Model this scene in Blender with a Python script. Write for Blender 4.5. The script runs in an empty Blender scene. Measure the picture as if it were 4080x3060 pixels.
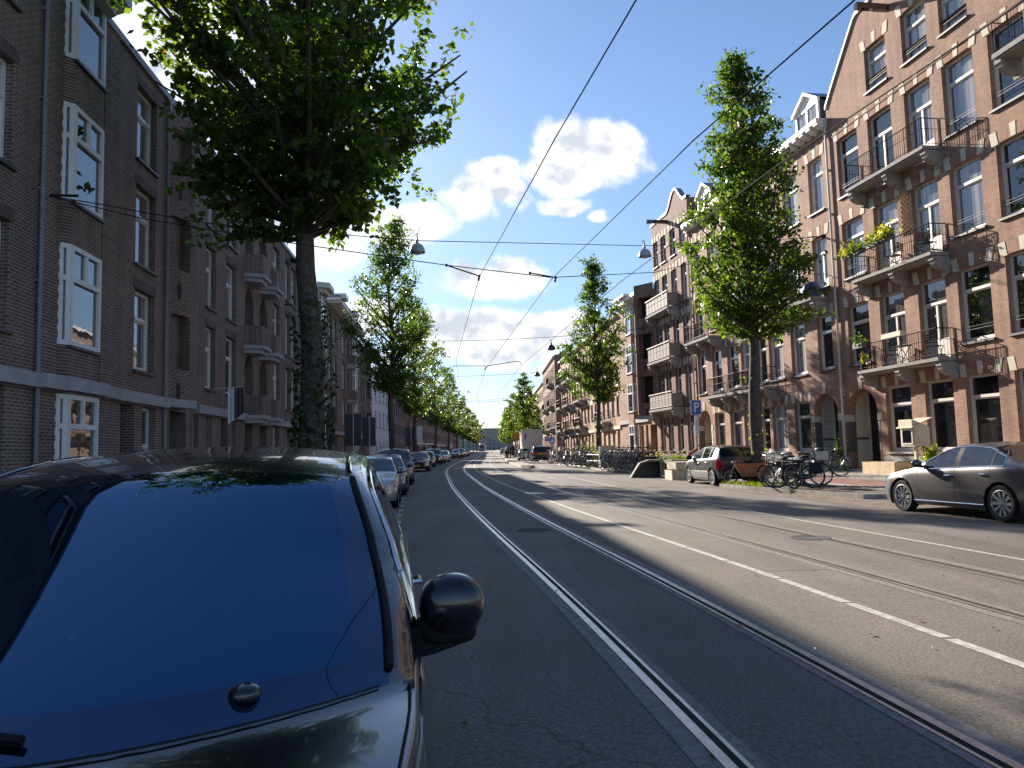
import bpy, bmesh, math, random
import numpy as np
from mathutils import Vector, Matrix
SC = bpy.context.scene
COL = SC.collection
R = math.radians
rnd = random.Random(7)
SL = 0.0046
def zg(y): return SL * y

# ---------------------------------------------------------------- objects
def link(o, parent=None):
    COL.objects.link(o)
    if parent is not None: o.parent = parent
    return o
def tag(o, label=None, cat=None, group=None, kind=None):
    if label: o['label'] = label
    if cat: o['category'] = cat
    if group: o['group'] = group
    if kind: o['kind'] = kind
    return o
def thing(name, label, cat, loc=(0, 0, 0), rz=0.0, group=None):
    o = bpy.data.objects.new(name, None)
    o.empty_display_size = 0.2
    o.location = loc; o.rotation_euler = (0, 0, rz)
    link(o); return tag(o, label, cat, group)
KIDS = {}
def copy_tree(o, parent=None):
    c = o.copy(); link(c, parent)
    for ch in list(o.children):
        copy_tree(ch, c)
    return c
def dup(o, label, loc, rz, group=None):
    c = copy_tree(o)
    c.location = loc; c.rotation_euler = (0, 0, rz)
    c['label'] = label
    if group: c['group'] = group
    return c

class M:
    """collects faces for ONE mesh object"""
    def __init__(s):
        s.v = []; s.f = []; s.m = []; s.T = None
    def pt(s, p):
        if s.T is not None:
            p = s.T @ Vector(p)
        s.v.append((p[0], p[1], p[2])); return len(s.v) - 1
    def poly(s, pts, m=0):
        s.f.append([s.pt(p) for p in pts]); s.m.append(m)
    def box(s, x0, x1, y0, y1, z0, z1, m=0):
        b = [s.pt(p) for p in ((x0,y0,z0),(x1,y0,z0),(x1,y1,z0),(x0,y1,z0),(x0,y0,z1),(x1,y0,z1),(x1,y1,z1),(x0,y1,z1))]
        for q in ((3,2,1,0),(4,5,6,7),(0,1,5,4),(1,2,6,5),(2,3,7,6),(3,0,4,7)):
            s.f.append([b[i] for i in q]); s.m.append(m)
    def prism(s, poly, axis, a, b, m=0):
        """extrude a 2D polygon along an axis: axis x -> poly is (y,z); y -> (x,z); z -> (x,y)"""
        def P(q, t):
            return (t, q[0], q[1]) if axis == 'x' else (q[0], t, q[1]) if axis == 'y' else (q[0], q[1], t)
        A = [s.pt(P(q, a)) for q in poly]; B = [s.pt(P(q, b)) for q in poly]
        n = len(poly)
        s.f.append(A[::-1]); s.m.append(m); s.f.append(B); s.m.append(m)
        for i in range(n):
            j = (i + 1) % n
            s.f.append([A[i], A[j], B[j], B[i]]); s.m.append(m)
    def tube(s, path, r, n=6, m=0, closed=False, cap=True):
        P = [Vector(p) for p in path]
        k = len(P)
        rr = r if isinstance(r, (list, tuple)) else [r] * k
        rings = []
        up = Vector((0.013, 0.027, 1))
        for i in range(k):
            if closed: t = P[(i + 1) % k] - P[i - 1]
            else: t = P[min(i + 1, k - 1)] - P[max(i - 1, 0)]
            if t.length < 1e-9: t = Vector((0, 0, 1))
            t.normalize()
            ref = up if abs(t.dot(up.normalized())) < 0.95 else Vector((1, 0.03, 0))
            a = t.cross(ref).normalized(); b = t.cross(a)
            rings.append([s.pt(P[i] + (a * math.cos(2 * math.pi * j / n) + b * math.sin(2 * math.pi * j / n)) * rr[i]) for j in range(n)])
        for i in range(k if closed else k - 1):
            A = rings[i]; B = rings[(i + 1) % k]
            for j in range(n):
                s.f.append([A[j], A[(j + 1) % n], B[(j + 1) % n], B[j]]); s.m.append(m)
        if cap and not closed:
            s.f.append(rings[0][::-1]); s.m.append(m); s.f.append(rings[-1]); s.m.append(m)
    def lathe(s, prof, n=16, m=0, axis='z', c=(0, 0, 0)):
        rings = []
        for (r, h) in prof:
            ring = []
            for j in range(n):
                a = 2 * math.pi * j / n
                u, v = r * math.cos(a), r * math.sin(a)
                p = (u, v, h) if axis == 'z' else (u, h, v) if axis == 'y' else (h, u, v)
                ring.append(s.pt((p[0] + c[0], p[1] + c[1], p[2] + c[2])))
            rings.append(ring)
        for A, B in zip(rings, rings[1:]):
            for j in range(n):
                s.f.append([A[j], A[(j + 1) % n], B[(j + 1) % n], B[j]]); s.m.append(m)
    def ball(s, c, r, n=10, k=6, m=0):
        r = r if isinstance(r, (tuple, list)) else (r, r, r)
        pr = []
        for i in range(k + 1):
            t = math.pi * i / k
            pr.append((max(math.sin(t), 1e-3), -math.cos(t)))
        rings = [[s.pt((c[0] + r[0] * q * math.cos(2 * math.pi * j / n), c[1] + r[1] * q * math.sin(2 * math.pi * j / n), c[2] + r[2] * h)) for j in range(n)] for q, h in pr]
        for A, B in zip(rings, rings[1:]):
            for j in range(n):
                s.f.append([A[j], A[(j + 1) % n], B[(j + 1) % n], B[j]]); s.m.append(m)
    def mesh(s, name, mats, smooth=None):
        me = bpy.data.meshes.new(name)
        me.from_pydata(s.v, [], s.f)
        for mt in (mats if isinstance(mats, (list, tuple)) else [mats]):
            me.materials.append(mt)
        if len(me.polygons) == len(s.m):
            me.polygons.foreach_set('material_index', s.m)
        me.update()
        if smooth is not None:
            me.polygons.foreach_set('use_smooth', [True] * len(me.polygons))
            me.set_sharp_from_angle(angle=R(smooth))
        return me
    def build(s, name, mats, parent=None, smooth=None, loc=None, weld=False):
        me = s.mesh(name, mats, None if weld else smooth)
        if weld:
            bm = bmesh.new(); bm.from_mesh(me)
            bmesh.ops.remove_doubles(bm, verts=bm.verts, dist=0.0006)
            bmesh.ops.recalc_face_normals(bm, faces=bm.faces)
            bm.to_mesh(me); bm.free()
            if smooth is not None:
                me.polygons.foreach_set('use_smooth', [True] * len(me.polygons))
                me.set_sharp_from_angle(angle=R(smooth))
        o = bpy.data.objects.new(name, me)
        if loc is not None: o.location = loc
        return link(o, parent)
def obj(name, me, parent=None, loc=None, rz=None):
    o = bpy.data.objects.new(name, me)
    if loc is not None: o.location = loc
    if rz is not None: o.rotation_euler = (0, 0, rz)
    return link(o, parent)

# ---------------------------------------------------------------- materials
def newmat(name):
    m = bpy.data.materials.new(name); m.use_nodes = True
    return m, m.node_tree.nodes, m.node_tree.links, m.node_tree.nodes['Principled BSDF']
def pbr(name, col, rough=0.6, metal=0.0, coat=0.0, ior=1.5, noise=0.0, nscale=6.0, bump=0.0, bscale=40.0, alpha=None, trans=0.0):
    m, N, L, b = newmat(name)
    b.inputs['Base Color'].default_value = (*col, 1)
    b.inputs['Roughness'].default_value = rough
    b.inputs['Metallic'].default_value = metal
    b.inputs['IOR'].default_value = ior
    if coat: b.inputs['Coat Weight'].default_value = coat; b.inputs['Coat Roughness'].default_value = 0.03
    if trans: b.inputs['Transmission Weight'].default_value = trans
    if noise:
        tc = N.new('ShaderNodeTexCoord'); n = N.new('ShaderNodeTexNoise')
        n.inputs['Scale'].default_value = nscale; n.inputs['Detail'].default_value = 5
        L.new(tc.outputs['Object'], n.inputs['Vector'])
        r = N.new('ShaderNodeValToRGB')
        r.color_ramp.elements[0].position = 0.3; r.color_ramp.elements[1].position = 0.7
        r.color_ramp.elements[0].color = (*[c * (1 - noise) for c in col], 1)
        r.color_ramp.elements[1].color = (*[min(1, c * (1 + noise)) for c in col], 1)
        L.new(n.outputs['Fac'], r.inputs['Fac']); L.new(r.outputs['Color'], b.inputs['Base Color'])
    if bump:
        tc = N.new('ShaderNodeTexCoord'); n = N.new('ShaderNodeTexNoise')
        n.inputs['Scale'].default_value = bscale; n.inputs['Detail'].default_value = 4
        L.new(tc.outputs['Object'], n.inputs['Vector'])
        bp = N.new('ShaderNodeBump'); bp.inputs['Strength'].default_value = bump; bp.inputs['Distance'].default_value = 0.02
        L.new(n.outputs['Fac'], bp.inputs['Height']); L.new(bp.outputs['Normal'], b.inputs['Normal'])
    return m
def brick(name, c1, c2, mortar, bw=0.215, rh=0.068, ms=0.011, stain=0.25, rough=0.85, mapping='wall'):
    m, N, L, b = newmat(name)
    b.inputs['Roughness'].default_value = rough
    tc = N.new('ShaderNodeTexCoord'); sp = N.new('ShaderNodeSeparateXYZ'); cb = N.new('ShaderNodeCombineXYZ')
    L.new(tc.outputs['Object'], sp.inputs[0])
    if mapping == 'wall':
        ad = N.new('ShaderNodeMath'); ad.operation = 'ADD'
        L.new(sp.outputs['X'], ad.inputs[0]); L.new(sp.outputs['Y'], ad.inputs[1])
        L.new(ad.outputs[0], cb.inputs['X']); L.new(sp.outputs['Z'], cb.inputs['Y'])
    elif mapping == 'soldier':
        ad = N.new('ShaderNodeMath'); ad.operation = 'ADD'
        L.new(sp.outputs['X'], ad.inputs[0]); L.new(sp.outputs['Y'], ad.inputs[1])
        L.new(sp.outputs['Z'], cb.inputs['X']); L.new(ad.outputs[0], cb.inputs['Y'])
    else:
        L.new(sp.outputs['X'], cb.inputs['X']); L.new(sp.outputs['Y'], cb.inputs['Y'])
    t = N.new('ShaderNodeTexBrick')
    L.new(cb.outputs[0], t.inputs['Vector'])
    t.inputs['Color1'].default_value = (*c1, 1); t.inputs['Color2'].default_value = (*c2, 1)
    t.inputs['Mortar'].default_value = (*mortar, 1)
    t.inputs['Scale'].default_value = 1; t.inputs['Mortar Size'].default_value = ms
    t.inputs['Mortar Smooth'].default_value = 0.2
    t.inputs['Brick Width'].default_value = bw; t.inputs['Row Height'].default_value = rh
    t.inputs['Bias'].default_value = 0.0
    n = N.new('ShaderNodeTexNoise'); n.inputs['Scale'].default_value = 0.9; n.inputs['Detail'].default_value = 6
    n.inputs['Roughness'].default_value = 0.65
    L.new(tc.outputs['Object'], n.inputs['Vector'])
    mr = N.new('ShaderNodeMapRange'); mr.inputs[1].default_value = 0.3; mr.inputs[2].default_value = 0.7
    mr.inputs[3].default_value = 1 - stain; mr.inputs[4].default_value = 1 + stain
    L.new(n.outputs['Fac'], mr.inputs[0])
    vm = N.new('ShaderNodeVectorMath'); vm.operation = 'MULTIPLY'; vm.inputs[1].default_value = (2.6, 2.6, .22); L.new(tc.outputs['Object'], vm.inputs[0])
    n3 = N.new('ShaderNodeTexNoise'); n3.inputs['Scale'].default_value = 1.0; n3.inputs['Detail'].default_value = 5; L.new(vm.outputs[0], n3.inputs['Vector'])
    m3 = N.new('ShaderNodeMapRange'); m3.inputs[1].default_value = .35; m3.inputs[2].default_value = .72; m3.inputs[3].default_value = 1.12; m3.inputs[4].default_value = .74; L.new(n3.outputs['Fac'], m3.inputs[0])
    mm = N.new('ShaderNodeMath'); mm.operation = 'MULTIPLY'; L.new(mr.outputs[0], mm.inputs[0]); L.new(m3.outputs[0], mm.inputs[1])
    mx = N.new('ShaderNodeMix'); mx.data_type = 'RGBA'; mx.blend_type = 'MULTIPLY'; mx.inputs[0].default_value = 1
    L.new(t.outputs['Color'], mx.inputs[6]); L.new(mm.outputs[0], mx.inputs[7])
    L.new(mx.outputs[2], b.inputs['Base Color'])
    bp = N.new('ShaderNodeBump'); bp.inputs['Strength'].default_value = 0.5; bp.inputs['Distance'].default_value = 0.008
    bp.invert = True
    L.new(t.outputs['Fac'], bp.inputs['Height']); L.new(bp.outputs['Normal'], b.inputs['Normal'])
    return m
def glassmat(name, dark, light, ior=1.9, rough=0.02, curtain=0.5):
    """window glass seen by daylight: glossy skin over a dim room, some rooms with curtains"""
    m, N, L, b = newmat(name)
    b.inputs['Roughness'].default_value = rough; b.inputs['IOR'].default_value = ior
    oi = N.new('ShaderNodeObjectInfo'); tc = N.new('ShaderNodeTexCoord'); sp = N.new('ShaderNodeSeparateXYZ')
    L.new(tc.outputs['Object'], sp.inputs[0])
    w = N.new('ShaderNodeTexNoise'); w.inputs['Scale'].default_value = 3.5; w.inputs['Detail'].default_value = 2
    cb = N.new('ShaderNodeCombineXYZ'); L.new(sp.outputs['X'], cb.inputs['X']); L.new(oi.outputs['Random'], cb.inputs['Y'])
    ml = N.new('ShaderNodeVectorMath'); ml.operation = 'MULTIPLY'; ml.inputs[1].default_value = (2, 60, 0)
    L.new(cb.outputs[0], ml.inputs[0]); L.new(ml.outputs[0], w.inputs['Vector'])
    gt = N.new('ShaderNodeMath'); gt.operation = 'GREATER_THAN'; gt.inputs[1].default_value = 1 - curtain
    L.new(oi.outputs['Random'], gt.inputs[0])
    mm = N.new('ShaderNodeMath'); mm.operation = 'MULTIPLY'
    mr = N.new('ShaderNodeMapRange'); mr.inputs[1].default_value = 0.35; mr.inputs[2].default_value = 0.65
    mr.inputs[3].default_value = 0.25; mr.inputs[4].default_value = 1
    L.new(w.outputs['Fac'], mr.inputs[0]); L.new(gt.outputs[0], mm.inputs[0]); L.new(mr.outputs[0], mm.inputs[1])
    mx = N.new('ShaderNodeMix'); mx.data_type = 'RGBA'
    mx.inputs[6].default_value = (*dark, 1); mx.inputs[7].default_value = (*light, 1)
    L.new(mm.outputs[0], mx.inputs[0]); L.new(mx.outputs[2], b.inputs['Base Color'])
    # old panes are never quite flat
    n = N.new('ShaderNodeTexNoise'); n.inputs['Scale'].default_value = 1.3
    L.new(tc.outputs['Object'], n.inputs['Vector'])
    bp = N.new('ShaderNodeBump'); bp.inputs['Strength'].default_value = 0.06; bp.inputs['Distance'].default_value = 0.05
    L.new(n.outputs['Fac'], bp.inputs['Height']); L.new(bp.outputs['Normal'], b.inputs['Normal'])
    return m
def leafmat(name, col, tr=0.56, shine=0.35):
    m = bpy.data.materials.new(name); m.use_nodes = True
    N = m.node_tree.nodes; L = m.node_tree.links; N.clear()
    out = N.new('ShaderNodeOutputMaterial')
    d = N.new('ShaderNodeBsdfPrincipled'); d.inputs['Roughness'].default_value = shine
    t = N.new('ShaderNodeBsdfTranslucent')
    g = N.new('ShaderNodeNewGeometry')
    r = N.new('ShaderNodeMapRange'); r.inputs[3].default_value = 0.6; r.inputs[4].default_value = 1.45
    L.new(g.outputs['Random Per Island'], r.inputs[0])
    for sh, c, k in ((d, col, 'Base Color'), (t, (col[0] * 2.6, col[1] * 2.7, col[2] * 0.8), 'Color')):
        mx = N.new('ShaderNodeMix'); mx.data_type = 'RGBA'; mx.blend_type = 'MULTIPLY'; mx.inputs[0].default_value = 1
        mx.inputs[6].default_value = (*c, 1); L.new(r.outputs[0], mx.inputs[7]); L.new(mx.outputs[2], sh.inputs[k])
    mix = N.new('ShaderNodeMixShader'); mix.inputs[0].default_value = tr
    L.new(d.outputs[0], mix.inputs[1]); L.new(t.outputs[0], mix.inputs[2]); L.new(mix.outputs[0], out.inputs['Surface'])
    return m
def asphalt(name, base, warm=1.0, cracks=True):
    m, N, L, b = newmat(name)
    b.inputs['Roughness'].default_value = 0.82
    tc = N.new('ShaderNodeTexCoord')
    n1 = N.new('ShaderNodeTexNoise'); n1.inputs['Scale'].default_value = 0.35; n1.inputs['Detail'].default_value = 6
    n2 = N.new('ShaderNodeTexNoise'); n2.inputs['Scale'].default_value = 38; n2.inputs['Detail'].default_value = 4; n2.inputs['Roughness'].default_value = .7
    for n in (n1, n2): L.new(tc.outputs['Object'], n.inputs['Vector'])
    a = N.new('ShaderNodeMapRange'); a.inputs[1].default_value = 0.3; a.inputs[2].default_value = 0.7; a.inputs[3].default_value = 0.78; a.inputs[4].default_value = 1.2
    c = N.new('ShaderNodeMapRange'); c.inputs[1].default_value = 0.3; c.inputs[2].default_value = 0.7; c.inputs[3].default_value = 0.4; c.inputs[4].default_value = 1.6
    L.new(n1.outputs['Fac'], a.inputs[0]); L.new(n2.outputs['Fac'], c.inputs[0])
    mu = N.new('ShaderNodeMath'); mu.operation = 'MULTIPLY'; L.new(a.outputs[0], mu.inputs[0]); L.new(c.outputs[0], mu.inputs[1])
    vm = N.new('ShaderNodeVectorMath'); vm.operation = 'MULTIPLY'; vm.inputs[1].default_value = (1.7, .07, 1); L.new(tc.outputs['Object'], vm.inputs[0])
    n3 = N.new('ShaderNodeTexNoise'); n3.inputs['Scale'].default_value = 1; n3.inputs['Detail'].default_value = 4; L.new(vm.outputs[0], n3.inputs['Vector'])
    m3 = N.new('ShaderNodeMapRange'); m3.inputs[1].default_value = .3; m3.inputs[2].default_value = .7; m3.inputs[3].default_value = .82; m3.inputs[4].default_value = 1.16; L.new(n3.outputs['Fac'], m3.inputs[0])
    mv = N.new('ShaderNodeMath'); mv.operation = 'MULTIPLY'; L.new(mu.outputs[0], mv.inputs[0]); L.new(m3.outputs[0], mv.inputs[1])
    last = mv.outputs[0]
    if cracks:
        v = N.new('ShaderNodeTexVoronoi'); v.feature = 'DISTANCE_TO_EDGE'; v.inputs['Scale'].default_value = 0.16
        wn = N.new('ShaderNodeTexNoise'); wn.inputs['Scale'].default_value = 1.6; wn.inputs['Detail'].default_value = 6
        L.new(tc.outputs['Object'], wn.inputs['Vector'])
        va = N.new('ShaderNodeVectorMath'); va.operation = 'SCALE'; va.inputs[3].default_value = 0.9
        L.new(wn.outputs['Color'], va.inputs[0])
        vb = N.new('ShaderNodeVectorMath'); vb.operation = 'ADD'; L.new(tc.outputs['Object'], vb.inputs[0]); L.new(va.outputs[0], vb.inputs[1])
        L.new(vb.outputs[0], v.inputs['Vector'])
        k = N.new('ShaderNodeMapRange'); k.inputs[1].default_value = 0.0; k.inputs[2].default_value = 0.003; k.inputs[3].default_value = 0.45; k.inputs[4].default_value = 1
        L.new(v.outputs['Distance'], k.inputs[0])
        m2 = N.new('ShaderNodeMath'); m2.operation = 'MULTIPLY'; L.new(last, m2.inputs[0]); L.new(k.outputs[0], m2.inputs[1]); last = m2.outputs[0]
    mx = N.new('ShaderNodeMix'); mx.data_type = 'RGBA'; mx.blend_type = 'MULTIPLY'; mx.inputs[0].default_value = 1
    mx.inputs[6].default_value = (*base, 1); L.new(last, mx.inputs[7]); L.new(mx.outputs[2], b.inputs['Base Color'])
    bp = N.new('ShaderNodeBump'); bp.inputs['Strength'].default_value = 0.55; bp.inputs['Distance'].default_value = 0.01
    L.new(n2.outputs['Fac'], bp.inputs['Height']); L.new(bp.outputs['Normal'], b.inputs['Normal'])
    return m
def carpaint(name, col, metal=0.6, rough=0.32):
    m, N, L, b = newmat(name)
    b.inputs['Base Color'].default_value = (*col, 1); b.inputs['Metallic'].default_value = metal
    b.inputs['Roughness'].default_value = rough; b.inputs['Coat Weight'].default_value = 1.0; b.inputs['Coat Roughness'].default_value = 0.025
    tc = N.new('ShaderNodeTexCoord'); n = N.new('ShaderNodeTexNoise'); n.inputs['Scale'].default_value = 5; n.inputs['Detail'].default_value = 8
    L.new(tc.outputs['Object'], n.inputs['Vector'])
    mr = N.new('ShaderNodeMapRange'); mr.inputs[1].default_value = 0.35; mr.inputs[2].default_value = 0.75; mr.inputs[3].default_value = 0.02; mr.inputs[4].default_value = 0.07
    L.new(n.outputs['Fac'], mr.inputs[0]); L.new(mr.outputs[0], b.inputs['Coat Roughness'])
    return m

MT = dict(
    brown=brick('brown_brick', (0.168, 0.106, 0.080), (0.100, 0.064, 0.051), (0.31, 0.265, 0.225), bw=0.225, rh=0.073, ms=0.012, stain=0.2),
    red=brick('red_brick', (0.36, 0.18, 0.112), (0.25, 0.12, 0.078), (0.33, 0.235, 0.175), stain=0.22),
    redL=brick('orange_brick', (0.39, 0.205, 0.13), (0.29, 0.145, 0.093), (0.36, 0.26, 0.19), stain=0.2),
    redD=brick('dark_red_brick', (0.22, 0.105, 0.075), (0.16, 0.075, 0.055), (0.25, 0.19, 0.15), stain=0.2),
    soldier=brick('lintel_brick', (0.34, 0.155, 0.095), (0.25, 0.105, 0.068), (0.33, 0.22, 0.16), mapping='soldier'),
    soldB=brick('brown_lintel_brick', (0.10, 0.06, 0.05), (0.07, 0.045, 0.038), (0.2, 0.17, 0.15), mapping='soldier'),
    blackbrick=brick('glazed_black_brick', (0.02, 0.018, 0.018), (0.03, 0.025, 0.024), (0.3, 0.27, 0.24), rough=0.35),
    stone=pbr('cream_stone', (0.58, 0.51, 0.40), 0.8, noise=0.12, nscale=3, bump=0.2),
    conc=pbr('grey_concrete', (0.29, 0.27, 0.25), 0.85, noise=0.2, nscale=4, bump=0.2),
    band=pbr('painted_band', (0.37, 0.36, 0.38), 0.75, noise=0.15, nscale=2),
    block=pbr('weathered_block', (0.15, 0.14, 0.135), 0.85, noise=0.25, nscale=4, bump=0.3),
    plinth=pbr('grey_plinth_stone', (0.42, 0.40, 0.37), 0.8, noise=0.15, nscale=2.5, bump=0.15),
    white=pbr('white_paint', (0.74, 0.73, 0.71), 0.45, noise=0.06, nscale=3),
    cream=pbr('cream_paint', (0.60, 0.57, 0.51), 0.5, noise=0.08, nscale=3),
    greyp=pbr('grey_paint', (0.24, 0.24, 0.26), 0.5),
    glass=glassmat('window_glass', (0.012, 0.013, 0.015), (0.36, 0.35, 0.36), curtain=0.62),
    glassL=glassmat('window_glass_left', (0.02, 0.02, 0.023), (0.34, 0.34, 0.36), ior=2.3, curtain=0.7),
    glassW=glassmat('window_glass_blinds', (0.03, 0.03, 0.03), (0.55, 0.54, 0.50), curtain=0.8),
    cover=pbr('cast_iron_cover', (0.05, 0.048, 0.046), 0.85, noise=0.3, nscale=20, bump=0.6, bscale=30),
    glassD=glassmat('window_glass_dim', (0.010, 0.011, 0.013), (0.13, 0.12, 0.12), ior=2.0, curtain=0.3),
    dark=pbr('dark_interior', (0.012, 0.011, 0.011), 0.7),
    slate=pbr('slate_sill', (0.05, 0.05, 0.055), 0.5, noise=0.2),
    roof=pbr('roof_slate', (0.07, 0.07, 0.08), 0.6, noise=0.2),
    lead=pbr('lead_grey', (0.2, 0.21, 0.23), 0.5, noise=0.15),
    iron=pbr('black_iron', (0.02, 0.021, 0.024), 0.45),
    ironG=pbr('grey_iron', (0.10, 0.105, 0.115), 0.45),
    steel=pbr('galvanised_steel', (0.42, 0.43, 0.44), 0.4, metal=0.8, noise=0.1),
    rail=pbr('worn_rail_steel', (0.62, 0.58, 0.53), 0.36, metal=0.85, noise=0.15, nscale=8),
    groove=pbr('rail_groove', (0.008, 0.008, 0.008), 0.9),
    railcon=pbr('rail_bed', (0.21, 0.19, 0.17), 0.8, noise=0.3, nscale=20, bump=0.3),
    road=asphalt('asphalt', (0.150, 0.130, 0.110)),
    road2=asphalt('newer_asphalt', (0.134, 0.118, 0.102), cracks=False),
    pave=brick('sidewalk_pavers', (0.27, 0.25, 0.225), (0.22, 0.205, 0.185), (0.13, 0.12, 0.10), bw=0.3, rh=0.3, ms=0.012, mapping='floor'),
    cyc=brick('red_cycle_path', (0.27, 0.12, 0.085), (0.22, 0.10, 0.075), (0.16, 0.09, 0.07), bw=0.3, rh=0.3, ms=0.008, mapping='floor'),
    clink=brick('clinker_pavers', (0.26, 0.19, 0.145), (0.20, 0.15, 0.12), (0.12, 0.1, 0.08), bw=0.2, rh=0.07, ms=0.012, mapping='floor'),
    kerb=pbr('kerb_stone', (0.36, 0.335, 0.30), 0.85, noise=0.25, nscale=5, bump=0.3),
    soil=pbr('soil', (0.10, 0.08, 0.06), 0.95, noise=0.4, nscale=8, bump=0.6, bscale=25),
    mark=pbr('road_paint', (0.46, 0.44, 0.40), 0.7, noise=0.3, nscale=14),
    bark=pbr('bark', (0.085, 0.068, 0.052), 0.9, noise=0.5, nscale=9, bump=0.9, bscale=22),
    leafD=leafmat('leaf_dark', (0.042, 0.072, 0.018)),
    leafM=leafmat('leaf_mid', (0.068, 0.105, 0.022)),
    leafY=leafmat('leaf_yellow', (0.15, 0.13, 0.02)),
    leafO=leafmat('leaf_ochre', (0.17, 0.10, 0.022)),
    ivy=leafmat('ivy_leaf', (0.018, 0.028, 0.012), tr=0.15),
    shrub=leafmat('shrub_leaf', (0.12, 0.15, 0.03), tr=0.35),
    tyre=pbr('tyre_rubber', (0.014, 0.014, 0.015), 0.8, bump=0.2, bscale=60),
    rim=pbr('alloy_rim', (0.55, 0.56, 0.58), 0.28, metal=0.9),
    rimD=pbr('dark_rim', (0.02, 0.02, 0.022), 0.5),
    chrome=pbr('chrome', (0.75, 0.76, 0.78), 0.08, metal=1.0),
    blackp=pbr('black_plastic', (0.012, 0.012, 0.013), 0.65, ior=1.3),
    gloss=pbr('gloss_black', (0.006, 0.006, 0.008), 0.06, coat=1.0),
    cglass=pbr('car_glass', (0.010, 0.012, 0.014), 0.012, ior=1.75),
    lamp=pbr('headlight_glass', (0.55, 0.57, 0.6), 0.05, metal=0.4, ior=1.6, coat=1),
    tail=pbr('red_tail_light', (0.42, 0.012, 0.018), 0.12, coat=1),
    plate=pbr('yellow_plate', (0.72, 0.55, 0.06), 0.5),
    blue=pbr('sign_blue', (0.025, 0.10, 0.42), 0.4),
    signw=pbr('sign_white', (0.75, 0.75, 0.75), 0.4),
    signr=pbr('sign_red', (0.42, 0.05, 0.05), 0.45),
    orange=pbr('orange_board', (0.46, 0.15, 0.055), 0.55, noise=0.1),
    yellow=pbr('sign_yellow', (0.72, 0.30, 0.03), 0.45),
    wood=pbr('pine_wood', (0.60, 0.42, 0.25), 0.6, noise=0.2, nscale=5),
    woodL=pbr('pale_wood', (0.62, 0.53, 0.40), 0.6, noise=0.12, nscale=5),
    skin=pbr('skin', (0.45, 0.28, 0.2), 0.6),
    navy=pbr('dark_cloth', (0.015, 0.017, 0.024), 0.9),
    greyc=pbr('grey_cloth', (0.32, 0.31, 0.30), 0.9),
    bluec=pbr('blue_tarp', (0.02, 0.05, 0.30), 0.5),
    hair=pbr('hair', (0.03, 0.02, 0.015), 0.7),
    panel=pbr('dark_panel', (0.085, 0.085, 0.10), 0.6, noise=0.08),
    grout=pbr('white_plaster', (0.70, 0.70, 0.72), 0.8, noise=0.06, nscale=1.5),
    tile=brick('porch_tile', (0.62, 0.55, 0.40), (0.60, 0.53, 0.39), (0.20, 0.17, 0.13), bw=0.45, rh=0.16, ms=0.008, stain=0.05, rough=0.3),
    tileW=brick('porch_tile_white', (0.66, 0.64, 0.58), (0.64, 0.62, 0.57), (0.3, 0.28, 0.25), bw=0.5, rh=0.2, ms=0.008, stain=0.05, rough=0.3),
    porch=pbr('porch_plaster', (0.62, 0.54, 0.42), 0.7),
    flower=leafmat('yellow_flower_leaf', (0.34, 0.33, 0.04), tr=0.3),
    dry=leafmat('fallen_leaf', (0.22, 0.13, 0.05), tr=0.1),
    lampw=pbr('lamp_shell', (0.45, 0.45, 0.47), 0.35, metal=0.2),
    lampd=pbr('lamp_shell_dark', (0.05, 0.055, 0.06), 0.35),
    wire=pbr('wire_steel', (0.03, 0.03, 0.034), 0.85, ior=1.2),
)
SKY_STR, SKY_DUST, SKY_TINT, SUN_E, EXPO, CL = 0.066, 0.25, (0.88, 0.96, 1.10), 5.0, 1.27, 0.53
CLOUDS = [(0.116, 0.401, 0.085, 0.056, 1.00), (0.075, 0.370, 0.066, 0.036, 0.90), (0.154, 0.419, 0.043, 0.031, 0.80), (-0.015, 0.370, 0.043, 0.036, 0.90), (-0.053, 0.330, 0.054, 0.036, 0.90), (-0.003, 0.341, 0.039, 0.032, 0.80), (0.070, 0.326, 0.046, 0.017, 0.70), (0.119, 0.309, 0.019, 0.009, 0.50), (-0.018, 0.228, 0.088, 0.033, 1.00), (-0.061, 0.236, 0.031, 0.027, 0.80), (-0.032, 0.148, 0.106, 0.046, 1.10), (0.041, 0.153, 0.091, 0.038, 1.00), (-0.087, 0.156, 0.053, 0.035, 0.90), (-0.015, 0.124, 0.136, 0.021, 0.80), (-0.146, 0.307, 0.085, 0.035, 1.00), (-0.275, 0.335, 0.077, 0.048, 1.00), (-0.312, 0.355, 0.046, 0.040, 0.80), (-0.232, 0.271, 0.061, 0.031, 0.80), (-0.432, 0.585, 0.134, 0.100, 1.00), (-0.293, 0.311, 0.069, 0.039, 0.80), (0.051, 0.104, 0.045, 0.009, 0.40), (0.075, 0.085, 0.014, 0.020, 0.80), (-0.196, 0.177, 0.046, 0.027, 0.90), ]
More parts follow.
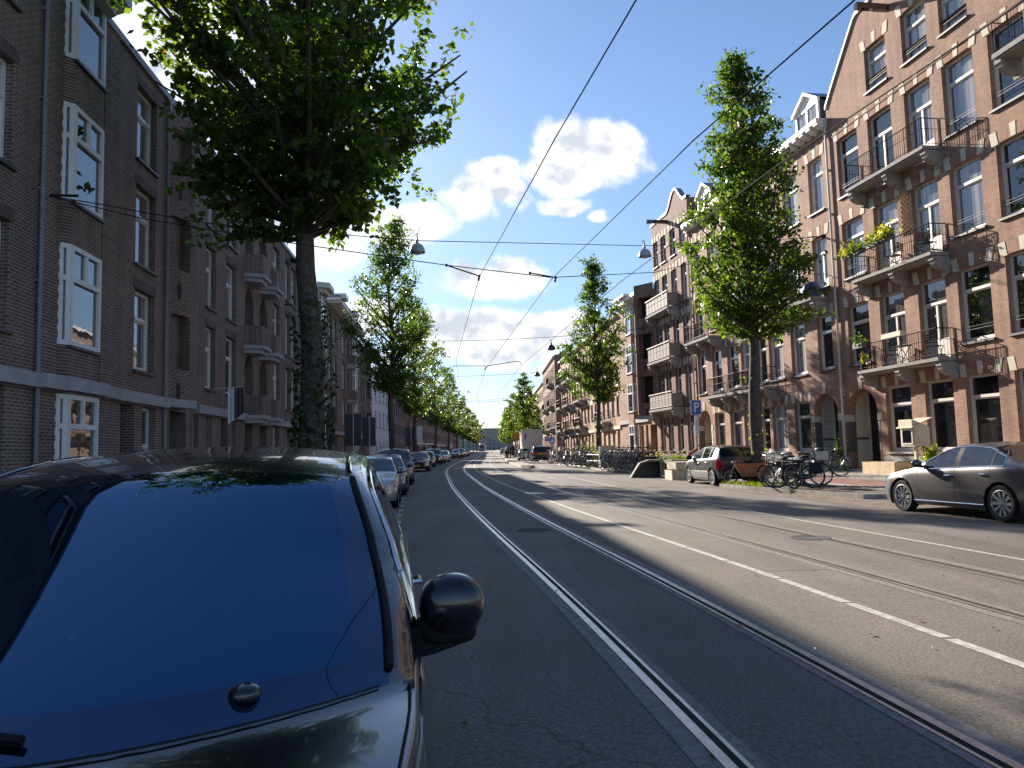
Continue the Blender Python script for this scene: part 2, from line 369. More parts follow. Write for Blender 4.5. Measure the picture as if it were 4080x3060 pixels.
# ---------------------------------------------------------------- building kit
# local frame of every facade: X along the wall, Y out towards the street, Z up
def wall(m, x0, x1, z0, top, ops=(), y=0.0, mi=0, ri=None, back=None, cuts=()):
    """front sheet with openings (a,b,c,d,depth[,arch]); top is a number or a function of x"""
    ri = mi if ri is None else ri
    fn = top if callable(top) else None
    xs = {x0, x1}; zs = {z0}
    for o in ops:
        xs.add(o[0]); xs.add(o[1]); zs.add(o[2]); zs.add(o[3])
    for c in cuts: xs.add(c)
    xs = sorted(x for x in xs if x0 - 1e-6 <= x <= x1 + 1e-6)
    zs = sorted(zs)
    zmax = max(fn(x) for x in xs) if fn else top
    zs = [z for z in zs if z < zmax] + [zmax]
    for xa, xb in zip(xs, xs[1:]):
        if xb - xa < 1e-5: continue
        ta = fn(xa + 1e-6) if fn else top; tb = fn(xb - 1e-6) if fn else top
        for za, zb in zip(zs, zs[1:]):
            xm, zm = (xa + xb) / 2, (za + zb) / 2
            if any(o[0] < xm < o[1] and o[2] < zm < o[3] for o in ops): continue
            if za >= max(ta, tb) - 1e-6: continue
            p = [(xa, y, min(za, ta)), (xb, y, min(za, tb)), (xb, y, min(zb, tb)), (xa, y, min(zb, ta))]
            m.poly(p[::-1], mi)
    for o in ops:
        a, b, c, d, dp = o[:5]; arch = o[5] if len(o) > 5 else None
        if not arch:
            m.poly([(a, y, c), (a, y - dp, c), (a, y - dp, d), (a, y, d)], ri)
            m.poly([(b, y, c), (b, y, d), (b, y - dp, d), (b, y - dp, c)], ri)
            m.poly([(a, y, d), (a, y - dp, d), (b, y - dp, d), (b, y, d)], ri)
        else:
            w = (b - a) / 2; cx = (a + b) / 2
            if arch == 'round':
                sp = d - w; pts = [(cx - w * math.cos(t), sp + w * math.sin(t)) for t in [math.pi * k / 14 for k in range(15)]]
            else:
                sp = d - w * 0.9; pts = [(a, sp), (a + w * 0.35, sp + w * 0.42), (cx, d), (b - w * 0.35, sp + w * 0.42), (b, sp)]
            h = len(pts) // 2
            for i in range(len(pts) - 1):
                p, q = pts[i], pts[i + 1]
                m.poly([(p[0], y, p[1]), (p[0], y - dp, p[1]), (q[0], y - dp, q[1]), (q[0], y, q[1])], ri)
                if i < h: m.poly([(p[0], y, p[1]), (q[0], y, q[1]), (a, y, d)], mi)
                else: m.poly([(p[0], y, p[1]), (q[0], y, q[1]), (b, y, d)], mi)
            m.poly([(a, y, c), (a, y - dp, c), (a, y - dp, sp), (a, y, sp)], ri)
            m.poly([(b, y, c), (b, y, sp), (b, y - dp, sp), (b, y - dp, c)], ri)
        m.poly([(a, y, c), (b, y, c), (b, y - dp, c), (a, y - dp, c)], ri)
        if back is not None:
            m.poly([(a, y - dp, c), (a, y - dp, d), (b, y - dp, d), (b, y - dp, c)], back)
def shell(m, x0, x1, z0, top, depth=9.0, mi=0, rm=1):
    """the rest of the house behind the facade: ends, rear wall, flat roof"""
    t = top
    m.poly([(x0, 0, z0), (x0, 0, t), (x0, -depth, t), (x0, -depth, z0)], mi)
    m.poly([(x1, 0, z0), (x1, -depth, z0), (x1, -depth, t), (x1, 0, t)], mi)
    m.poly([(x0, -depth, z0), (x0, -depth, t), (x1, -depth, t), (x1, -depth, z0)], mi)
    m.poly([(x0, -0.02, t - 0.12), (x1, -0.02, t - 0.12), (x1, -depth, t - 0.12), (x0, -depth, t - 0.12)], rm)

FRAME = {}
def frame_mesh(w, h, tr, ct, cb, panel, mat, fw=0.085):
    key = (round(w, 2), round(h, 2), tr, ct, cb, panel, mat.name)
    if key in FRAME: return FRAME[key]
    m = M(); dp = 0.09
    m.box(0, fw, -dp, 0, 0, h); m.box(w - fw, w, -dp, 0, 0, h)
    m.box(fw, w - fw, -dp, 0, 0, fw * 1.2); m.box(fw, w - fw, -dp, 0, h - fw, h)
    zt = None
    if tr:
        zt = h * tr; m.box(fw, w - fw, -dp, 0.012, zt - 0.05, zt + 0.05)
    def bars(n, za, zb, t=0.05):
        for k in range(1, n):
            x = fw + (w - 2 * fw) * k / n
            m.box(x - t / 2, x + t / 2, -dp + 0.02, -0.012, za, zb)
    lo = fw * 1.2
    if panel:
        m.box(fw, w - fw, -dp + 0.02, -0.02, lo, lo + panel); lo += panel
    if zt:
        bars(ct, zt + 0.05, h - fw); bars(cb, lo, zt - 0.05, 0.09 if panel else 0.05)
        # inner sash
        s = 0.05
        for xa, xb, za, zb in ((fw, fw + s, lo, zt - 0.05), (w - fw - s, w - fw, lo, zt - 0.05), (fw + s, w - fw - s, lo, lo + s), (fw + s, w - fw - s, zt - 0.05 - s, zt - 0.05)):
            m.box(xa, xb, -dp + 0.015, -0.03, za, zb)
    else:
        bars(cb, lo, h - fw)
    fm = m.mesh('window', mat)
    g = M(); g.poly([(fw * .6, -0.06, fw * .6), (w - fw * .6, -0.06, fw * .6), (w - fw * .6, -0.06, h - fw * .6), (fw * .6, -0.06, h - fw * .6)][::1])
    FRAME[key] = (fm, g.v, g.f)
    return FRAME[key]
PANE = {}
SILL = {}
def window(par, x0, x1, z0, z1, rec=0.16, tr=0.7, ct=1, cb=1, panel=0, mat='cream', glass='glass', sill='slate', lintel=None, name='window', y=0.0, rot=None):
    w, h = x1 - x0, z1 - z0
    fm, gv, gf = frame_mesh(w, h, tr, ct, cb, panel, MT[mat])
    o = obj(name, fm, par, (x0, y - rec, z0))
    k = (round(w, 2), round(h, 2), glass)
    if k not in PANE:
        me = bpy.data.meshes.new('pane'); me.from_pydata(gv, [], [[0, 3, 2, 1]]); me.materials.append(MT[glass]); PANE[k] = me
    obj('pane', PANE[k], o)
    if sill:
        k = (round(w, 2), sill, round(rec, 2))
        if k not in SILL:
            m = M(); m.box(-0.06, w + 0.06, -0.02, rec + 0.09, -0.075, -0.003); SILL[k] = m.mesh('sill', MT[sill])
        obj('sill', SILL[k], o)
    if lintel:
        k = (round(w, 2), lintel, round(rec, 2), round(h, 2))
        if k not in SILL:
            m = M(); e = 0.018 + rec
            if lintel == 'stones':
                H = h + 0.42
                m.prism([(-0.12, h + .002), (w + 0.12, h + .002), (w + 0.17, H - .03), (-0.17, H - .03)], 'y', rec + 0.002, rec + 0.006, 1)
                m.prism([(-0.15, h - 0.03), (0.13, h - 0.03), (0.05, H), (-0.24, H)], 'y', rec - 0.1, e)
                m.prism([(w / 2 - 0.10, h + 0.004), (w / 2 + 0.10, h + 0.004), (w / 2 + 0.125, H + 0.03), (w / 2 - 0.125, H + 0.03)], 'y', rec - 0.1, e)
                m.prism([(w - 0.13, h - 0.03), (w + 0.15, h - 0.03), (w + 0.24, H), (w - 0.05, H)], 'y', rec - 0.1, e)
                SILL[k] = m.mesh('lintel', [MT['stone'], MT['soldier']])
            elif lintel == 'brown':
                m.box(-0.1, w + 0.1, rec + 0.002, rec + 0.012, h + 0.002, h + 0.28); SILL[k] = m.mesh('lintel', MT['soldB'])
            else:
                m.box(-0.1, w + 0.1, rec - 0.05, rec + 0.03, h + 0.002, h + 0.2); SILL[k] = m.mesh('lintel', MT[lintel])
        obj('lintel', SILL[k], o)
    return o
def safety_bar(par, x0, x1, z, rec=0.16):
    m = M(); m.tube([(x0 - .02, -rec + .1, z), (x1 + .02, -rec + .1, z)], 0.012, 5); m.tube([(x0 - .02, -rec + .1, z + .1), (x1 + .02, -rec + .1, z + .1)], 0.008, 5)
    return m.build('safety_bar', MT['ironG'], par)
def balcony(par, x0, x1, z, depth=0.85, rail=1.02, brackets=3, mat='iron', slab='conc', solid=False, th=0.15, gap=0.115):
    m = M()
    m.box(x0, x1, 0.003, depth, z - th, z)
    m.box(x0 + .05, x1 - .05, 0.003, depth - 0.06, z - th - 0.05, z - th)
    b = m.build('balcony', MT[slab], par)
    r = M(); e = depth - 0.05
    a0, a1 = x0 + 0.05, x1 - 0.05
    P = [(a0, 0.02), (a0, e), (a1, e), (a1, 0.02)]
    for zz, rr in ((z + rail, 0.021), (z + 0.10, 0.013), (z + rail * 0.62, 0.011)):
        for p, q in zip(P, P[1:]):
            r.tube([(*p, zz), (*q, zz)], rr, 4)
    for p, q in zip(P, P[1:]):
        L = math.hypot(q[0] - p[0], q[1] - p[1]); n = max(1, int(L / gap))
        for k in range(n + 1):
            t = k / n; x, yy = p[0] + (q[0] - p[0]) * t, p[1] + (q[1] - p[1]) * t
            big = k in (0, n) or (not solid and k % 8 == 0)
            r.tube([(x, yy, z), (x, yy, z + rail)], 0.018 if big else 0.0085, 4, cap=False)
    if solid:
        for p, q in zip(P, P[1:]):
            if p[0] == q[0]: r.box(p[0] - .012, p[0] + .012, min(p[1], q[1]), max(p[1], q[1]), z + .06, z + rail - .1, 1)
            else: r.box(p[0], q[0], e - .03, e - .012, z + .06, z + rail - .1, 1)
        r.box(a0 - .05, a1 + .05, e - .06, e + .04, z + rail, z + rail + .07, 2)
    r.build('railing', [MT[mat], MT['panelwood'] if 'panelwood' in MT else MT['conc'], MT['woodL']], b)
    for k in range(brackets):
        x = x0 + 0.12 + (x1 - x0 - 0.24) * (k / (brackets - 1) if brackets > 1 else .5)
        w = 0.13; g = M(); zt = z - th - 0.05
        prof = [(0.003, zt), (depth - 0.08, zt), (depth - 0.08, zt - 0.12)]
        for i in range(1, 9):
            t = i / 8 * math.pi / 2
            prof.append((0.14 + (depth - 0.26) * math.cos(t), zt - 0.12 - 0.34 * math.sin(t)))
        prof += [(0.14, zt - 0.58), (0.003, zt - 0.58)]
        g.prism(prof, 'x', x - w, x + w)
        g.build('bracket', MT['conc'], b)
    return b
def drainpipe(par, x, z0, z1, mat='cream', y=0.09):
    m = M(); m.tube([(x, y, z0), (x, y, z1)], 0.05, 8)
    z = z0 + 1.2
    while z < z1:
        m.box(x - 0.10, x + 0.10, 0.0, y, z, z + 0.04); z += 2.0
    m.box(x - .08, x + .08, y - .08, y + .08, z1 - .3, z1)
    return m.build('drainpipe', MT[mat], par, smooth=40)
MT['panelwood'] = pbr('balcony_panel', (0.22, 0.19, 0.165), 0.7, noise=0.15, nscale=3)
HT = 0.42   # street level at the foot of the right-hand houses
OR = (14.4, 33.0); RZR = R(98.8)
OLF = (-11.3, 31.0); RZL = R(-85.0)
def frx(y):
    if y < 66: return 14.4 - 0.1548 * (y - 33)
    if y < 118: return 9.29 - 0.077 * (y - 66)
    return 5.29 - 0.0314 * (y - 118)
def flx(y):
    if y < 86: return -11.3 - 0.0875 * (y - 31)
    return -16.11 - 0.0314 * (y - 86)

# ---------------------------------------------------------------- R1: gabled corner of the right-hand row
def gable_top(cx, half, sh, pk, kind='curve'):
    def f(x):
        d = abs(x - cx) / half
        if d >= 1: return sh
        # concave sweep up from the shoulder to a flat step, then a raised centre
        if d > 0.90: return sh + (1 - d) / 0.10 * 0.75
        if d > 0.58: return sh + 0.75 + ((0.90 - d) / 0.32) * 2.15
        if d > 0.42: return sh + 2.95
        return sh + 2.95 + (0.42 - d) / 0.42 * (pk - sh - 2.95)
    return f
def coping(par, fn, x0, x1, n=60, mat='cream'):
    m = M(); P = [(x0 + (x1 - x0) * k / n, fn(x0 + (x1 - x0) * k / n)) for k in range(n + 1)]
    for (xa, za), (xb, zb) in zip(P, P[1:]):
        m.poly([(xa, 0.07, za + .10), (xb, 0.07, zb + .10), (xb, -0.35, zb + .10), (xa, -0.35, za + .10)][::-1])
        m.poly([(xa, 0.07, za - .06), (xb, 0.07, zb - .06), (xb, 0.07, zb + .10), (xa, 0.07, za + .10)][::-1])
        m.poly([(xa, 0.07, za - .06), (xa, 0.003, za - .06), (xb, 0.003, zb - .06), (xb, 0.07, zb - .06)][::-1])
    return m.build('gable_coping', MT[mat], par)
def hoist(par, x, z, L=1.5):
    m = M(); m.box(x - .1, x + .1, -0.2, L, z - .12, z + .12)
    m.tube([(x, L - .12, z - .12), (x, L - .12, z - .3)], 0.02, 5)
    return m.build('hoist_beam', MT['gloss'], par)
def porch(par, x0, x1, z0, z1, tile, side=-1, dp=.98):
    """entrance porch behind an arch: tiled side walls, door at the back, step"""
    m = M()
    for x, f in ((x0, 1), (x1, -1)):
        m.poly([(x, -.35, z0), (x, -.35, z1), (x, -dp, z1), (x, -dp, z0)][::f], 0)
        m.box(x - .003 if f > 0 else x - .006, x + .006 if f > 0 else x + .003, -dp, -.36, z0 + 1.25, z0 + 1.36, 1)
    m.poly([(x0, -.35, z1), (x1, -.35, z1), (x1, -dp, z1), (x0, -dp, z1)], 0)
    m.box(x0, x1, -dp, 0.35, z0 - .18, z0 + .02, 3)
    m.build('porch', [MT[tile], MT['redD'], MT['cream'], MT['plinth']], par)
    d = M(); d.box(x0, x1, -dp - .05, -dp, z0 + .02, z1, 0)
    for a, b in ((x0, x0 + .09), (x1 - .09, x1), (x0 + .98, x0 + 1.07)): d.box(a, b, -dp, -dp + .05, z0 + .02, z1, 1)
    d.box(x0 + .09, x0 + .98, -dp, -dp + .04, z1 - 1.0, z1 - .92, 1)
    d.build('door', [MT['dark'], MT['cream']], par)
def arch_trim(par, x0, x1, z1, jamb0=0.5):
    """brick ring, keystone and imposts of a round arch"""
    w = (x1 - x0) / 2; cx = (x0 + x1) / 2; sp = z1 - w; m = M(); N = 20
    for k in range(N):
        t0, t1 = math.pi * k / N, math.pi * (k + 1) / N
        def P(t, r): return (cx - r * math.cos(t), 0.006, sp + r * math.sin(t))
        m.poly([P(t0, w), P(t0, w + .26), P(t1, w + .26), P(t1, w)], 1)
    m.prism([(cx - .1, z1 - .02), (cx + .1, z1 - .02), (cx + .15, z1 + .5), (cx - .15, z1 + .5)], 'y', -.1, .03)
    for xa, xb in ((x0 - .28, x0 + .012), (x1 - .012, x1 + .28)): m.box(xa, xb, -.3, .025, sp - .32, sp - .02)
    for xa, xb in ((x0 - .13, x0 + .008), (x1 - .008, x1 + .13)): m.box(xa, xb, -.34, .010, HT + .75, sp - .325, 2)
    m.build('arch_trim', [MT['stone'], MT['soldier'], MT['blackbrick']], par)

r1 = thing('brick_house', 'tall red brick gabled house with three iron balconies at the right edge', 'house', (*OR, 0), RZR, 'brick houses along the right pavement')
ROWS = [(4.84, 7.38), (8.55, 11.0), (12.12, 14.72)]
cols1 = {'D': (-1.85, -0.35), 'E': (-4.07, -2.57), 'F': (-6.31, -4.86), 'G': (-8.36, -6.90), 'H': (-10.5, -9.03)}
ops = [(-2.0, 0.06, HT, 3.79, 0.35, 'round')]
for k in 'EFGH': ops.append((*cols1[k], 1.16, 3.72, 0.18))
for z0, z1 in ROWS:
    for k, (a, b) in cols1.items():
        ops.append((a, b, z0 if k not in 'EF' else z0 - .42, z1, 0.18))
gw = [(-4.02, -2.66, 15.76, 17.6), (-6.32, -4.96, 15.76, 17.75), (-8.29, -6.97, 15.8, 17.6)]
ops += [(*g, 0.18) for g in gw]
gt = gable_top(-5.65, 5.95, 16.42, 21.2)
m = M()
wall(m, -11.9, 0.28, HT - .3, gt, ops, cuts=[-11.9 + 12.18 * k / 60 for k in range(61)])
shell(m, -11.9, 0.28, HT - .3, 16.4, 10)
m.build('wall', [MT['red'], MT['roof']], r1)
m = M(); m.poly([(0.28, -.3, 16.3), (0.28, -9, 16.3), (-5.65, -9, 20.6), (-5.65, -.3, 20.6)]); m.poly([(-11.9, -.3, 16.3), (-5.65, -.3, 20.6), (-5.65, -9, 20.6), (-11.9, -9, 16.3)])
m.build('roof', MT['roof'], r1)
coping(r1, gt, -11.9, 0.28)
hoist(r1, -4.3, 18.45, 1.35)
m = M(); m.box(-11.9, -2.3, 0.0, 0.05, HT - .3, 0.98); m.box(0.1, 0.28, 0.0, .05, HT - .3, .98); m.build('plinth', MT['plinth'], r1)
for k in 'EFGH':
    window(r1, *cols1[k], 1.16, 3.72, tr=0.72, glass='glassD', lintel='stones', sill='plinth')
for i, (z0, z1) in enumerate(ROWS):
    for k, (a, b) in cols1.items():
        if k in 'EF': window(r1, a, b, z0 - .42, z1, tr=0.70, cb=2, panel=0.62, lintel='stones', sill=None, name='balcony_door', glass='glass' if i else 'glassD')
        else:
            window(r1, a, b, z0, z1, tr=0.70, lintel='stones', glass='glass' if i else 'glassD')
            safety_bar(r1, a, b, z0 + 0.42)
for g in gw:
    window(r1, *g[:2], *g[2:], tr=0.66, lintel='stones'); safety_bar(r1, *g[:2], g[2] + .35)
porch(r1, -2.0, 0.06, HT, 3.79, 'porch', side=-1); arch_trim(r1, -2.0, 0.06, 3.79)
for i, zb in enumerate((4.42, 8.13, 11.95)):
    balcony(r1, -6.62, -1.95, zb, depth=0.74, th=.12)
balcony(r1, -11.8, -10.1, 13.4, depth=.85, brackets=2)
drainpipe(r1, 0.30, HT, 15.9)
for zz in (14.98, ):
    m = M(); m.box(-11.9, 0.2, 0.0, 0.03, zz, zz + .07); m.build('string_course', MT['redD'], r1)

# ---------------------------------------------------------------- R2: long house with white gutter and dormers
r2 = thing('brick_house', 'red brick house with white scalloped gutter and white dormer, by the near tree', 'house', (*OR, 0), RZR, 'brick houses along the right pavement')
half = [(0.87, 2.07), (3.1, 4.5), (5.25, 6.75), (7.05, 8.15)]
cols = half + [(17.05 - b, 17.05 - a) for a, b in half[::-1]]
ops = [(0.8, 2.72, HT, 3.81, .35, 'round'), (14.5, 16.4, HT, 3.81, .35, 'round')]
gcols = [c for c in cols[1:-1]]
for a, b in gcols: ops.append((a, b, 1.2, 3.55, .18))
for z0, z1 in ROWS:
    for a, b in cols: ops.append((a, b, z0 if z0 < 11 else 12.1, z1 - (.1 if z0 > 11 else 0.03), .18))
m = M(); wall(m, 0.28, 16.78, HT - .3, 15.75, ops); shell(m, 0.28, 16.78, HT - .3, 15.75, 10)
m.build('wall', [MT['redL'], MT['roof']], r2)
m = M(); m.poly([(0.3, -.1, 15.9), (0.3, -3.2, 18.6), (16.78, -3.2, 18.6), (16.78, -.1, 15.9)][::-1]); m.poly([(0.3, -3.2, 18.6), (0.3, -10, 18.6), (16.78, -10, 18.6), (16.78, -3.2, 18.6)][::-1])
m.poly([(16.78, -.1, 15.7), (16.78, -3.2, 18.6), (16.78, -10, 18.6), (16.78, -10, 15.7)]); m.build('roof', MT['roof'], r2)
m = M(); m.box(.3, 16.76, 0.0, .5, 15.86, 16.04)
k = 0.3
while k < 16.6:
    m.prism([(0.0, 15.86), (.48, 15.86), (.46, 15.74), (.2, 15.62), (0.0, 15.58)], 'x', k, k + .32); k += .62
m.build('gutter', MT['white'], r2)
m = M(); m.box(0.3, 16.76, 0, .02, 15.3, 15.36); m.build('string_course', MT['redD'], r2)
for j, (a, b) in enumerate(gcols): window(r2, a, b, 1.2, 3.55, tr=.7, lintel='stones', glass='glassW' if j < 2 else 'glassD', sill='plinth')
for i, (z0, z1) in enumerate(ROWS):
    for j, (a, b) in enumerate(cols):
        if i == 1 and j in (0, 1, 2): window(r2, a, b, z0, z1 - .03, tr=.68, cb=2, panel=.3, lintel='stones', mat='white', name='balcony_door', glass='glassW')
        else: window(r2, a, b, z0 if i < 2 else 12.1, z1 - (.1 if i == 2 else .03), tr=.7, mat='white', lintel='stones', glass='glassD' if (i + 2 * j) % 5 == 0 else 'glassW')
for x0, x1, t, sd in ((0.8, 2.72, 'tileW', -1), (14.5, 16.4, 'tile', -1)):
    porch(r2, x0, x1, HT, 3.81, t, side=sd); arch_trim(r2, x0, x1, 3.81)
m = M(); m.box(2.95, 14.3, 0, .05, HT - .3, 1.02); m.build('plinth', MT['plinth'], r2)
balcony(r2, 1.0, 5.6, 8.1, depth=.85, mat='ironG'); balcony(r2, 9.2, 13.0, 4.5, depth=.85); balcony(r2, 12.4, 16.2, 8.1, depth=.85)
balcony(r2, 6.0, 9.0, 4.5, depth=.8, brackets=2)
drainpipe(r2, 16.72, HT, 15.6)
def dormer(par, cx, z, w=1.0, h=1.3, dp=2.4, y=-0.25):
    m = M(); zp = z + h + .62
    m.box(cx - w, cx - w + .13, y - .1, y, z, z + h); m.box(cx + w - .13, cx + w, y - .1, y, z, z + h)
    m.box(cx - w + .13, cx + w - .13, y - .1, y - .01, z, z + .12); m.box(cx - w + .13, cx + w - .13, y - .1, y - .01, z + h - .1, z + h); m.box(cx - .06, cx + .06, y - .1, y - .012, z + .12, z + h - .1)
    m.prism([(cx - w, z + h), (cx + w, z + h), (cx, zp)], 'y', y - .12, y - .04)
    for s in (-1, 1):
        m.prism([(cx + s * (w + .14), z + h - .08), (cx + s * (w + .14), z + h + .06), (cx, zp + .16), (cx, zp + .02)][::s], 'y', y - .05, y + .12)
    m.poly([(cx - w - .14, y + .1, z + h + .062), (cx, y + .1, zp + .165), (cx, y - dp, zp + .165), (cx - w - .14, y - dp, z + h + .062)], 1)
    m.poly([(cx + w + .14, y + .1, z + h + .062), (cx + w + .14, y - dp, z + h + .062), (cx, y - dp, zp + .165), (cx, y + .1, zp + .165)], 1)
    for s in (-1, 1):
        x = cx + s * (w - .01); m.poly([(x, y - .1, z - .1), (x, y - dp, z - .1), (x, y - dp, z + h), (x, y - .1, z + h)], 2)
    d = m.build('dormer', [MT['white'], MT['lead'], MT['slate']], par)
    g = M()
    for a, b in ((cx - w + .1, cx - .05), (cx + .05, cx + w - .1)): g.poly([(a, y - .06, z + .1), (a, y - .06, z + h - .08), (b, y - .06, z + h - .08), (b, y - .06, z + .1)])
    g.build('pane', MT['glass'], d)
dormer(r2, 2.3, 16.06, 1.0, 1.35); dormer(r2, 8.6, 16.06, 1.2, 1.4); dormer(r2, 14.6, 16.06, 1.0, 1.35)

# ---------------------------------------------------------------- R3: narrow house with bell gable and panelled balconies
r3 = thing('brick_house', 'narrow brown red house with bell shaped gable, black hoist beam and panelled balconies', 'house', (*OR, 0), RZR, 'brick houses along the right pavement')
c3 = [(17.4, 18.38), (19.15, 20.22), (21.0, 22.04), (22.65, 23.62)]
def bell(x):
    d = abs(x - 18.9)
    return 18.05 + (1.15 * (0.5 + 0.5 * math.cos(min(1, d / 1.75) * math.pi)) if d < 1.75 else 0)
ops = []
R3R = [(1.3, 3.77), (4.35, 7.05), (7.8, 10.4), (11.3, 13.82), (14.78, 16.68)]
for i, (z0, z1) in enumerate(R3R):
    for a, b in c3: ops.append((a, b, z0, z1, .18))
m = M(); wall(m, 16.78, 23.9, .1, bell, ops, cuts=[16.78 + 7.12 * k / 40 for k in range(41)]); shell(m, 16.78, 23.9, .1, 18.0, 10)
m.build('wall', [MT['redD'], MT['roof']], r3)
coping(r3, bell, 16.78, 23.9, mat='lead')
hoist(r3, 20.6, 17.45, 1.5)
for i, (z0, z1) in enumerate(R3R):
    for j, (a, b) in enumerate(c3):
        window(r3, a, b, z0, z1, tr=.72 if i < 4 else .6, cb=1, lintel='stones', mat='cream' if i < 4 else 'white', glass='glass' if i > 2 else 'glassD', name='window')
for z in (4.25, 7.68, 11.15): balcony(r3, 19.1, 23.7, z, depth=.8, solid=True, rail=1.05, brackets=2, gap=.62, mat='woodL')

# ---------------------------------------------------------------- school-style houses with loggias and bays (both sides of the street)
def zigzag(par, x0, x1, z0, z1, mat, y0=0.0, out=0.10):
    m = M(); z = z0; k = 0
    while z < z1 - .02:
        h = min(0.146, z1 - z); e = out * .6 if k % 2 == 0 else out * .6 - .006
        m.box(x0 - (0.0 if k % 2 else .03), x1 + (0.0 if k % 2 else .03), y0, y0 + e, z, z + h); z += 0.146; k += 1
    return m.build('brick_pilaster', MT[mat], par)
def loggia(par, xa, xb, out, rows, z0, z1, mat, flip=False):
    """saw-tooth bay: a slanted wall with a deep opening on each floor. xa: flush end, xb: far end standing 'out' proud"""
    L = math.hypot(xb - xa, out); m = M()
    ux = (xb - xa) / L; uy = out / L
    if xb > xa: T = Matrix(((ux, -uy, 0, xa), (uy, ux, 0, 0.004), (0, 0, 1, 0), (0, 0, 0, 1)))
    else:       # run it from the proud end so that the local frame keeps Y outwards
        T = Matrix(((-ux, -(-uy) * -1, 0, xb), (-uy, -ux, 0, out + .004), (0, 0, 1, 0), (0, 0, 0, 1)))
        T = Matrix(((-ux, uy, 0, xb), (-uy, -ux, 0, out + .004), (0, 0, 1, 0), (0, 0, 0, 1)))
    m.T = T
    a, b = L * .14, L * .84
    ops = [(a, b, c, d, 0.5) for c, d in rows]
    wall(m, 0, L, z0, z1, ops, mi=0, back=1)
    for c, d in rows:
        cx = L * .55
        m.prism([(cx - .07, c - .95), (cx + .07, c - .95), (cx + .07, c - .62), (cx + .14, c - .62), (cx, c - .40), (cx - .14, c - .62), (cx - .07, c - .62)], 'y', .002, .012, 1)
    m.T = None
    m.poly([(xb, 0, z0), (xb, 0, z1), (xb, out, z1), (xb, out, z0)], 0)
    m.poly([(xa, 0, z1), (xb, out, z1), (xb, 0, z1)], 0); m.poly([(xa, 0, z0), (xb, 0, z0), (xb, out, z0)], 2)
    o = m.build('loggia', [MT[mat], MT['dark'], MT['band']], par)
    s = M(); dx = .06 if xb > xa else -.06
    s.prism([(xa - dx, 0.006), (xb + dx, 0.006), (xb + dx, out + .12), (xa - dx, .12)], 'z', z0 - .26, z0 - .004); s.build('loggia_slab', MT['band'], par)
    return o
def bay(par, xc0, xc1, out, cant, rows, z0, z1, mat, wmat='white', cornice=True, split=True):
    """shallow canted bay: brick between the floors, white frames"""
    A = (xc0 - cant, 0.004); B = (xc0, out); C_ = (xc1, out); D = (xc1 + cant, 0.004)
    m = M(); lv = [z0] + [v for r in rows for v in r] + [z1]
    for i in range(0, len(lv) - 1, 2):
        za, zb = lv[i], lv[i + 1]
        for p, q in ((A, B), (B, C_), (C_, D)): m.poly([(p[0], p[1], za), (q[0], q[1], za), (q[0], q[1], zb), (p[0], p[1], zb)][::-1], 0)
        m.poly([(*p, zb) for p in (A, B, C_, D)][::-1], 0); m.poly([(*p, za) for p in (A, B, C_, D)], 1)
        if i: m.build('bay', [MT[mat], MT['slate']], par); m = M()
        else: o = m.build('bay', [MT[mat], MT['slate']], par); m = M()
    for c, d in rows:
        w = xc1 - xc0; h = d - c
        fm = M(); fw = .11
        def fr(T, w, cols, tr):
            fm.T = T
            fm.box(0, fw, -.08, .02, 0, h); fm.box(w - fw, w, -.08, .02, 0, h); fm.box(fw, w - fw, -.08, .02, 0, fw); fm.box(fw, w - fw, -.08, .02, h - fw, h)
            fm.box(fw, w - fw, -.08, .03, h * tr - .06, h * tr + .06)
            for k in range(1, cols): fm.box(w * k / cols - .05, w * k / cols + .05, -.08, .015, h * tr + .06, h - fw)
            fm.T = None
        T0 = Matrix.Translation((xc0, out, c)); fr(T0, w, 2 if split else 1, .66)
        Ls = math.hypot(cant, out); ux, uy = cant / Ls, (out - .004) / Ls
        TA = Matrix(((ux, -uy, 0, A[0]), (uy, ux, 0, A[1]), (0, 0, 1, c), (0, 0, 0, 1))); fr(TA, Ls, 1, .66)
        TD = Matrix(((ux, uy, 0, C_[0]), (-uy, ux, 0, C_[1]), (0, 0, 1, c), (0, 0, 0, 1))); fr(TD, Ls, 1, .66)
        fm.box(xc0 - .05, xc1 + .05, out - .1, out + .07, -.07 + c, -.003 + c, 1)
        fo = fm.build('bay_window', [MT[wmat], MT['slate']], par)
        g = M()
        for p, q in ((A, B), (B, C_), (C_, D)):
            n = Vector((q[1] - p[1], -(q[0] - p[0]), 0)).normalized() * .05
            g.poly([(p[0] + n.x, p[1] + n.y, c + .05), (q[0] + n.x, q[1] + n.y, c + .05), (q[0] + n.x, q[1] + n.y, d - .05), (p[0] + n.x, p[1] + n.y, d - .05)][::-1])
        g.build('pane', MT['glassB'], fo)
    if cornice:
        m = M(); m.prism([(A[0] - .35, 0), (D[0] + .35, 0), (C_[0] + .2, out + .55), (B[0] - .2, out + .55)], 'z', z1 + .01, z1 + .38)
        m.prism([(A[0] - .1, 0), (D[0] + .1, 0), (C_[0], out + .25), (B[0], out + .25)], 'z', z1 - .25, z1 + .005)
        m.build('cornice', MT['cream'], par)
    return o
MT['glassB'] = glassmat('bay_glass', (0.02, 0.022, 0.026), (0.05, 0.05, 0.05), ior=2.8, curtain=0.2)
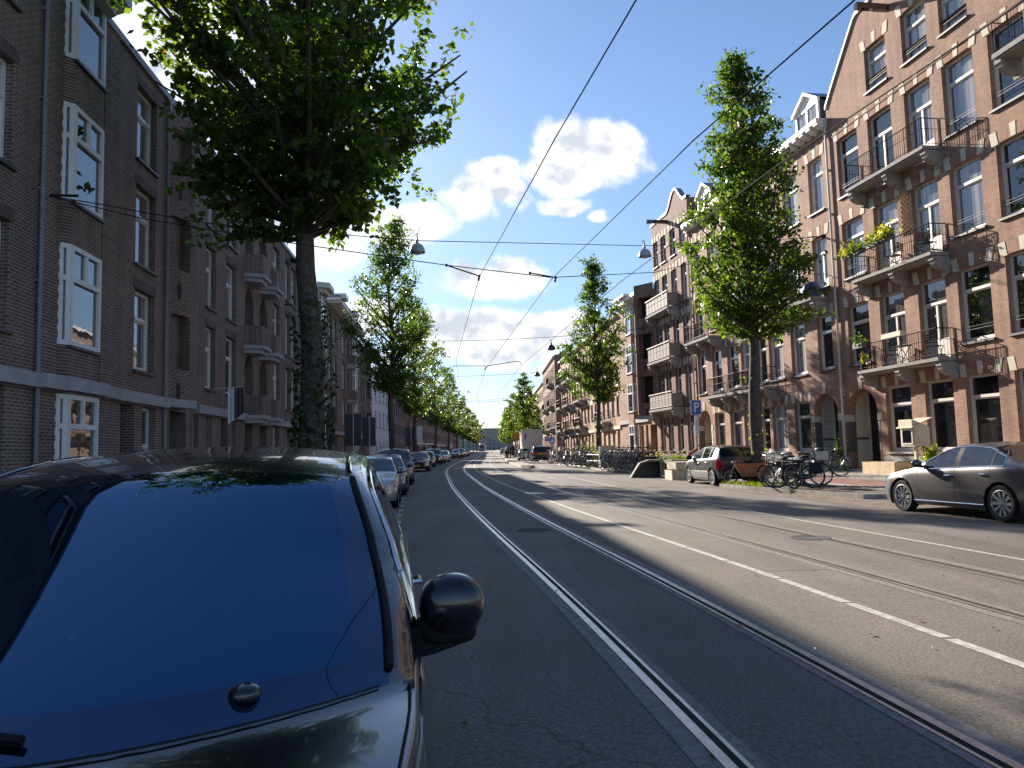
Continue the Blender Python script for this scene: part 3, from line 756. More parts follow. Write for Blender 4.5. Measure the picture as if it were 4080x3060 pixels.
def brick_balcony(par, x0, x1, z, out, mat, h=0.85):
    P = [(x0, .004), (x0 + .28, out), (x1 - .28, out), (x1, .004)]
    m = M(); m.prism(P, 'z', z, z + h); m.prism([(x0 + .2, .1), (x0 + .42, out - .14), (x1 - .42, out - .14), (x1 - .2, .1)], 'z', z + h - .001, z + h + .004, 1)
    b = m.build('balcony', [MT[mat], MT['dark']], par)
    s = M(); s.prism([(x0 - .05, .004), (x0 + .24, out + .06), (x1 - .24, out + .06), (x1 + .05, .004)], 'z', z - .16, z - .003)
    s.prism([(x0 + .08, .004), (x0 + .36, out - .1), (x1 - .36, out - .1), (x1 - .08, .004)], 'z', z - .34, z - .161); s.build('balcony_slab', MT['band'], b)
    return b
L_ROWS = [(4.1, 6.4), (7.1, 9.38), (10.12, 12.32)]
B_ROWS = [(1.0, 3.1), (4.2, 6.5), (7.5, 9.78), (10.85, 12.95)]
LG_ROWS = [(4.42, 6.15), (7.6, 9.3), (10.85, 12.2)]

l1 = thing('brick_house', 'long dark brown brick house at the left with loggias and a pale band', 'house', (*OLF, 0), RZL, 'brick houses along the left pavement')
ops = []; X = lambda a, b: (-b, -a)
singles = [(-9.95, -8.5), (-3.6, -2.4), (-1.0, .45), (7.25, 8.8), (10.3, 11.5), (11.85, 13.3)]
near = [(-17.7, -16.1), (-20.4, -18.8)]
doors3 = [(1.85, 3.3), (4.45, 6.0)]
for z0, z1 in L_ROWS:
    for a, b in singles: ops.append((*X(a, b), z0, z1, .2))
    for a, b in doors3: ops.append((*X(a, b), z0 - .3, z1 - .2, .7, 'point'))
for z0, z1 in B_ROWS[1:]:
    for a, b in near: ops.append((*X(a, b), z0, z1 - .1, .2))
gnd = [(-10.75, -9.85, .35, 'd'), (-9.25, -8.3, .9, 'w'), (-7.1, -5.6, .35, 'd'), (-4.9, -4.3, .9, 'w'), (-3.4, -2.8, .9, 'w'), (-1.6, -.7, .35, 'd'), (-.1, .55, .9, 'w'),
       (1.9, 3.2, .35, 'd'), (4.5, 5.9, .35, 'd'), (7.3, 8.5, .9, 'w'), (10.4, 11.4, .9, 'w'), (12.0, 13.1, .35, 'd'), (-17.7, -16.1, .4, 'w'), (-20.4, -18.8, .9, 'w')]
for a, b, z0, k in gnd: ops.append((*X(a, b), z0, 3.1, .6 if k == 'd' else .2))
m = M(); wall(m, -14.15, 34.0, -.4, 13.0, ops, back=None); shell(m, -14.15, 34.0, -.4, 13.0, 9)
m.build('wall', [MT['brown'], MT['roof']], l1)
m = M(); m.box(-14.1, 34.0, 0, .1, 12.86, 13.06); m.build('roof_edge', MT['lead'], l1)
m = M()
for xa, xb, y in ((-14.15, 4.6, .16), (7.56, 11.3, .16), (11.3, 12.2, .24), (14.3, 15.1, .30), (15.1, 34, .16)): m.box(xa, xb, 0, y, 3.16, 3.46)
m.prism([(12.2, 0), (14.3, 0), (14.2, .36), (12.3, .36)], 'z', 3.17, 3.47)
m.build('band', MT['band'], l1)
for z0, z1 in L_ROWS:
    for a, b in singles: window(l1, *X(a, b), z0, z1, rec=.18, tr=.66, mat='white', glass='glassL', lintel='brown')
for z0, z1 in L_ROWS:
    for a, b in doors3:
        window(l1, *X(a, b), z0 - .3, z1 - .75, rec=.6, tr=.75, cb=2, panel=.5, mat='white', glass='glassD', sill=None, name='balcony_door')
for z0, z1 in B_ROWS[1:]:
    for a, b in near: window(l1, *X(a, b), z0, z1 - .1, rec=.18, tr=.66, mat='white', glass='glassL', lintel='brown')
for a, b, z0, k in gnd:
    if k == 'w': window(l1, *X(a, b), z0, 3.1, rec=.18, tr=.5, cb=1, ct=1, mat='white', glass='glassD', sill='slate')
    else:
        d = M(); x0, x1 = X(a, b); d.box(x0, x1, -.66, -.58, z0, 3.1, 0); d.box(x0, x0 + .08, -.58, -.5, z0, 3.1, 1); d.box(x1 - .08, x1, -.58, -.5, z0, 3.1, 1); d.box(x0 + .08, x1 - .08, -.58, -.52, 2.5, 2.58, 1)
        d.build('door', [MT['dark'], MT['redD']], l1)
bay(l1, 12.52, 14.02, .2, .2, B_ROWS, -.3, 13.05, 'brown')
zigzag(l1, 14.28, 15.02, 0, 3.16, 'brown'); zigzag(l1, 14.28, 15.02, 3.47, 13, 'brown')
zigzag(l1, 11.35, 12.15, 0, 3.16, 'brown', out=.12); zigzag(l1, 11.35, 12.15, 3.47, 13, 'brown', out=.12)
loggia(l1, 7.5, 6.2, .4, LG_ROWS, 3.47, 13.1, 'brown')
for z in (3.4, 6.42, 9.55):
    brick_balcony(l1, *X(1.68, 3.5), z, .75, 'brown'); brick_balcony(l1, *X(4.25, 6.15), z, .75, 'brown')
hoist(l1, -11.7, 12.6, 1.3)
drainpipe(l1, 15.06, .2, 12.8, 'lead', .07)
drainpipe(l1, 7.7, .2, 12.8, 'lead', .07)

l2 = thing('brick_house', 'brown brick house with white bay windows and deep white eaves, behind the big left trunk', 'house', (*OLF, 0), RZL, 'brick houses along the left pavement')
ops = []; s2 = [(16.2, 17.5), (18.2, 19.5), (25.9, 27.5), (28.4, 30.0), (33.2, 35.2), (47.2, 48.6), (49.4, 50.8)]; d2 = [(36.6, 38.0)]
for z0, z1 in L_ROWS:
    for a, b in s2: ops.append((*X(a, b), z0, z1, .2))
    for a, b in d2: ops.append((*X(a, b), z0 - .3, z1 - .2, .7, 'point'))
for a, b in s2: ops.append((*X(a, b), .9, 3.1, .3))
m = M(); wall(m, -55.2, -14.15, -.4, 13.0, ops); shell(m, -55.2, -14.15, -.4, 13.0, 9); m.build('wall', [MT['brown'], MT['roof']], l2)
m = M(); m.box(-54.8, -14.2, 0, .16, 3.2, 3.5); m.build('band', MT['band'], l2)
m = M(); m.box(-43.0, -25.0, 0.0, .95, 13.02, 13.22, 0); k = -42.8
while k < -25: m.box(k, k + .1, .02, .9, 12.86, 13.018, 0); k += .7
m.box(-43.0, -25.0, -.5, .95, 13.222, 13.40, 1)
for x in (-26.0, -33.0): m.box(x - .8, x + .8, .3, 1.35, 13.2, 13.55, 0)
m.build('eaves', [MT['white'], MT['lead']], l2)
for z0, z1 in L_ROWS:
    for a, b in s2: window(l2, *X(a, b), z0, z1, tr=.66, mat='white', glass='glassL', lintel='brown')
    for a, b in d2: window(l2, *X(a, b), z0 - .3, z1 - .75, rec=.6, tr=.75, cb=2, panel=.5, mat='white', glass='glassD', sill=None, name='balcony_door')
for a, b in s2: window(l2, *X(a, b), .9, 3.1, rec=.2, tr=.5, mat='white', glass='glassD')
bay(l2, -23.0, -21.3, .25, .3, B_ROWS, -.3, 13.05, 'brown'); bay(l2, -42.3, -40.6, .25, .3, B_ROWS, -.3, 13.05, 'brown')
for x in (-24.4, -20.4, -43.7, -39.7): zigzag(l2, x - .4, x + .4, 0, 13, 'brown')
for z in (6.42, 9.55): brick_balcony(l2, -38.2, -36.4, z, .75, 'brown')
loggia(l2, -51.6, -53.4, .5, LG_ROWS, 3.5, 13.1, 'brown')

# ---------------------------------------------------------------- R4 red twin of the left houses
r4 = thing('brick_house', 'orange brick house with tall white bay windows, zigzag pilasters and a shaded loggia', 'house', (*OR, 0), RZR, 'brick houses along the right pavement')
RR = [(4.3, 6.7), (7.5, 9.85), (10.7, 12.9)]; RB = [(1.2, 3.4), (4.45, 6.75), (7.6, 9.95), (10.8, 13.0)]; RL = [(4.9, 6.9), (8.2, 10.1), (11.3, 12.9)]
ops = [(26.95, 28.2, z0, z1, .2) for z0, z1 in RR] + [(26.4, 27.0, .5, 3.3, .5), (27.5, 28.2, .5, 3.3, .4), (24.4, 25.9, .5, 3.3, .6)]
m = M(); wall(m, 23.9, 33.6, .0, 13.4, ops); shell(m, 23.9, 33.6, .0, 13.4, 9); m.build('wall', [MT['redL'], MT['roof']], r4)
for z0, z1 in RR: window(r4, 26.95, 28.2, z0, z1, tr=.66, mat='white', lintel='soldier')
window(r4, 27.5, 28.2, .6, 3.3, rec=.35, tr=.7, mat='cream', glass='glassD')
for a, b in ((26.4, 27.0), (24.4, 25.9)):
    d = M(); d.box(a, b, -.5, -.45, .5, 3.3, 0); d.build('door', [MT['dark']], r4)
bay(r4, 29.2, 30.6, .22, .28, RB, .1, 13.2, 'redL')
zigzag(r4, 28.45, 28.85, .1, 13.2, 'redL'); zigzag(r4, 30.95, 31.4, .1, 13.2, 'redL')
loggia(r4, 24.02, 25.55, 1.0, RL, 3.95, 13.9, 'redD')
m = M(); m.box(26.0, 33.6, 0, .16, 3.55, 3.85); m.build('band', MT['band'], r4)
m = M(); m.box(26.4, 33.5, 0, .7, 13.42, 13.7); m.box(28.3, 31.4, .1, 1.0, 13.72, 13.9); m.build('eaves', MT['white'], r4)

# ---------------------------------------------------------------- plainer houses further down the street
def row_house(label, org, rz, L, H, wallm, floors, cols, base, group, side=1, frame='white', balc=(), awning=None, band=None, roofz=0, depth=9, lint=None, gz=True, sx=0.0, wfrac=.52, arch=False, nb_mat='iron', simple=False):
    r = thing('brick_house' if 'brick' in label else 'house', label, 'house', (*org, 0), rz, group)
    pitch = L / cols; fh = (H - base - .7) / floors; ops = []; W = []
    for f in range(floors):
        for c in range(cols):
            x = sx + pitch * (c + .5); w = pitch * wfrac / 1; w = min(w, 1.5)
            z0 = base + f * fh + (.95 if f else .75); z1 = base + (f + 1) * fh - .35
            if f == 0 and c % 3 == 1: z0 = base + .05
            a = 'round' if (arch and f == 0) else None
            ops.append((x - w / 2, x + w / 2, z0, z1, .2) + ((a,) if a else ())); W.append((x - w / 2, x + w / 2, z0, z1, f, c))
    m = M(); wall(m, sx, sx + L, base - .6, H, ops); shell(m, sx, sx + L, base - .6, H, depth); m.build('wall', [MT[wallm], MT['roof']], r)
    if simple:
        m = M()
        for a, b, z0, z1, f, c in W:
            m.box(a, b, -.2, -.12, z0, z1, 0)
            zt = z0 + (z1 - z0) * .68
            for za, zb in ((z0 + .1, zt - .06), (zt + .06, z1 - .1)): m.poly([(a + .1, -.115, za), (a + .1, -.115, zb), (b - .1, -.115, zb), (b - .1, -.115, za)], 1)
        o = m.build('window', [MT[frame], MT['glass']], r)
        if len(W) > 100: o['kind'] = 'stuff'
    for a, b, z0, z1, f, c in ([] if simple else W):
        window(r, a, b, z0, z1 - (.35 if arch and f == 0 else 0), rec=.17, tr=.68, mat=frame, glass='glassD' if (c + f) % 2 else 'glass', lintel=lint, sill='slate' if f else None, name='window' if not (f == 0 and c % 3 == 1) else 'door', panel=0 if not (f == 0 and c % 3 == 1) else .8)
    for f, c0, c1 in balc:
        balcony(r, sx + pitch * c0, sx + pitch * c1, base + f * fh + .45, depth=.85, brackets=2, gap=.16, mat=nb_mat)
    if band: m = M(); m.box(sx, sx + L, 0, .12, base + fh - .3, base + fh - .02); m.build('band', MT[band], r)
    m = M(); m.box(sx, sx + L, 0, .35, H + .002, H + .22); m.build('cornice', MT['white' if side > 0 else 'cream'], r)
    if roofz:
        m = M(); m.poly([(sx, -.1, H + .1), (sx, -3, H + roofz), (sx + L, -3, H + roofz), (sx + L, -.1, H + .1)][::-1]); m.poly([(sx, -.1, H + .1), (sx, -3, H + .1), (sx, -3, H + roofz)]); m.poly([(sx + L, -.1, H + .1), (sx + L, -3, H + roofz), (sx + L, -3, H + .1)]); m.poly([(sx, -3, H + roofz), (sx, -3.01, H), (sx + L, -3.01, H), (sx + L, -3, H + roofz)]); m.build('roof', MT['roof'], r)
    if awning:
        for a0, a1 in awning:
            m = M(); z = base + fh - .5; m.poly([(a0, .02, z + .35), (a1, .02, z + .35), (a1, 1.3, z - .25), (a0, 1.3, z - .25)]); m.poly([(a0, 1.3, z - .25), (a1, 1.3, z - .25), (a1, 1.3, z - .45), (a0, 1.3, z - .45)]); m.build('awning', MT['greyc'], r)
    return r
GR = 'brick houses along the right pavement'; GL = 'brick houses along the left pavement'
p5 = (frx(66.1), 66.1); h5 = math.atan(-0.077)
RZ5 = R(90) - h5
row_house('orange brick house with stacked balconies and yellow flags, right of the far crossing', p5, RZ5, 36, 13.0, 'redL', 4, 17, .62, GR, balc=[(1, 2, 4), (2, 2, 4), (3, 2, 4), (1, 8, 10), (2, 8, 10), (3, 8, 10), (1, 12, 14), (2, 12, 14), (3, 12, 14), (2, 15.2, 16.8), (1, 15.2, 16.8), (3, 15.2, 16.8)], band='stone', lint='stone')
h6 = math.atan(-0.0314); RZ6 = R(90) - h6
r6 = row_house('tall dark red corner house across the side street, with white upper windows', (6.6, 118), RZ6, 26, 15.8, 'redD', 4, 11, .9, GR, balc=[(1, 1, 3), (2, 1, 3), (3, 1, 3), (1, 6, 8), (2, 6, 8)], roofz=2.2)
# its gable end faces the side street and the camera
m = M(); m.T = Matrix.Rotation(math.pi / 2, 4, 'Z')
ops = [(-2.1 - 2.6 * c, -1.0 - 2.6 * c, .9 + 3.7 * f + .7, .9 + 3.7 * f + 3.2, .2) for f in range(4) for c in range(3)]
wall(m, -9.0, 0.0, .3, 16.2, ops, y=.22); m.poly([(-9, 0, 16.2), (0, 0, 16.2), (0, .22, 16.2), (-9, .22, 16.2)]); m.poly([(0, 0, .3), (0, .22, .3), (0, .22, 16.2), (0, 0, 16.2)]); m.T = None
me = m.build('end_wall', [MT['redD'], MT['glassD']], r6)
for i, (x0, x1, z0, z1, _) in enumerate(ops):
    o = window(r6, 0, x1 - x0, z0, z1, rec=0, tr=.68, mat='white', glass='glassD', name='window'); o.location = (-.06, x0, z0); o.rotation_euler = (0, 0, math.pi / 2)
m = M(); m.box(-.9, -.1, -5.2, -.6, 4.9, 5.0); m.box(-.9, -.1, -5.2, -.6, 8.6, 8.7); m.build('balcony', MT['iron'], r6)
row_house('far red brick terrace with pointed roof fronts beyond the tall corner house', (6.6 - .0314 * 26, 144.1), RZ6, 60, 14.0, 'red', 4, 24, 1.0, GR, balc=[(1, 2, 4), (2, 2, 4), (2, 8, 10), (1, 12, 14)], roofz=1.8)
row_house('farthest orange brick terrace on the right, mostly behind the trees', (6.6 - .0314 * 86, 204.2), RZ6, 130, 13.5, 'redL', 4, 44, 1.3, GR, simple=True)
HL = math.atan(-0.0314); RZL2 = R(-90) - HL
def lorg(y): return (flx(y), y)
def lh(label, y0, y1, H, wm, floors, cols, **k):
    g = k.pop('group', GL)
    return row_house(label, lorg(y1), RZL2, y1 - y0, H, wm, floors, cols, k.pop('base', .0046 * y0 + .2), g, side=-1, **k)
lh('white plastered house with arched ground floor windows, between two left tree trunks', 86.4, 103, 11.0, 'grout', 3, 5, frame='greyp', arch=True, wfrac=.36, lint='grout')
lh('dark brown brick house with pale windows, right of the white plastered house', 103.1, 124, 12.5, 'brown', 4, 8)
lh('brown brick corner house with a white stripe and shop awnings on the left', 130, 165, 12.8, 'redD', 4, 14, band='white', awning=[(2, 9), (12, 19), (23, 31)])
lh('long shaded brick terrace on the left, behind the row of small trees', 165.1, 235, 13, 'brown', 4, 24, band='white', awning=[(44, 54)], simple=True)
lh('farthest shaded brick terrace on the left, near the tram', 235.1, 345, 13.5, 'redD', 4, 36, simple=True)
row_house('distant pale grey brick apartment block closing the end of the street', (33, 520), R(180), 95, 17, 'conc', 5, 34, 2.2, None, side=-1, simple=True)
# ---------------------------------------------------------------- ground, road, pavements
RX = [(-30, 4.6), (-10, 2.5), (0, 1.46), (6, 0.78), (9.2, 0.36), (12, -.04), (15, -.47), (19, -1.0), (25, -1.76), (32, -2.6), (44, -3.82), (54, -4.8), (64, -5.48), (76, -6.06), (88, -6.42), (100, -6.72), (130, -7.5), (165, -8.55), (250, -11.2), (600, -22.2)]
def _curve(tab):
    ys = np.array([t[0] for t in tab], float); xs = np.array([t[1] for t in tab], float)
    g = np.arange(-30, 600.1, 0.5); v = np.interp(g, ys, xs)
    k = np.exp(-0.5 * (np.arange(-12, 13) / 5.0) ** 2); k /= k.sum()
    v2 = np.convolve(np.pad(v, 12, mode='reflect', reflect_type='odd'), k, 'valid')
    return lambda y: float(np.interp(y, g, v2))
rx = _curve(RX)
def ysamp(a, b):
    out = []; y = a
    while y < b:
        out.append(y); y += 0.6 if y < 40 else 1.5 if y < 130 else 8
    out.append(b); return out
def strip(name, f0, f1, y0, y1, dz, mat, dz1=None, label=None, kind='structure', edges=None, parent=None):
    """a sheet following the street from offset f0 to f1, dz above the ground slope; edges: depth of a vertical face (left,right)"""
    dz1 = dz if dz1 is None else dz1
    m = M(); P = [((f0(y), y, zg(y) + dz), (f1(y), y, zg(y) + dz1)) for y in ysamp(y0, y1)]
    for (a, b), (c, d) in zip(P, P[1:]):
        m.poly([a, b, d, c])
        if edges:
            if edges[0]: m.poly([a, c, (c[0], c[1], c[2] - edges[0]), (a[0], a[1], a[2] - edges[0])])
            if edges[1]: m.poly([b, (b[0], b[1], b[2] - edges[1]), (d[0], d[1], d[2] - edges[1]), d])
    if edges:
        for (a, b), s in ((P[0], 1), (P[-1], -1)):
            e = max(edges); q = [a, b, (b[0], b[1], b[2] - e), (a[0], a[1], a[2] - e)]; m.poly(q[::s])
    o = m.build(name, MT[mat], parent); return tag(o, label, None, None, kind)
off = lambda k: (lambda y: rx(y) + k)
qR = lambda q: (lambda y: frx(y) - q * 1.012)
qL = lambda q: (lambda y: flx(y) + q)
m = M(); m.poly([(-500, -60, zg(-60) - .03), (500, -60, zg(-60) - .03), (500, 900, zg(900) - .03), (-500, 900, zg(900) - .03)])
tag(m.build('ground', MT['conc']), 'flat city ground under the street', kind='structure')
def roadR(y):   # right-hand edge of the carriageway
    return frx(y) - 8.6 if y < 30 else frx(y) - (8.6 - 2.0 * min(1, (y - 30) / 12))
strip('road', off(-1.8), lambda y: roadR(y) + .2, -30, 118, 0, 'road')
strip('road', off(-2.0), lambda y: frx(y) - 5.6, 118, 590, 0, 'road')
strip('parking_bay', off(-4.05), off(-1.8), -30, 590, .003, 'clink')
strip('parking_bay', lambda y: roadR(y), qR(5.2), -20, 118, .004, 'clink')
# rails: running surface, groove, lip and the worn bed beside them
for k in (0.0, 1.33, 3.65, 5.05):
    m = M()
    for y0, y1 in zip(ysamp(-12, 500), ysamp(-12, 500)[1:]):
        def q(a, b, z, mi):
            m.poly([(rx(y0) + k + a, y0, zg(y0) + z), (rx(y0) + k + b, y0, zg(y0) + z), (rx(y1) + k + b, y1, zg(y1) + z), (rx(y1) + k + a, y1, zg(y1) + z)], mi)
        s = 1 if k in (0.0, 3.65) else -1
        for a, b, z, mi in ((-.16, -.032, .004, 2), (-.032, .030, .009, 0), (.030, .078, .0045, 1), (.078, .105, .008, 0), (.105, .18, .004, 2)):
            if s < 0: a, b = -b, -a
            q(a, b, z, mi)
    tag(m.build('tram_rail', [MT['rail'], MT['groove'], MT['railcon']]), kind='structure')
# painted lines
ce = lambda y: 2.62 - .0135 * min(max(y - 10, 0), 33)
def line(name, f, w, y0, y1, dash=None):
    m = M(); y = y0
    while y < y1:
        e = min(y1, y + (dash[0] if dash else 1.2))
        n = 3
        for i in range(n):
            a = y + (e - y) * i / n; b = y + (e - y) * (i + 1) / n
            m.poly([(f(a) - w / 2, a, zg(a) + .004), (f(a) + w / 2, a, zg(a) + .004), (f(b) + w / 2, b, zg(b) + .004), (f(b) - w / 2, b, zg(b) + .004)])
        y = e + (dash[1] if dash else 0)
    tag(m.build(name, MT['mark']), kind='structure')
line('lane_marking', lambda y: rx(y) + ce(y), .105, 2, 120, (1.35, .05))
line('lane_marking', off(6.12), .085, 2, 56)
line('parking_line', off(-1.83), .12, 12, 120, (.55, 1.1))
m = M()
for y0 in (106,):
    m.poly([(rx(y0) - 1.6, y0, zg(y0) + .005), (rx(y0) + 5.0, y0, zg(y0) + .005), (rx(y0) + 5.0, y0 + 1.3, zg(y0 + 1.3) + .005), (rx(y0) - 1.6, y0 + 1.3, zg(y0 + 1.3) + .005)])
tag(m.build('crossing_marking', MT['mark']), kind='structure')
# repaired patches and covers in the carriageway
for x0, x1, y0, y1 in ((.9, 2.2, 14, 17.5), (3.0, 3.9, 9.5, 12.5), (-.5, .4, 26, 31), (5.6, 7.2, 19, 24), (2.3, 4.4, 33, 40)):
    m = M(); n = 6; P = [(x0 - .12 * (y1 - y0) * k / n * .9, y0 + (y1 - y0) * k / n) for k in range(n + 1)]
    for (xa, ya), (xb, yb) in zip(P, P[1:]): m.poly([(xa, ya, zg(ya) + .0022), (xa + x1 - x0, ya, zg(ya) + .0022), (xb + x1 - x0, yb, zg(yb) + .0022), (xb, yb, zg(yb) + .0022)])
    tag(m.build('asphalt_patch', MT['road2']), kind='structure')
for x, y, lb in ((4.75, 12.6, 'round iron cover in the road between the right rails and the near edge'), (.35, 14.8, 'round iron cover in the road between the left rails')):
    m = M(); m.lathe([(.002, .006), (.27, .006), (.28, .009), (.31, .009), (.33, .002)], 28); o = m.build('manhole_cover', MT['cover'], smooth=30); tag(o, lb, 'manhole cover', 'manhole covers'); o.location = (x, y, zg(y) + .001)
# pavements
KB = .13
strip('sidewalk', qL(-1.0), off(-4.2), -30, 590, .25, 'pave', KB)
strip('kerb', off(-4.2), off(-4.04), -30, 590, KB + .004, 'kerb', edges=(.02, .16))
strip('kerb', qR(5.36), qR(5.2), -20, 118, KB + .002, 'kerb', edges=(.16, .02))
strip('verge', qR(5.2), qR(5.05), -20, 118, KB, 'kerb')
strip('cycle_path', qR(5.05), qR(3.4), -20, 118, KB + .002, 'cyc', KB + .03)
strip('sidewalk', qR(3.4), qR(-1.0), -20, 118, KB + .034, 'pave', .27)
strip('sidewalk', lambda y: frx(y) - 5.6, qR(-1.0), 124, 590, KB, 'pave', .25, edges=(.14, 0))
# raised planted islands between the bays where trees, bikes and rubbish stand
def pad(name, pts, h, mat, kmat='kerb', kw=.13):
    m = M(); n = len(pts); cx = sum(p[0] for p in pts) / n; cy = sum(p[1] for p in pts) / n
    inn = [(p[0] + (cx - p[0]) * min(.5, kw / max(.01, math.hypot(cx - p[0], cy - p[1]))), p[1] + (cy - p[1]) * min(.5, kw / max(.01, math.hypot(cx - p[0], cy - p[1])))) for p in pts]
    Z = lambda p: zg(p[1]) + h
    m.poly([(*p, Z(p) - .012) for p in inn], 0)
    for i in range(n):
        j = (i + 1) % n
        m.poly([(*inn[i], Z(inn[i])), (*pts[i], Z(pts[i])), (*pts[j], Z(pts[j])), (*inn[j], Z(inn[j]))], 1)
        m.poly([(*pts[i], Z(pts[i])), (*pts[i], Z(pts[i]) - h - .02), (*pts[j], Z(pts[j]) - h - .02), (*pts[j], Z(pts[j]))], 1)
        m.poly([(*inn[i], Z(inn[i])), (*inn[j], Z(inn[j])), (*inn[j], Z(inn[j]) - .015), (*inn[i], Z(inn[i]) - .015)], 1)
    return tag(m.build(name, [MT[mat], MT[kmat]]), kind='structure')
pad('tree_island', [(9.05, 20.2), (7.55, 25.2), (7.15, 27.1), (9.6, 27.1), (10.9, 19.8)], .13, 'soil')
def bx(y, q): return frx(y) - q
pad('tree_island', [(bx(36.6, 6.9), 38.6), (bx(45, 6.75), 45), (bx(55, 6.4), 55), (bx(66, 5.9), 66), (bx(70, 5.35), 70), (bx(55, 5.34), 55), (bx(38.6, 5.34), 38.6)], .125, 'clink')
# tram stop island
pad('tram_stop_platform', [(rx(57) + 5.55, 59.5), (rx(58) + 6.3, 57.5), (rx(60) + 6.75, 58.5), (rx(75) + 6.6, 75), (rx(100) + 6.9, 100), (rx(126) + 6.8, 126), (rx(126) + 5.6, 126), (rx(100) + 5.55, 100), (rx(75) + 5.5, 75)], .2, 'pave')
# leaves lying along the right kerb: nobody could count them
m = M(); rr = random.Random(3)
for k in range(2600):
    t = rr.random(); y = 13 + 16 * rr.random() ** 1.0; x = frx(y) - (5.45 + abs(rr.gauss(0, .35)))
    if k % 6 == 0: x = frx(y) - (8.45 + rr.gauss(0, .2)) + .25
    z = zg(y) + (.03 if x < frx(y) - 5.42 else .16); a = rr.random() * 6.28; s = .022 + .02 * rr.random()
    c, q = math.cos(a) * s, math.sin(a) * s
    m.poly([(x - c, y - q, z), (x + q * .6, y - c * .6, z + .012 * rr.random()), (x + c, y + q, z + .012), (x - q * .6, y + c * .6, z)], k % 2)
for k in range(110):
    y = 3 + 45 * rr.random() ** 1.6; x = rx(y) - 1.7 + 9.5 * rr.random(); a = rr.random() * 6.28; s = .018 + .02 * rr.random(); z = zg(y) + .012; c, q = math.cos(a) * s, math.sin(a) * s
    m.poly([(x - c, y - q, z), (x + q * .6, y - c * .6, z + .012), (x + c, y + q, z), (x - q * .6, y + c * .6, z + .006)], k % 2)
tag(m.build('fallen_leaves', [MT['dry'], MT['leafO']]), 'dry brown fallen leaves scattered along the right kerb', 'leaves', None, 'stuff')
m = M()
for k in range(2200):
    y = 24.6 + 2.4 * rr.random() if k % 2 else 47 + 8 * rr.random(); x = (7.5 - (y - 25) * .3 + .25 + abs(rr.gauss(0, .55))) if k % 2 else bx(y, 6.4) + abs(rr.gauss(0, .35))
    if (k % 2 and rr.random() < .3) or (not k % 2 and math.sin(y * 2.1) < .2): continue
    h = .06 + .13 * rr.random(); a = rr.random() * 6.28; w = .012; lx, ly = rr.gauss(0, .05), rr.gauss(0, .05); z = zg(y) + .11
    m.poly([(x - w * math.cos(a), y - w * math.sin(a), z), (x + w * math.cos(a), y + w * math.sin(a), z), (x + lx, y + ly, z + h)], 0)
tag(m.build('weeds', [MT['shrub']]), 'bright green weeds growing on the tree islands by the kerb', 'weeds', None, 'stuff')

# ---------------------------------------------------------------- trees
def leaves(name, pts, nrm, size, mats, parent, seed, w=.55):
    """one mesh of many small pointed leaves; pts Nx3, nrm Nx3 (approx. facing)"""
    g = np.random.default_rng(seed); n = len(pts)
    d = g.normal(size=(n, 3)); d[:, 2] -= .35; d /= np.linalg.norm(d, axis=1)[:, None]
    u = np.cross(d, nrm + g.normal(scale=.55, size=(n, 3))); u /= np.maximum(np.linalg.norm(u, axis=1), 1e-6)[:, None]
    s = size * (0.65 + .7 * g.random(n))[:, None]
    V = np.empty((n, 4, 3)); V[:, 0] = pts; V[:, 1] = pts + d * s * .45 + u * s * w * .5; V[:, 2] = pts + d * s; V[:, 3] = pts + d * s * .45 - u * s * w * .5
    me = bpy.data.meshes.new(name); me.vertices.add(n * 4); me.vertices.foreach_set('co', V.reshape(-1))
    me.loops.add(n * 4); me.loops.foreach_set('vertex_index', np.arange(n * 4, dtype=np.int32))
    me.polygons.add(n); me.polygons.foreach_set('loop_start', np.arange(0, n * 4, 4, dtype=np.int32))
    try: me.polygons.foreach_set('loop_total', np.full(n, 4, dtype=np.int32))
    except Exception: pass
    for mt in mats[0]: me.materials.append(mt)
    me.polygons.foreach_set('material_index', g.choice(len(mats[0]), n, p=mats[1]).astype(np.int32))
    me.update(calc_edges=True); me.validate()
    return obj(name, me, parent)
GREEN = lambda y, o=0.0: ([MT['leafD'], MT['leafM'], MT['leafY'], MT['leafO']], [.5 - y / 2 - o / 2, .5 - y / 2 - o / 2, y, o])
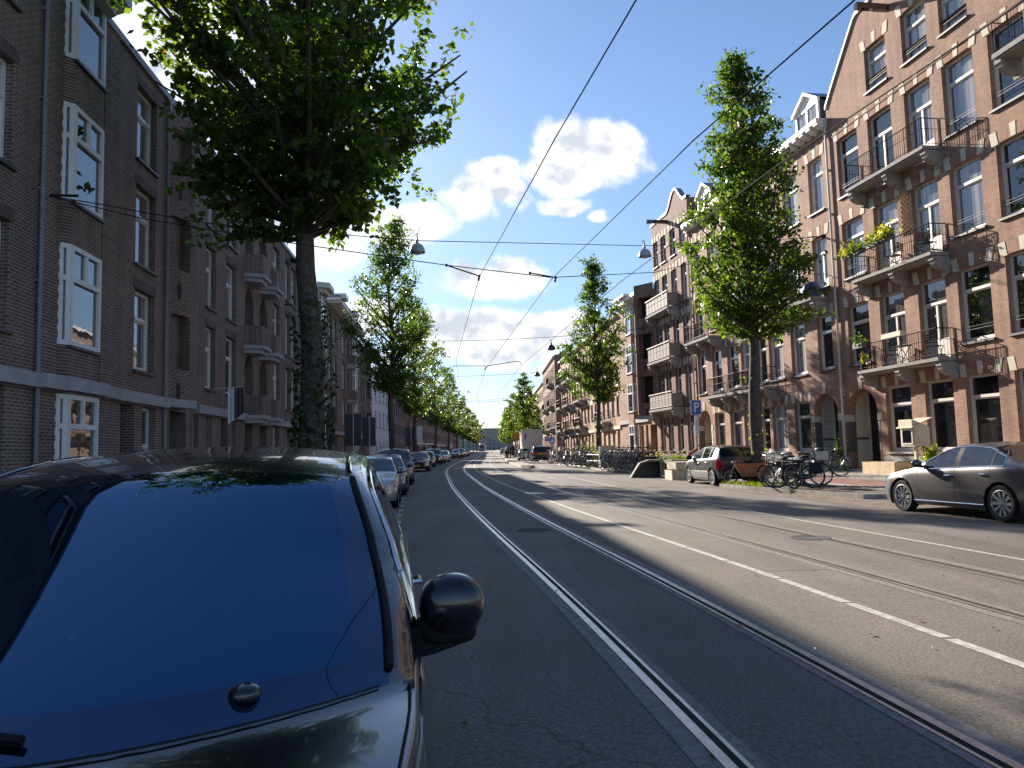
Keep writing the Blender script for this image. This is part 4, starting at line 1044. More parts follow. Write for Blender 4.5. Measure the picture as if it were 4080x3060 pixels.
def tree(name, label, x, y, z, H, fork, env, r0, seed, nl, leafs, size, mix, group, lean=(0, 0), twig=1.0, spread=.34, ivy=False, lim=None, up=1.0, lw=.58, clump=34):
    """env: list of (height fraction above the fork, radius). Limbs rise from the trunk to tips spread through that envelope; leaves hang in sprays along them."""
    g = np.random.default_rng(seed); root = thing(name, label, 'tree', (x, y, z), 0, group)
    eh = np.array([e[0] for e in env]); er = np.array([e[1] for e in env])
    tm = M(); n = 14
    def axis(h):
        t = h / H; return np.array([lean[0] * t + .10 * math.sin(h * .9 + seed) * min(1, h / 4), lean[1] * t + .10 * math.cos(h * .8 + seed) * min(1, h / 4), h])
    path = [axis(H * .97 * k / n) for k in range(n + 1)]
    rad = [r0 * (1.28 if k == 0 else 1) * max(.05, (1 - (k / n) ** 1.15 * .96)) for k in range(n + 1)]
    tm.tube(path, rad, 10)
    P, Nn = [], []
    for i in range(nl):
        t = (i + g.random()) / nl
        hz = fork + (H - fork) * t; env_r = float(np.interp(t, eh, er))
        a = i * 2.39996 + g.normal(scale=.35); rr = env_r * (.45 + .6 * math.sqrt(g.random()))
        rr *= 1 + .20 * math.sin(3 * a + seed + 5 * t) + .14 * math.sin(11 * t + seed * 2)
        if lim is not None: rr *= lim(a, t)
        tip = axis(hz) + np.array([math.cos(a) * rr, math.sin(a) * rr, 0])
        h0 = max(fork * .9 + (.30 + .3 * g.random()) * (hz - fork), hz - rr * up * (.75 + .5 * g.random()) - .2)
        st = axis(h0); mid = st * .45 + tip * .55 + np.array([0, 0, -.10 * rr]) + g.normal(scale=.09 * rr, size=3)
        seg = []
        for k in range(7):
            s = k / 6; seg.append(st * (1 - s) ** 2 + 2 * mid * s * (1 - s) + tip * s * s)
        rb = max(.012, min(r0 * .32, .022 * rr + .012)); tm.tube(seg, [rb * (1 - .8 * k / 6) for k in range(7)], 4 if rb < .03 else 6, cap=False)
        # sprays
        per = max(4, int(leafs / nl * (0.55 + .9 * rr / max(er.max(), .1)))); ns = max(2, int(per / clump))
        for q in range(ns):
            s = .30 + .72 * g.random() ** .8; s = min(s, 1)
            c = st * (1 - s) ** 2 + 2 * mid * s * (1 - s) + tip * s * s
            dv = g.normal(size=3); dv[2] = dv[2] * .45 + .1; dv /= np.linalg.norm(dv)
            L = twig * (.35 + .55 * g.random()) * (.55 + .5 * min(1.6, rr / 2)); e = c + dv * L
            if q % 3 == 0: tm.tube([c, (c + e) / 2 + np.array([0, 0, .03]), e], [.010, .007, .004], 3, cap=False)
            k = max(3, int(per / ns)); u = g.random(k)[:, None]
            pp = c + (e - c) * u + g.normal(scale=spread * .5, size=(k, 3)) * np.array([1, 1, .42])
            P.append(pp); nn = np.tile(np.array([0, 0, 1.0]), (k, 1)); Nn.append(nn)
    if ivy:
        k = ivy; h = fork * .72 * g.beta(1.1, 1.5, k); a = g.random(k) * 6.28
        bul = .03 + .16 * np.abs(np.sin(h * 2.3 + a) * np.cos(h * 1.1 - 2 * a)) + .06 * g.random(k)
        pp = np.array([axis(hh) for hh in h]) + np.stack([np.cos(a) * (r0 * .95 + bul), np.sin(a) * (r0 * .95 + bul), np.zeros(k)], 1)
        leaves('ivy', pp, np.stack([np.cos(a), np.sin(a), np.zeros(k)], 1), size * .8, ([MT['leafD'], MT['ivy']] if ivy > 500 else [MT['shrub'], MT['flower']], [.3, .7]), root, seed + 5)
    tm.build('trunk', MT['bark'], root, smooth=60)
    leaves('crown', np.concatenate(P), np.concatenate(Nn), size, mix, root, seed + 1, lw)
    return root
GTL, GTR = 'street trees along the left pavement', 'street trees along the right pavement'
def tz(y): return zg(y) + .1
# the big near tree: trunk rises past the car roof, crown runs out of the top of the frame
tree('street_tree', 'largest street tree, thick ivy covered trunk and wide dark crown at the upper left', -5.02, 19.0, tz(19), 17.5, 7.5,
     [(0, 1.6), (.06, 3.3), (.14, 4.3), (.32, 4.5), (.6, 4.2), (.85, 3.0), (1, .7)], 0.335, 11, 165, 39000, .185, GREEN(.015, .003), GTL, twig=1.3, spread=.25, lw=.74, clump=40, ivy=1300, up=.75, lim=lambda a, t: (1 - .42 * max(0, math.sin(a))) * (1 - .14 * max(0, math.cos(a))))
TL = [(845, 45, 15.4, 5.2, .20, 'second left street tree, tall pointed crown beside the grey bell lamp'),
      (895, 73, 15.8, 5.0, .21, 'third left street tree, tall bright green crown behind the second one'),
      (939, 100, 15.6, 5.0, .19, 'fourth left street tree, trunk before the brown corner house'),
      (966, 128, 15.0, 4.8, .18, 'fifth left street tree, crown above the shop awnings'),
      (983, 158, 14.5, 4.6, .18, 'sixth left street tree in the receding row'),
      (997, 190, 14.0, 4.4, .18, 'seventh left street tree, turning ochre'),
      (1010, 225, 13.5, 4.2, .18, 'eighth left street tree, ochre and yellow'),
      (1019, 262, 13.0, 4.0, .18, 'ninth left street tree, ochre, before the tram'),
      (1027, 300, 12.5, 4.0, .18, 'last left street tree, beyond the tram')]
for i, (u, yy, H, fk, r, lb) in enumerate(TL):
    x = (u - 1106) / 1662 * yy - .0 ; w = 3.0 if i == 0 else 2.9
    env = [(0, .9), (.10, 2.3), (.25, w), (.45, w * .9), (.7, w * .62), (.88, w * .38), (1, .25)]
    if i > 1: env = [(0, 1.2), (.12, 2.6), (.3, 3.0), (.55, 2.7), (.8, 1.7), (1, .3)]
    if i > 5: env = [(0, 1.6), (.2, 3.0), (.5, 3.2), (.8, 2.2), (1, .5)]
    yl = (.02, .05, .03, .03, .04, .06, .14, .2, .2, .14)[i]; oc = (0, .01, .01, .01, .02, .04, .12, .16, .16, .12)[i]
    tree('street_tree', lb, x, yy, tz(yy), H, fk, env, r, 20 + i, (90, 80, 60, 50, 44, 40, 36, 30, 26, 24)[i], (17000, 13500, 8000, 6500, 5000, 4200, 3600, 3000, 2400, 2000)[i], (.17, .19, .21, .24, .28, .32, .36, .4, .45, .5)[i], GREEN(yl, oc), GTL, twig=1.0 if i < 2 else 1.2, spread=.36)
# right-hand side
tree('street_tree', 'near right street tree with a straight trunk and tall narrow crown before the brick house', 8.6, 27.2, tz(27), 15.6, 5.5,
     [(0, .8), (.06, 1.9), (.16, 2.35), (.30, 2.3), (.45, 2.0), (.6, 1.45), (.75, 1.2), (.9, .85), (1, .2)], .23, 41, 125, 22500, .17, GREEN(.02, .004), GTR, twig=.95, spread=.30, ivy=60, up=1.35)
tree('street_tree', 'middle right street tree among the parked bicycles, narrow dark green crown', 5.62, 51.0, tz(51), 14.0, 4.7,
     [(0, .8), (.08, 1.9), (.22, 2.35), (.45, 2.1), (.65, 1.45), (.85, .75), (1, .2)], .17, 42, 95, 12500, .19, GREEN(.02, .004), GTR, twig=.95, spread=.32, ivy=60, up=1.3)
TR = [(1123, 100, 10.0, 'tallest tree of the far right clump, behind the white truck'), (1108, 118, 8.6, 'second tree of the far right clump, beside the tram stop'),
      (1098, 140, 8.6, 'third tree of the far right clump'), (1092, 165, 8.4, 'fourth tree of the far right clump'), (1087, 195, 8.6, 'farthest tree of the far right clump'), (1136, 112, 9.5, 'right hand tree of the far right clump, against the terrace')]
for i, (u, yy, H, lb) in enumerate(TR):
    x = (u - 1106) / 1662 * yy + .4
    tree('street_tree', lb, x, yy, tz(yy), H + 1.0, 2.9, [(0, 1.0), (.12, 2.0), (.35, 2.2), (.6, 1.7), (.85, .9), (1, .2)], .14, 60 + i, 44, 5200, .26, GREEN(.05, .02), GTR, twig=1.0, spread=.34)


# ---------------------------------------------------------------- cars
def smooth_curve(tab, L, sig=0.05):
    xs = np.array([t[0] for t in tab], float); zs = np.array([t[1] for t in tab], float)
    g = np.arange(-0.5, L + 0.5, 0.01); v = np.interp(g, xs, zs)
    n = int(4 * sig / .01); k = np.exp(-.5 * (np.arange(-n, n + 1) * .01 / sig) ** 2); k /= k.sum()
    v = np.convolve(np.pad(v, n, mode='edge'), k, 'valid')
    return lambda u: float(np.interp(u, g, v))
WF = [(0, .93), (.12, .975), (.3, 1.0), (.5, 1.0), (.68, .992), (.84, .985), (.93, .972), (1, .95)]
WHEELS = {}
def wheel_meshes(r, w, spokes, rimk, style):
    key = (r, w, spokes, rimk, style)
    if key in WHEELS: return WHEELS[key]
    t = M(); rr = r * rimk
    t.lathe([(rr, -w / 2 + .01), (r * .93, -w / 2), (r * .985, -w / 2 + .03), (r, -w / 4), (r, w / 4), (r * .985, w / 2 - .03), (r * .93, w / 2), (rr, w / 2 - .01), (rr * .97, w / 2 - .05), (rr * .97, -w / 2 + .05), (rr, -w / 2 + .01)], 32, axis='y')
    tm = t.mesh('tyre', MT['tyre'], 40)
    m = M(); y = w / 2 - .03
    m.lathe([(rr * .985, y + .018), (rr * .93, y + .022), (rr * .88, y - .01), (rr * .86, -w / 4)], 32, axis='y')
    m.lathe([(rr * .90, y - .07), (.02, y - .075)], 24, 1, axis='y')
    m.lathe([(rr * .20, y - .02), (rr * .18, y + .008), (rr * .02, y + .012)], 16, axis='y')
    for k in range(spokes):
        a = 2 * math.pi * k / spokes
        w0, w1 = (rr * .075, rr * .15) if style == 'wide' else (rr * .07, rr * .085)
        P = []
        for rad, ww in ((rr * .14, w0), (rr * .9, w1)):
            for s in (-1, 1):
                P.append((rad * math.cos(a) - s * ww * math.sin(a), rad * math.sin(a) + s * ww * math.cos(a)))
        q = [P[0], P[2], P[3], P[1]]
        yo = y + .006
        m.poly([(p[0], yo - (.012 if i in (0, 3) else 0), p[1]) for i, p in enumerate(q)][::-1])
        for i in range(4):
            j = (i + 1) % 4; m.poly([(q[i][0], yo, q[i][1]), (q[i][0], yo - .05, q[i][1]), (q[j][0], yo - .05, q[j][1]), (q[j][0], yo, q[j][1])])
    rm = m.mesh('rim', [MT['rim'], MT['rimD']], 35)
    WHEELS[key] = (tm, rm); return WHEELS[key]
def build_car(name, label, cat, s, paint, group=None, detail=1):
    """s: shape spec. Local frame: X forward, Y left, Z up; u runs from the nose (0) to the tail (L)."""
    L, W = s['L'], s['W']; hw = W / 2
    top = smooth_curve(s['top'], L, s.get('sig', .05)); belt = smooth_curve(s['belt'], L, .1)
    plan = smooth_curve(s['plan'], L, .05); roofw = smooth_curve(s['roofw'], L, .08); sill = smooth_curve(s.get('sill', [(0, .24), (.5, .19), (L - .6, .19), (L, .30)]), L, .1)
    wc = [s['fo'], s['fo'] + s['wb']]; wr = s['wr']; RA = wr + .055
    us = set([0, .015, .04, .09, .16, .25, .35, L - .35, L - .22, L - .12, L - .05, L - .015, L])
    st = s.get('step', .11)
    us |= {round(.35 + st * k, 3) for k in range(int((L - .7) / st) + 1)}
    for c in wc:
        us |= {round(c + RA * q, 3) for q in np.linspace(-1.05, 1.05, 17)}
    seams = s['seams']; pill = s['pillars']
    for q in seams: us |= {q - .006, q + .006}
    for a, b in pill: us |= {a, b}
    for k in ('ws', 'rw', 'sg'): us |= set(s[k])
    us = sorted(u for u in us if 0 <= u <= L)
    clean = [us[0]]
    for u in us[1:]:
        if u - clean[-1] > .004: clean.append(u)
    us = clean
    NS = len(WF); rings = []
    nt = 5 if detail < 2 else 9
    def section(u):
        zt, zb, w, z0 = top(u), belt(u), plan(u) * hw, sill(u)
        zb = min(zb, zt - .012); g = zt - zb
        crown = s.get('crown', .05) * min(1, g / .35) + .014 * (1 if g < .35 else 0)
        ze = zt - crown
        P = [(w * .80, z0 + .01)]
        P += [(w * f, z0 + (zb - z0) * t) for t, f in WF]
        yb = w * .945; yt = min(roofw(u) * hw, yb) if g > .06 else yb * .985
        k = min(1, max(0, (g - .03) / .4)); yt = yb * .985 + (yt - yb * .985) * min(1, g / (s['H'] - s['bz']) * 1.02) if g > .0 else yb
        ge = max(ze - zb, .004)
        for f, bl in ((.04, 0), (.5, .012), (.94, 0)): P.append((yb + (yt - yb) * f + bl * k, zb + ge * f))
        P.append((yt - .012 * k, ze))
        for j in range(1, nt + 1):
            q = 1 - j / nt; q = q if j > 1 else (.93 if detail < 2 else s.get('pq', .955))
            if j > 1: q = (.93 if detail < 2 else s.get('pq', .955)) * (1 - (j - 1) / (nt - 1))
            P.append((yt * q, ze + (zt - ze) * (1 - q ** 2.4)))
        return P
    secs = [section(u) for u in us]; NP = len(secs[0])
    iG0 = NS + 1        # index of first glass strip point
    parts = {}
    def add(key, mat, pts):
        parts.setdefault(key, M()).poly(pts, mat)
    bow = smooth_curve(s['bow'], L, .1) if 'bow' in s else None
    def V(i, j, sgn):
        y, z = secs[i][j]; x = L / 2 - us[i]
        if bow and j >= iG0 + 3: x += bow(us[i]) * (1 - (y / max(.05, secs[i][iG0 + 3][0])) ** 2)
        return (x, sgn * y, z)
    # wheel arches: skip faces inside, snap the rim of the hole to a circle
    def inside(u, z): return next((c for c in wc if math.hypot(u - c, z - wr) < RA), None)
    gone = set()
    for i in range(len(us) - 1):
        for j in range(0, NS + 1):
            if inside((us[i] + us[i + 1]) / 2, sum(secs[a][b][1] for a in (i, i + 1) for b in (j, j + 1)) / 4) is not None: gone.add((i, j))
    snap = {}
    for i in range(len(us)):
        for j in range(0, NS + 2):
            q = [(i - 1, j - 1), (i - 1, j), (i, j - 1), (i, j)]
            if any(k in gone for k in q):
                y, z = secs[i][j]; c = min(wc, key=lambda c: abs(us[i] - c)); d = math.hypot(us[i] - c, z - wr)
                if d > 1e-3:
                    nu, nz = c + (us[i] - c) / d * RA, wr + (z - wr) / d * RA
                    if j <= 1: snap[(i, j)] = (c + math.copysign(math.sqrt(max(0, RA * RA - (z - wr) ** 2)), us[i] - c), z)
                    else: snap[(i, j)] = (nu, nz)
    def VS(i, j, sgn):
        if (i, j) in snap:
            u, z = snap[(i, j)]; return (L / 2 - u, sgn * secs[i][j][0], z)
        return V(i, j, sgn)
    for i in range(len(us) - 1):
        um = (us[i] + us[i + 1]) / 2
        for j in range(NP - 1):
            zm = sum(secs[a][b][1] for a in (i, i + 1) for b in (j, j + 1)) / 4
            if (i, j) in gone: continue
            for sgn in (1, -1):
                P = [VS(i, j, sgn), VS(i + 1, j, sgn), VS(i + 1, j + 1, sgn), VS(i, j + 1, sgn)]
                if sgn > 0: P = P[::-1]
                key, mat = 'body', 0
                inseam = any(abs(um - q) < .007 for q in seams)
                if iG0 <= j < iG0 + 2 and s['sg'][0] < um < s['sg'][1] and top(um) - belt(um) > .10:
                    pz = next((k for k, (a, b) in enumerate(pill) if a < um < b), None)
                    if pz is None:
                        pane = sum(1 for a, b in pill if um > b); key = ('side_window', sgn, pane)
                    else: mat = 1
                elif j >= iG0 + 4 and s['ws'][0] < um < s['ws'][1]:
                    key = 'windscreen'; f = s.get('frit')
                    if f and (um < s['ws'][0] + f[0] or um > s['ws'][1] - f[1] or j == iG0 + 4): mat = 1
                elif j >= iG0 + 4 and s['rw'][0] < um < s['rw'][1]: key = 'rear_window'
                elif j == 0: mat = 1
                elif j <= 1 and s.get('blacksill'): mat = 1
                elif inseam and 1 <= j <= NS: mat = 1
                elif 1 <= j <= NS and len(seams) >= 2:
                    d = next((k for k in range(len(seams) - 1) if seams[k] < um < seams[k + 1]), None)
                    if d is not None and j >= 2: key = ('door', sgn, d)
                if key == 'body' and s['hl'][0] <= j <= s['hl'][1] and um < s['hl'][2]: key = ('headlight', sgn)
                if key == 'body' and s['tl'][0] <= j <= s['tl'][1] and um > L - s['tl'][2]: key = ('tail_light', sgn)
                add(key, mat, P)
        add('body', 1, [V(i, 0, 1), V(i, 0, -1), V(i + 1, 0, -1), V(i + 1, 0, 1)][::-1])
    for i, fl in ((0, 1), (len(us) - 1, -1)):
        for j in range(NP - 1):
            P = [V(i, j, -1), V(i, j, 1), V(i, j + 1, 1), V(i, j + 1, -1)][::fl]
            mt = 1 if j == 0 else 0
            key = 'body'
            if fl < 0 and s.get('tailbar') and s['tl'][0] <= j <= s['tl'][1]: key = ('tail_light', 0)
            add(key, mt, P)
    # wheel wells
    for c in wc:
        for sgn in (1, -1):
            y1 = plan(c) * hw * .985; y0 = y1 - .34; N = 14
            pr = [(c + RA * math.cos(math.pi * (k / N * 1.3 - .15)), wr + RA * math.sin(math.pi * (k / N * 1.3 - .15))) for k in range(N + 1)]
            for (ua, za), (ub, zb) in zip(pr, pr[1:]):
                add('body', 1, [(L / 2 - ua, sgn * y1, za), (L / 2 - ub, sgn * y1, zb), (L / 2 - ub, sgn * y0, zb), (L / 2 - ua, sgn * y0, za)])
            add('body', 1, [(L / 2 - u, sgn * y0, z) for u, z in pr])
    root = thing(name, label, cat, group=group)
    objs = {}
    order = sorted(parts, key=str)
    for key in order:
        nm = key if isinstance(key, str) else key[0]
        mats = {'body': [paint, MT['blackp']], 'windscreen': [s.get('glass', MT['cglass']), s.get('fritm', MT['blackp'])], 'rear_window': [MT['cglass']], 'side_window': [MT['cglass'], MT['blackp']], 'door': [paint, MT['blackp']], 'headlight': [MT['lamp']], 'tail_light': [MT['tail']]}[nm]
        objs[key] = parts[key].build(nm, mats, root, smooth=38, weld=True)
    tm, rm = wheel_meshes(wr, s.get('tw', .205), s.get('spokes', 10), s.get('rimk', .70), s.get('style', 'wide'))
    for c in wc:
        for sgn in (1, -1):
            w = obj('wheel', tm, root, (L / 2 - c, sgn * (plan(c) * hw - .115), wr), 0 if sgn > 0 else math.pi)
            obj('rim', rm, w)
    def mirror(sgn):
        u, z = s['mir']; y = plan(u) * hw * .95; m = M(); x = L / 2 - u
        m.ball((x + .02, sgn * (y + .16), z + .085), (.085, .115, .085), 10, 7, 0)
        m.prism([(x - .03, sgn * (y - .02)), (x + .06, sgn * (y - .02)), (x + .05, sgn * (y + .12)), (x - .02, sgn * (y + .12))], 'z', z - .005, z + .05, 1)
        m.build('mirror', [s.get('mirp', paint), MT['blackp']], root, smooth=50)
    for sgn in ((1, -1) if not s.get('nomirror') else ()): mirror(sgn)
    # handles
    for sgn in (1, -1):
        for k in range(len(seams) - 1):
            u = seams[k + 1] - .16; z = belt(u) - .13; y = plan(u) * hw * .985; m = M()
            m.tube([(L / 2 - u - .09, sgn * (y - .01), z), (L / 2 - u - .07, sgn * (y + .03), z), (L / 2 - u + .07, sgn * (y + .03), z), (L / 2 - u + .09, sgn * (y - .01), z)], .014, 6)
            d = objs.get(('door', sgn, k))
            m.build('handle', s.get('hand', paint), d if d else root, smooth=50)
    # plates, grille, lower intake
    zf = s['plate_f']; m = M(); m.box(L / 2 + .004, L / 2 + .02, -.26, .26, zf - .055, zf + .055); m.build('number_plate', MT['plate'], root)
    zr = s['plate_r']; m = M(); m.box(-L / 2 - .02, -L / 2 - .004, -.26, .26, zr - .055, zr + .055); m.build('number_plate', MT['plate'], root)
    gy = s['plan'][0][1] * hw
    m = M(); m.box(L / 2 + .003, L / 2 + .012, -gy * .72, gy * .72, s['gr'][0], s['gr'][1])
    for k in range(4):
        z = s['gr'][0] + (s['gr'][1] - s['gr'][0]) * (k + .5) / 4; m.box(L / 2 + .012, L / 2 + .02, -gy * .68, gy * .68, z - .012, z + .004, 1)
    m.build('grille', [MT['gloss'], MT['chrome']], root)
    m = M(); m.box(L / 2 + .003, L / 2 + .012, -gy * .85, gy * .85, .27, .40); m.build('air_intake', MT['blackp'], root)
    m = M(); m.box(-L / 2 - .012, -L / 2 - .003, -gy * .8, gy * .8, .28, .42); m.build('rear_bumper', MT['blackp'], root)
    if s.get('trim'):
        for sgn in (1, -1):
            a, b = s['sg']; a += .03; pts = []
            i0 = next(i for i, u in enumerate(us) if u >= a); i1 = max(i for i, u in enumerate(us) if u <= b)
            lo = [V(i, iG0, sgn) for i in range(i0, i1 + 1)]; hi = [V(i, iG0 + 2, sgn) for i in range(i0, i1 + 1)]
            m = M(); push = lambda P: [(p[0], p[1] + sgn * .006, p[2]) for p in P]
            m.tube(push(lo), .011, 5); m.tube(push(hi), .010, 5); m.tube(push([lo[0], hi[0]]), .01, 5); m.tube(push([lo[-1], hi[-1]]), .010, 5)
            m.build('window_trim', MT['chrome'], root, smooth=60)
            i0 = next(i for i, u in enumerate(us) if u >= wc[0] + RA); i1 = max(i for i, u in enumerate(us) if u <= wc[1] - RA)
            m = M(); m.tube([(L / 2 - us[i], sgn * (secs[i][2][0] + .004), secs[i][2][1]) for i in range(i0, i1 + 1)], .012, 5); m.build('sill_trim', MT['chrome'], root)
    return root, objs, dict(V=V, us=us, secs=secs, iG0=iG0, top=top, belt=belt, plan=plan, roofw=roofw, L=L, hw=hw)
def spec_hatch():
    return dict(L=3.97, W=1.68, H=1.46, bz=.93, wb=2.47, fo=.80, wr=.305, top=[(0, .66), (.1, .74), (.35, .84), (.95, .95), (1.05, .985), (1.75, 1.36), (2.05, 1.435), (2.6, 1.462), (3.3, 1.435), (3.62, 1.385), (3.86, 1.0), (3.95, .92), (3.97, .86)],
        belt=[(0, .60), (.3, .74), (1.0, .90), (2.5, .95), (3.5, 1.0), (3.8, .98), (3.97, .80)], plan=[(0, .62), (.1, .80), (.3, .93), (.7, .99), (3.3, .99), (3.7, .93), (3.9, .84), (3.97, .78)],
        roofw=[(0, .9), (1.0, .86), (1.7, .70), (2.8, .68), (3.6, .66), (3.97, .8)], ws=(1.08, 1.78), rw=(3.40, 3.84), sg=(1.30, 3.32), seams=[1.22, 2.20, 3.0], pillars=[(2.16, 2.25), (2.96, 3.02)],
        hl=(4, 7, .40), tl=(4, 8, .30), mir=(1.35, .93), plate_f=.45, plate_r=.72, gr=(.60, .67), spokes=8, style='wide', rimk=.70, mirp=MT['blackp'])
def spec_sedan():
    return dict(L=4.72, W=1.84, H=1.44, bz=.93, wb=2.70, fo=.93, wr=.335, top=[(0, .64), (.12, .73), (.5, .82), (1.2, .93), (1.35, .965), (2.05, 1.34), (2.35, 1.425), (2.8, 1.445), (3.3, 1.40), (4.05, 1.10), (4.25, 1.055), (4.6, 1.03), (4.68, .98), (4.72, .90)],
        belt=[(0, .58), (.4, .73), (1.2, .89), (2.5, .945), (3.6, 1.0), (4.3, .99), (4.72, .80)], plan=[(0, .60), (.1, .78), (.35, .93), (.9, 1.0), (3.8, 1.0), (4.3, .95), (4.6, .86), (4.72, .76)],
        roofw=[(0, .9), (1.3, .86), (2.1, .69), (3.2, .66), (4.0, .74), (4.72, .85)], ws=(1.40, 2.10), rw=(3.32, 4.04), sg=(1.62, 3.72), seams=[1.45, 2.52, 3.42], pillars=[(2.46, 2.58), (3.40, 3.44)],
        hl=(4, 7, .48), tl=(4, 8, .38), mir=(1.66, .95), plate_f=.42, plate_r=.74, gr=(.56, .66), spokes=10, style='wide', rimk=.74, trim=True, hand=MT['chrome'], mirp=None)
def spec_suv():
    return dict(L=4.55, W=1.86, H=1.68, bz=1.02, wb=2.68, fo=.88, wr=.35, top=[(0, .76), (.1, .88), (.4, .98), (1.1, 1.08), (1.2, 1.11), (1.85, 1.57), (2.15, 1.65), (2.8, 1.68), (3.8, 1.64), (4.1, 1.57), (4.42, 1.1), (4.52, 1.02), (4.55, .95)],
        belt=[(0, .68), (.35, .88), (1.1, 1.02), (2.5, 1.06), (3.9, 1.10), (4.55, .92)], plan=[(0, .66), (.1, .84), (.3, .95), (.7, 1.0), (3.9, 1.0), (4.3, .95), (4.55, .84)],
        roofw=[(0, .9), (1.2, .87), (1.9, .73), (3.4, .72), (4.2, .70), (4.55, .85)], ws=(1.24, 1.90), rw=(3.92, 4.40), sg=(1.45, 3.85), seams=[1.35, 2.40, 3.25], pillars=[(2.34, 2.46), (3.2, 3.3)],
        hl=(4, 7, .42), tl=(5, 7, .34), mir=(1.52, 1.05), plate_f=.48, plate_r=.80, gr=(.62, .76), spokes=8, style='thin', rimk=.70, tailbar=True, sill=[(0, .30), (.5, .24), (4, .24), (4.55, .36)])
def spec_estate():
    s = spec_sedan(); s.update(top=[(0, .64), (.12, .73), (.5, .82), (1.2, .93), (1.35, .965), (2.05, 1.34), (2.35, 1.425), (2.9, 1.46), (3.9, 1.43), (4.25, 1.36), (4.6, 1.0), (4.69, .95), (4.72, .86)], rw=(4.1, 4.58), sg=(1.62, 4.1), roofw=[(0, .9), (1.3, .86), (2.1, .69), (3.2, .68), (4.2, .66), (4.72, .8)], pillars=[(2.46, 2.58), (3.40, 3.5)], trim=False); return s
MT.update(sedanp=carpaint('warm_grey_paint', (0.115, 0.106, 0.105), .5, .36), hatchp=carpaint('dark_grey_paint', (0.045, 0.045, 0.05), .4, .36), blackpaint=carpaint('black_paint', (0.012, 0.012, 0.016), .3, .3), silver=carpaint('silver_paint', (0.42, 0.43, 0.45), .7, .35),
    bluegrey=carpaint('blue_grey_paint', (0.10, 0.12, 0.16), .6, .35), darkblue=carpaint('dark_blue_paint', (0.018, 0.028, 0.06), .5, .3), greyp2=carpaint('mid_grey_paint', (0.16, 0.16, 0.17), .6, .35), whitep=carpaint('white_car_paint', (0.62, 0.62, 0.62), .0, .4))
def place(o, x, y, h, z=None):
    """h: heading of the nose, degrees from +Y towards the left"""
    o.location = (x, y, zg(y) if z is None else z); o.rotation_euler = (math.atan(SL) * 0, 0, R(90 + h))
GLc, GRc = 'cars parked along the left kerb', 'cars on the right side of the street'
sed, so, sd = build_car('parked_car', 'warm grey four-door saloon with chrome window trim and multi-spoke wheels at the right edge', 'car', spec_sedan() | dict(step=.07, mirp=MT['sedanp']), MT['sedanp'], GRc, 2)
place(sed, 9.42, 15.4, 9.4)
hat, ho, hd = build_car('parked_car', 'dark grey hatchback with red tail lights, parked in front of the orange cargo bicycle', 'car', spec_hatch() | dict(step=.08), MT['hatchp'], GRc, 2)
place(hat, 7.78, 29.35, 6.6, zg(29.3) + .004)
suv, _, _ = build_car('suv', 'black estate car with a full width red light bar, driving behind the white truck', 'car', spec_suv(), MT['blackpaint'], GRc)
place(suv, 2.75, 85, 3)
s = spec_sedan(); s.update(trim=False, mirp=MT['blackpaint'])
drk, _, _ = build_car('car', 'dark saloon just ahead of the black estate, beside the tram stop', 'car', s, MT['greyp2'], GRc)
place(drk, 1.35, 91.5, 2)
# left row, noses towards the camera (h = 180)
pr = {}
pr['h'] = build_car('parked_car', 'silver hatchback, next car behind the near black car on the left', 'car', spec_hatch() | dict(mirp=MT['silver']), MT['silver'], GLc, 2)[0]
place(pr['h'], -4.18, 22.6, 187)
s = spec_estate(); s.update(mirp=MT['bluegrey'])
pr['e'] = build_car('parked_car', 'blue grey estate car, second behind the near black car on the left', 'car', s, MT['bluegrey'], GLc)[0]
place(pr['e'], -4.85, 28.6, 186.5)
pr['s'] = build_car('parked_car', 'tall dark off-roader with roof rails, third in the left row', 'car', spec_suv() | dict(tailbar=False), MT['greyp2'], GLc)[0]
place(pr['s'], -5.65, 36.4, 186)
m = M()
for sg in (1, -1): m.tube([(.45, sg * .62, 1.65), (.35, sg * .62, 1.74), (-1.35, sg * .60, 1.73), (-1.5, sg * .60, 1.62)], .02, 6)
m.build('roof_rail', MT['chrome'], pr['s'])
s = spec_sedan(); s.update(trim=False, mirp=MT['darkblue'], gr=(.46, .70))
pr['b'] = build_car('parked_car', 'dark blue saloon with a wide grille and yellow plate, fourth in the left row', 'car', s, MT['darkblue'], GLc)[0]
place(pr['b'], -7.15, 57.5, 184.5)
far = [('h', 70.5, 'blue hatchback, fifth in the left row'), ('s', 80, 'black off-roader with a chrome bumper, sixth in the left row'), ('h', 88, 'pale blue hatchback, seventh in the left row'), ('e', 95, 'light estate car before the street sign, eighth in the left row'),
       ('h', 128, 'dark hatchback after the gap in the left row'), ('s', 139, 'blue people carrier behind the dark hatchback, far left row'), ('e', 152, 'pale estate car in the far left row'), ('h', 163, 'small white hatchback in the far left row'), ('s', 175, 'tall grey car in the far left row'), ('h', 190, 'last small car of the left row, before the tram')]
pset = [MT['darkblue'], MT['blackpaint'], MT['bluegrey'], MT['silver'], MT['blackpaint'], MT['darkblue'], MT['bluegrey'], MT['whitep'], MT['greyp2'], MT['silver']]
def repaint(root, paint):
    for o in root.children_recursive:
        if o.type == 'MESH' and o.name.split('.')[0] in ('body', 'door', 'mirror'):
            o.data = o.data.copy()
            if o.data.materials: o.data.materials[0] = paint
for (k, y, lb), pt in zip(far, pset):
    c = dup(pr[k], lb, (0, 0, 0), 0, GLc); place(c, rx(y) - 2.2, y, 180 + (4 if y < 90 else 2)); repaint(c, pt)
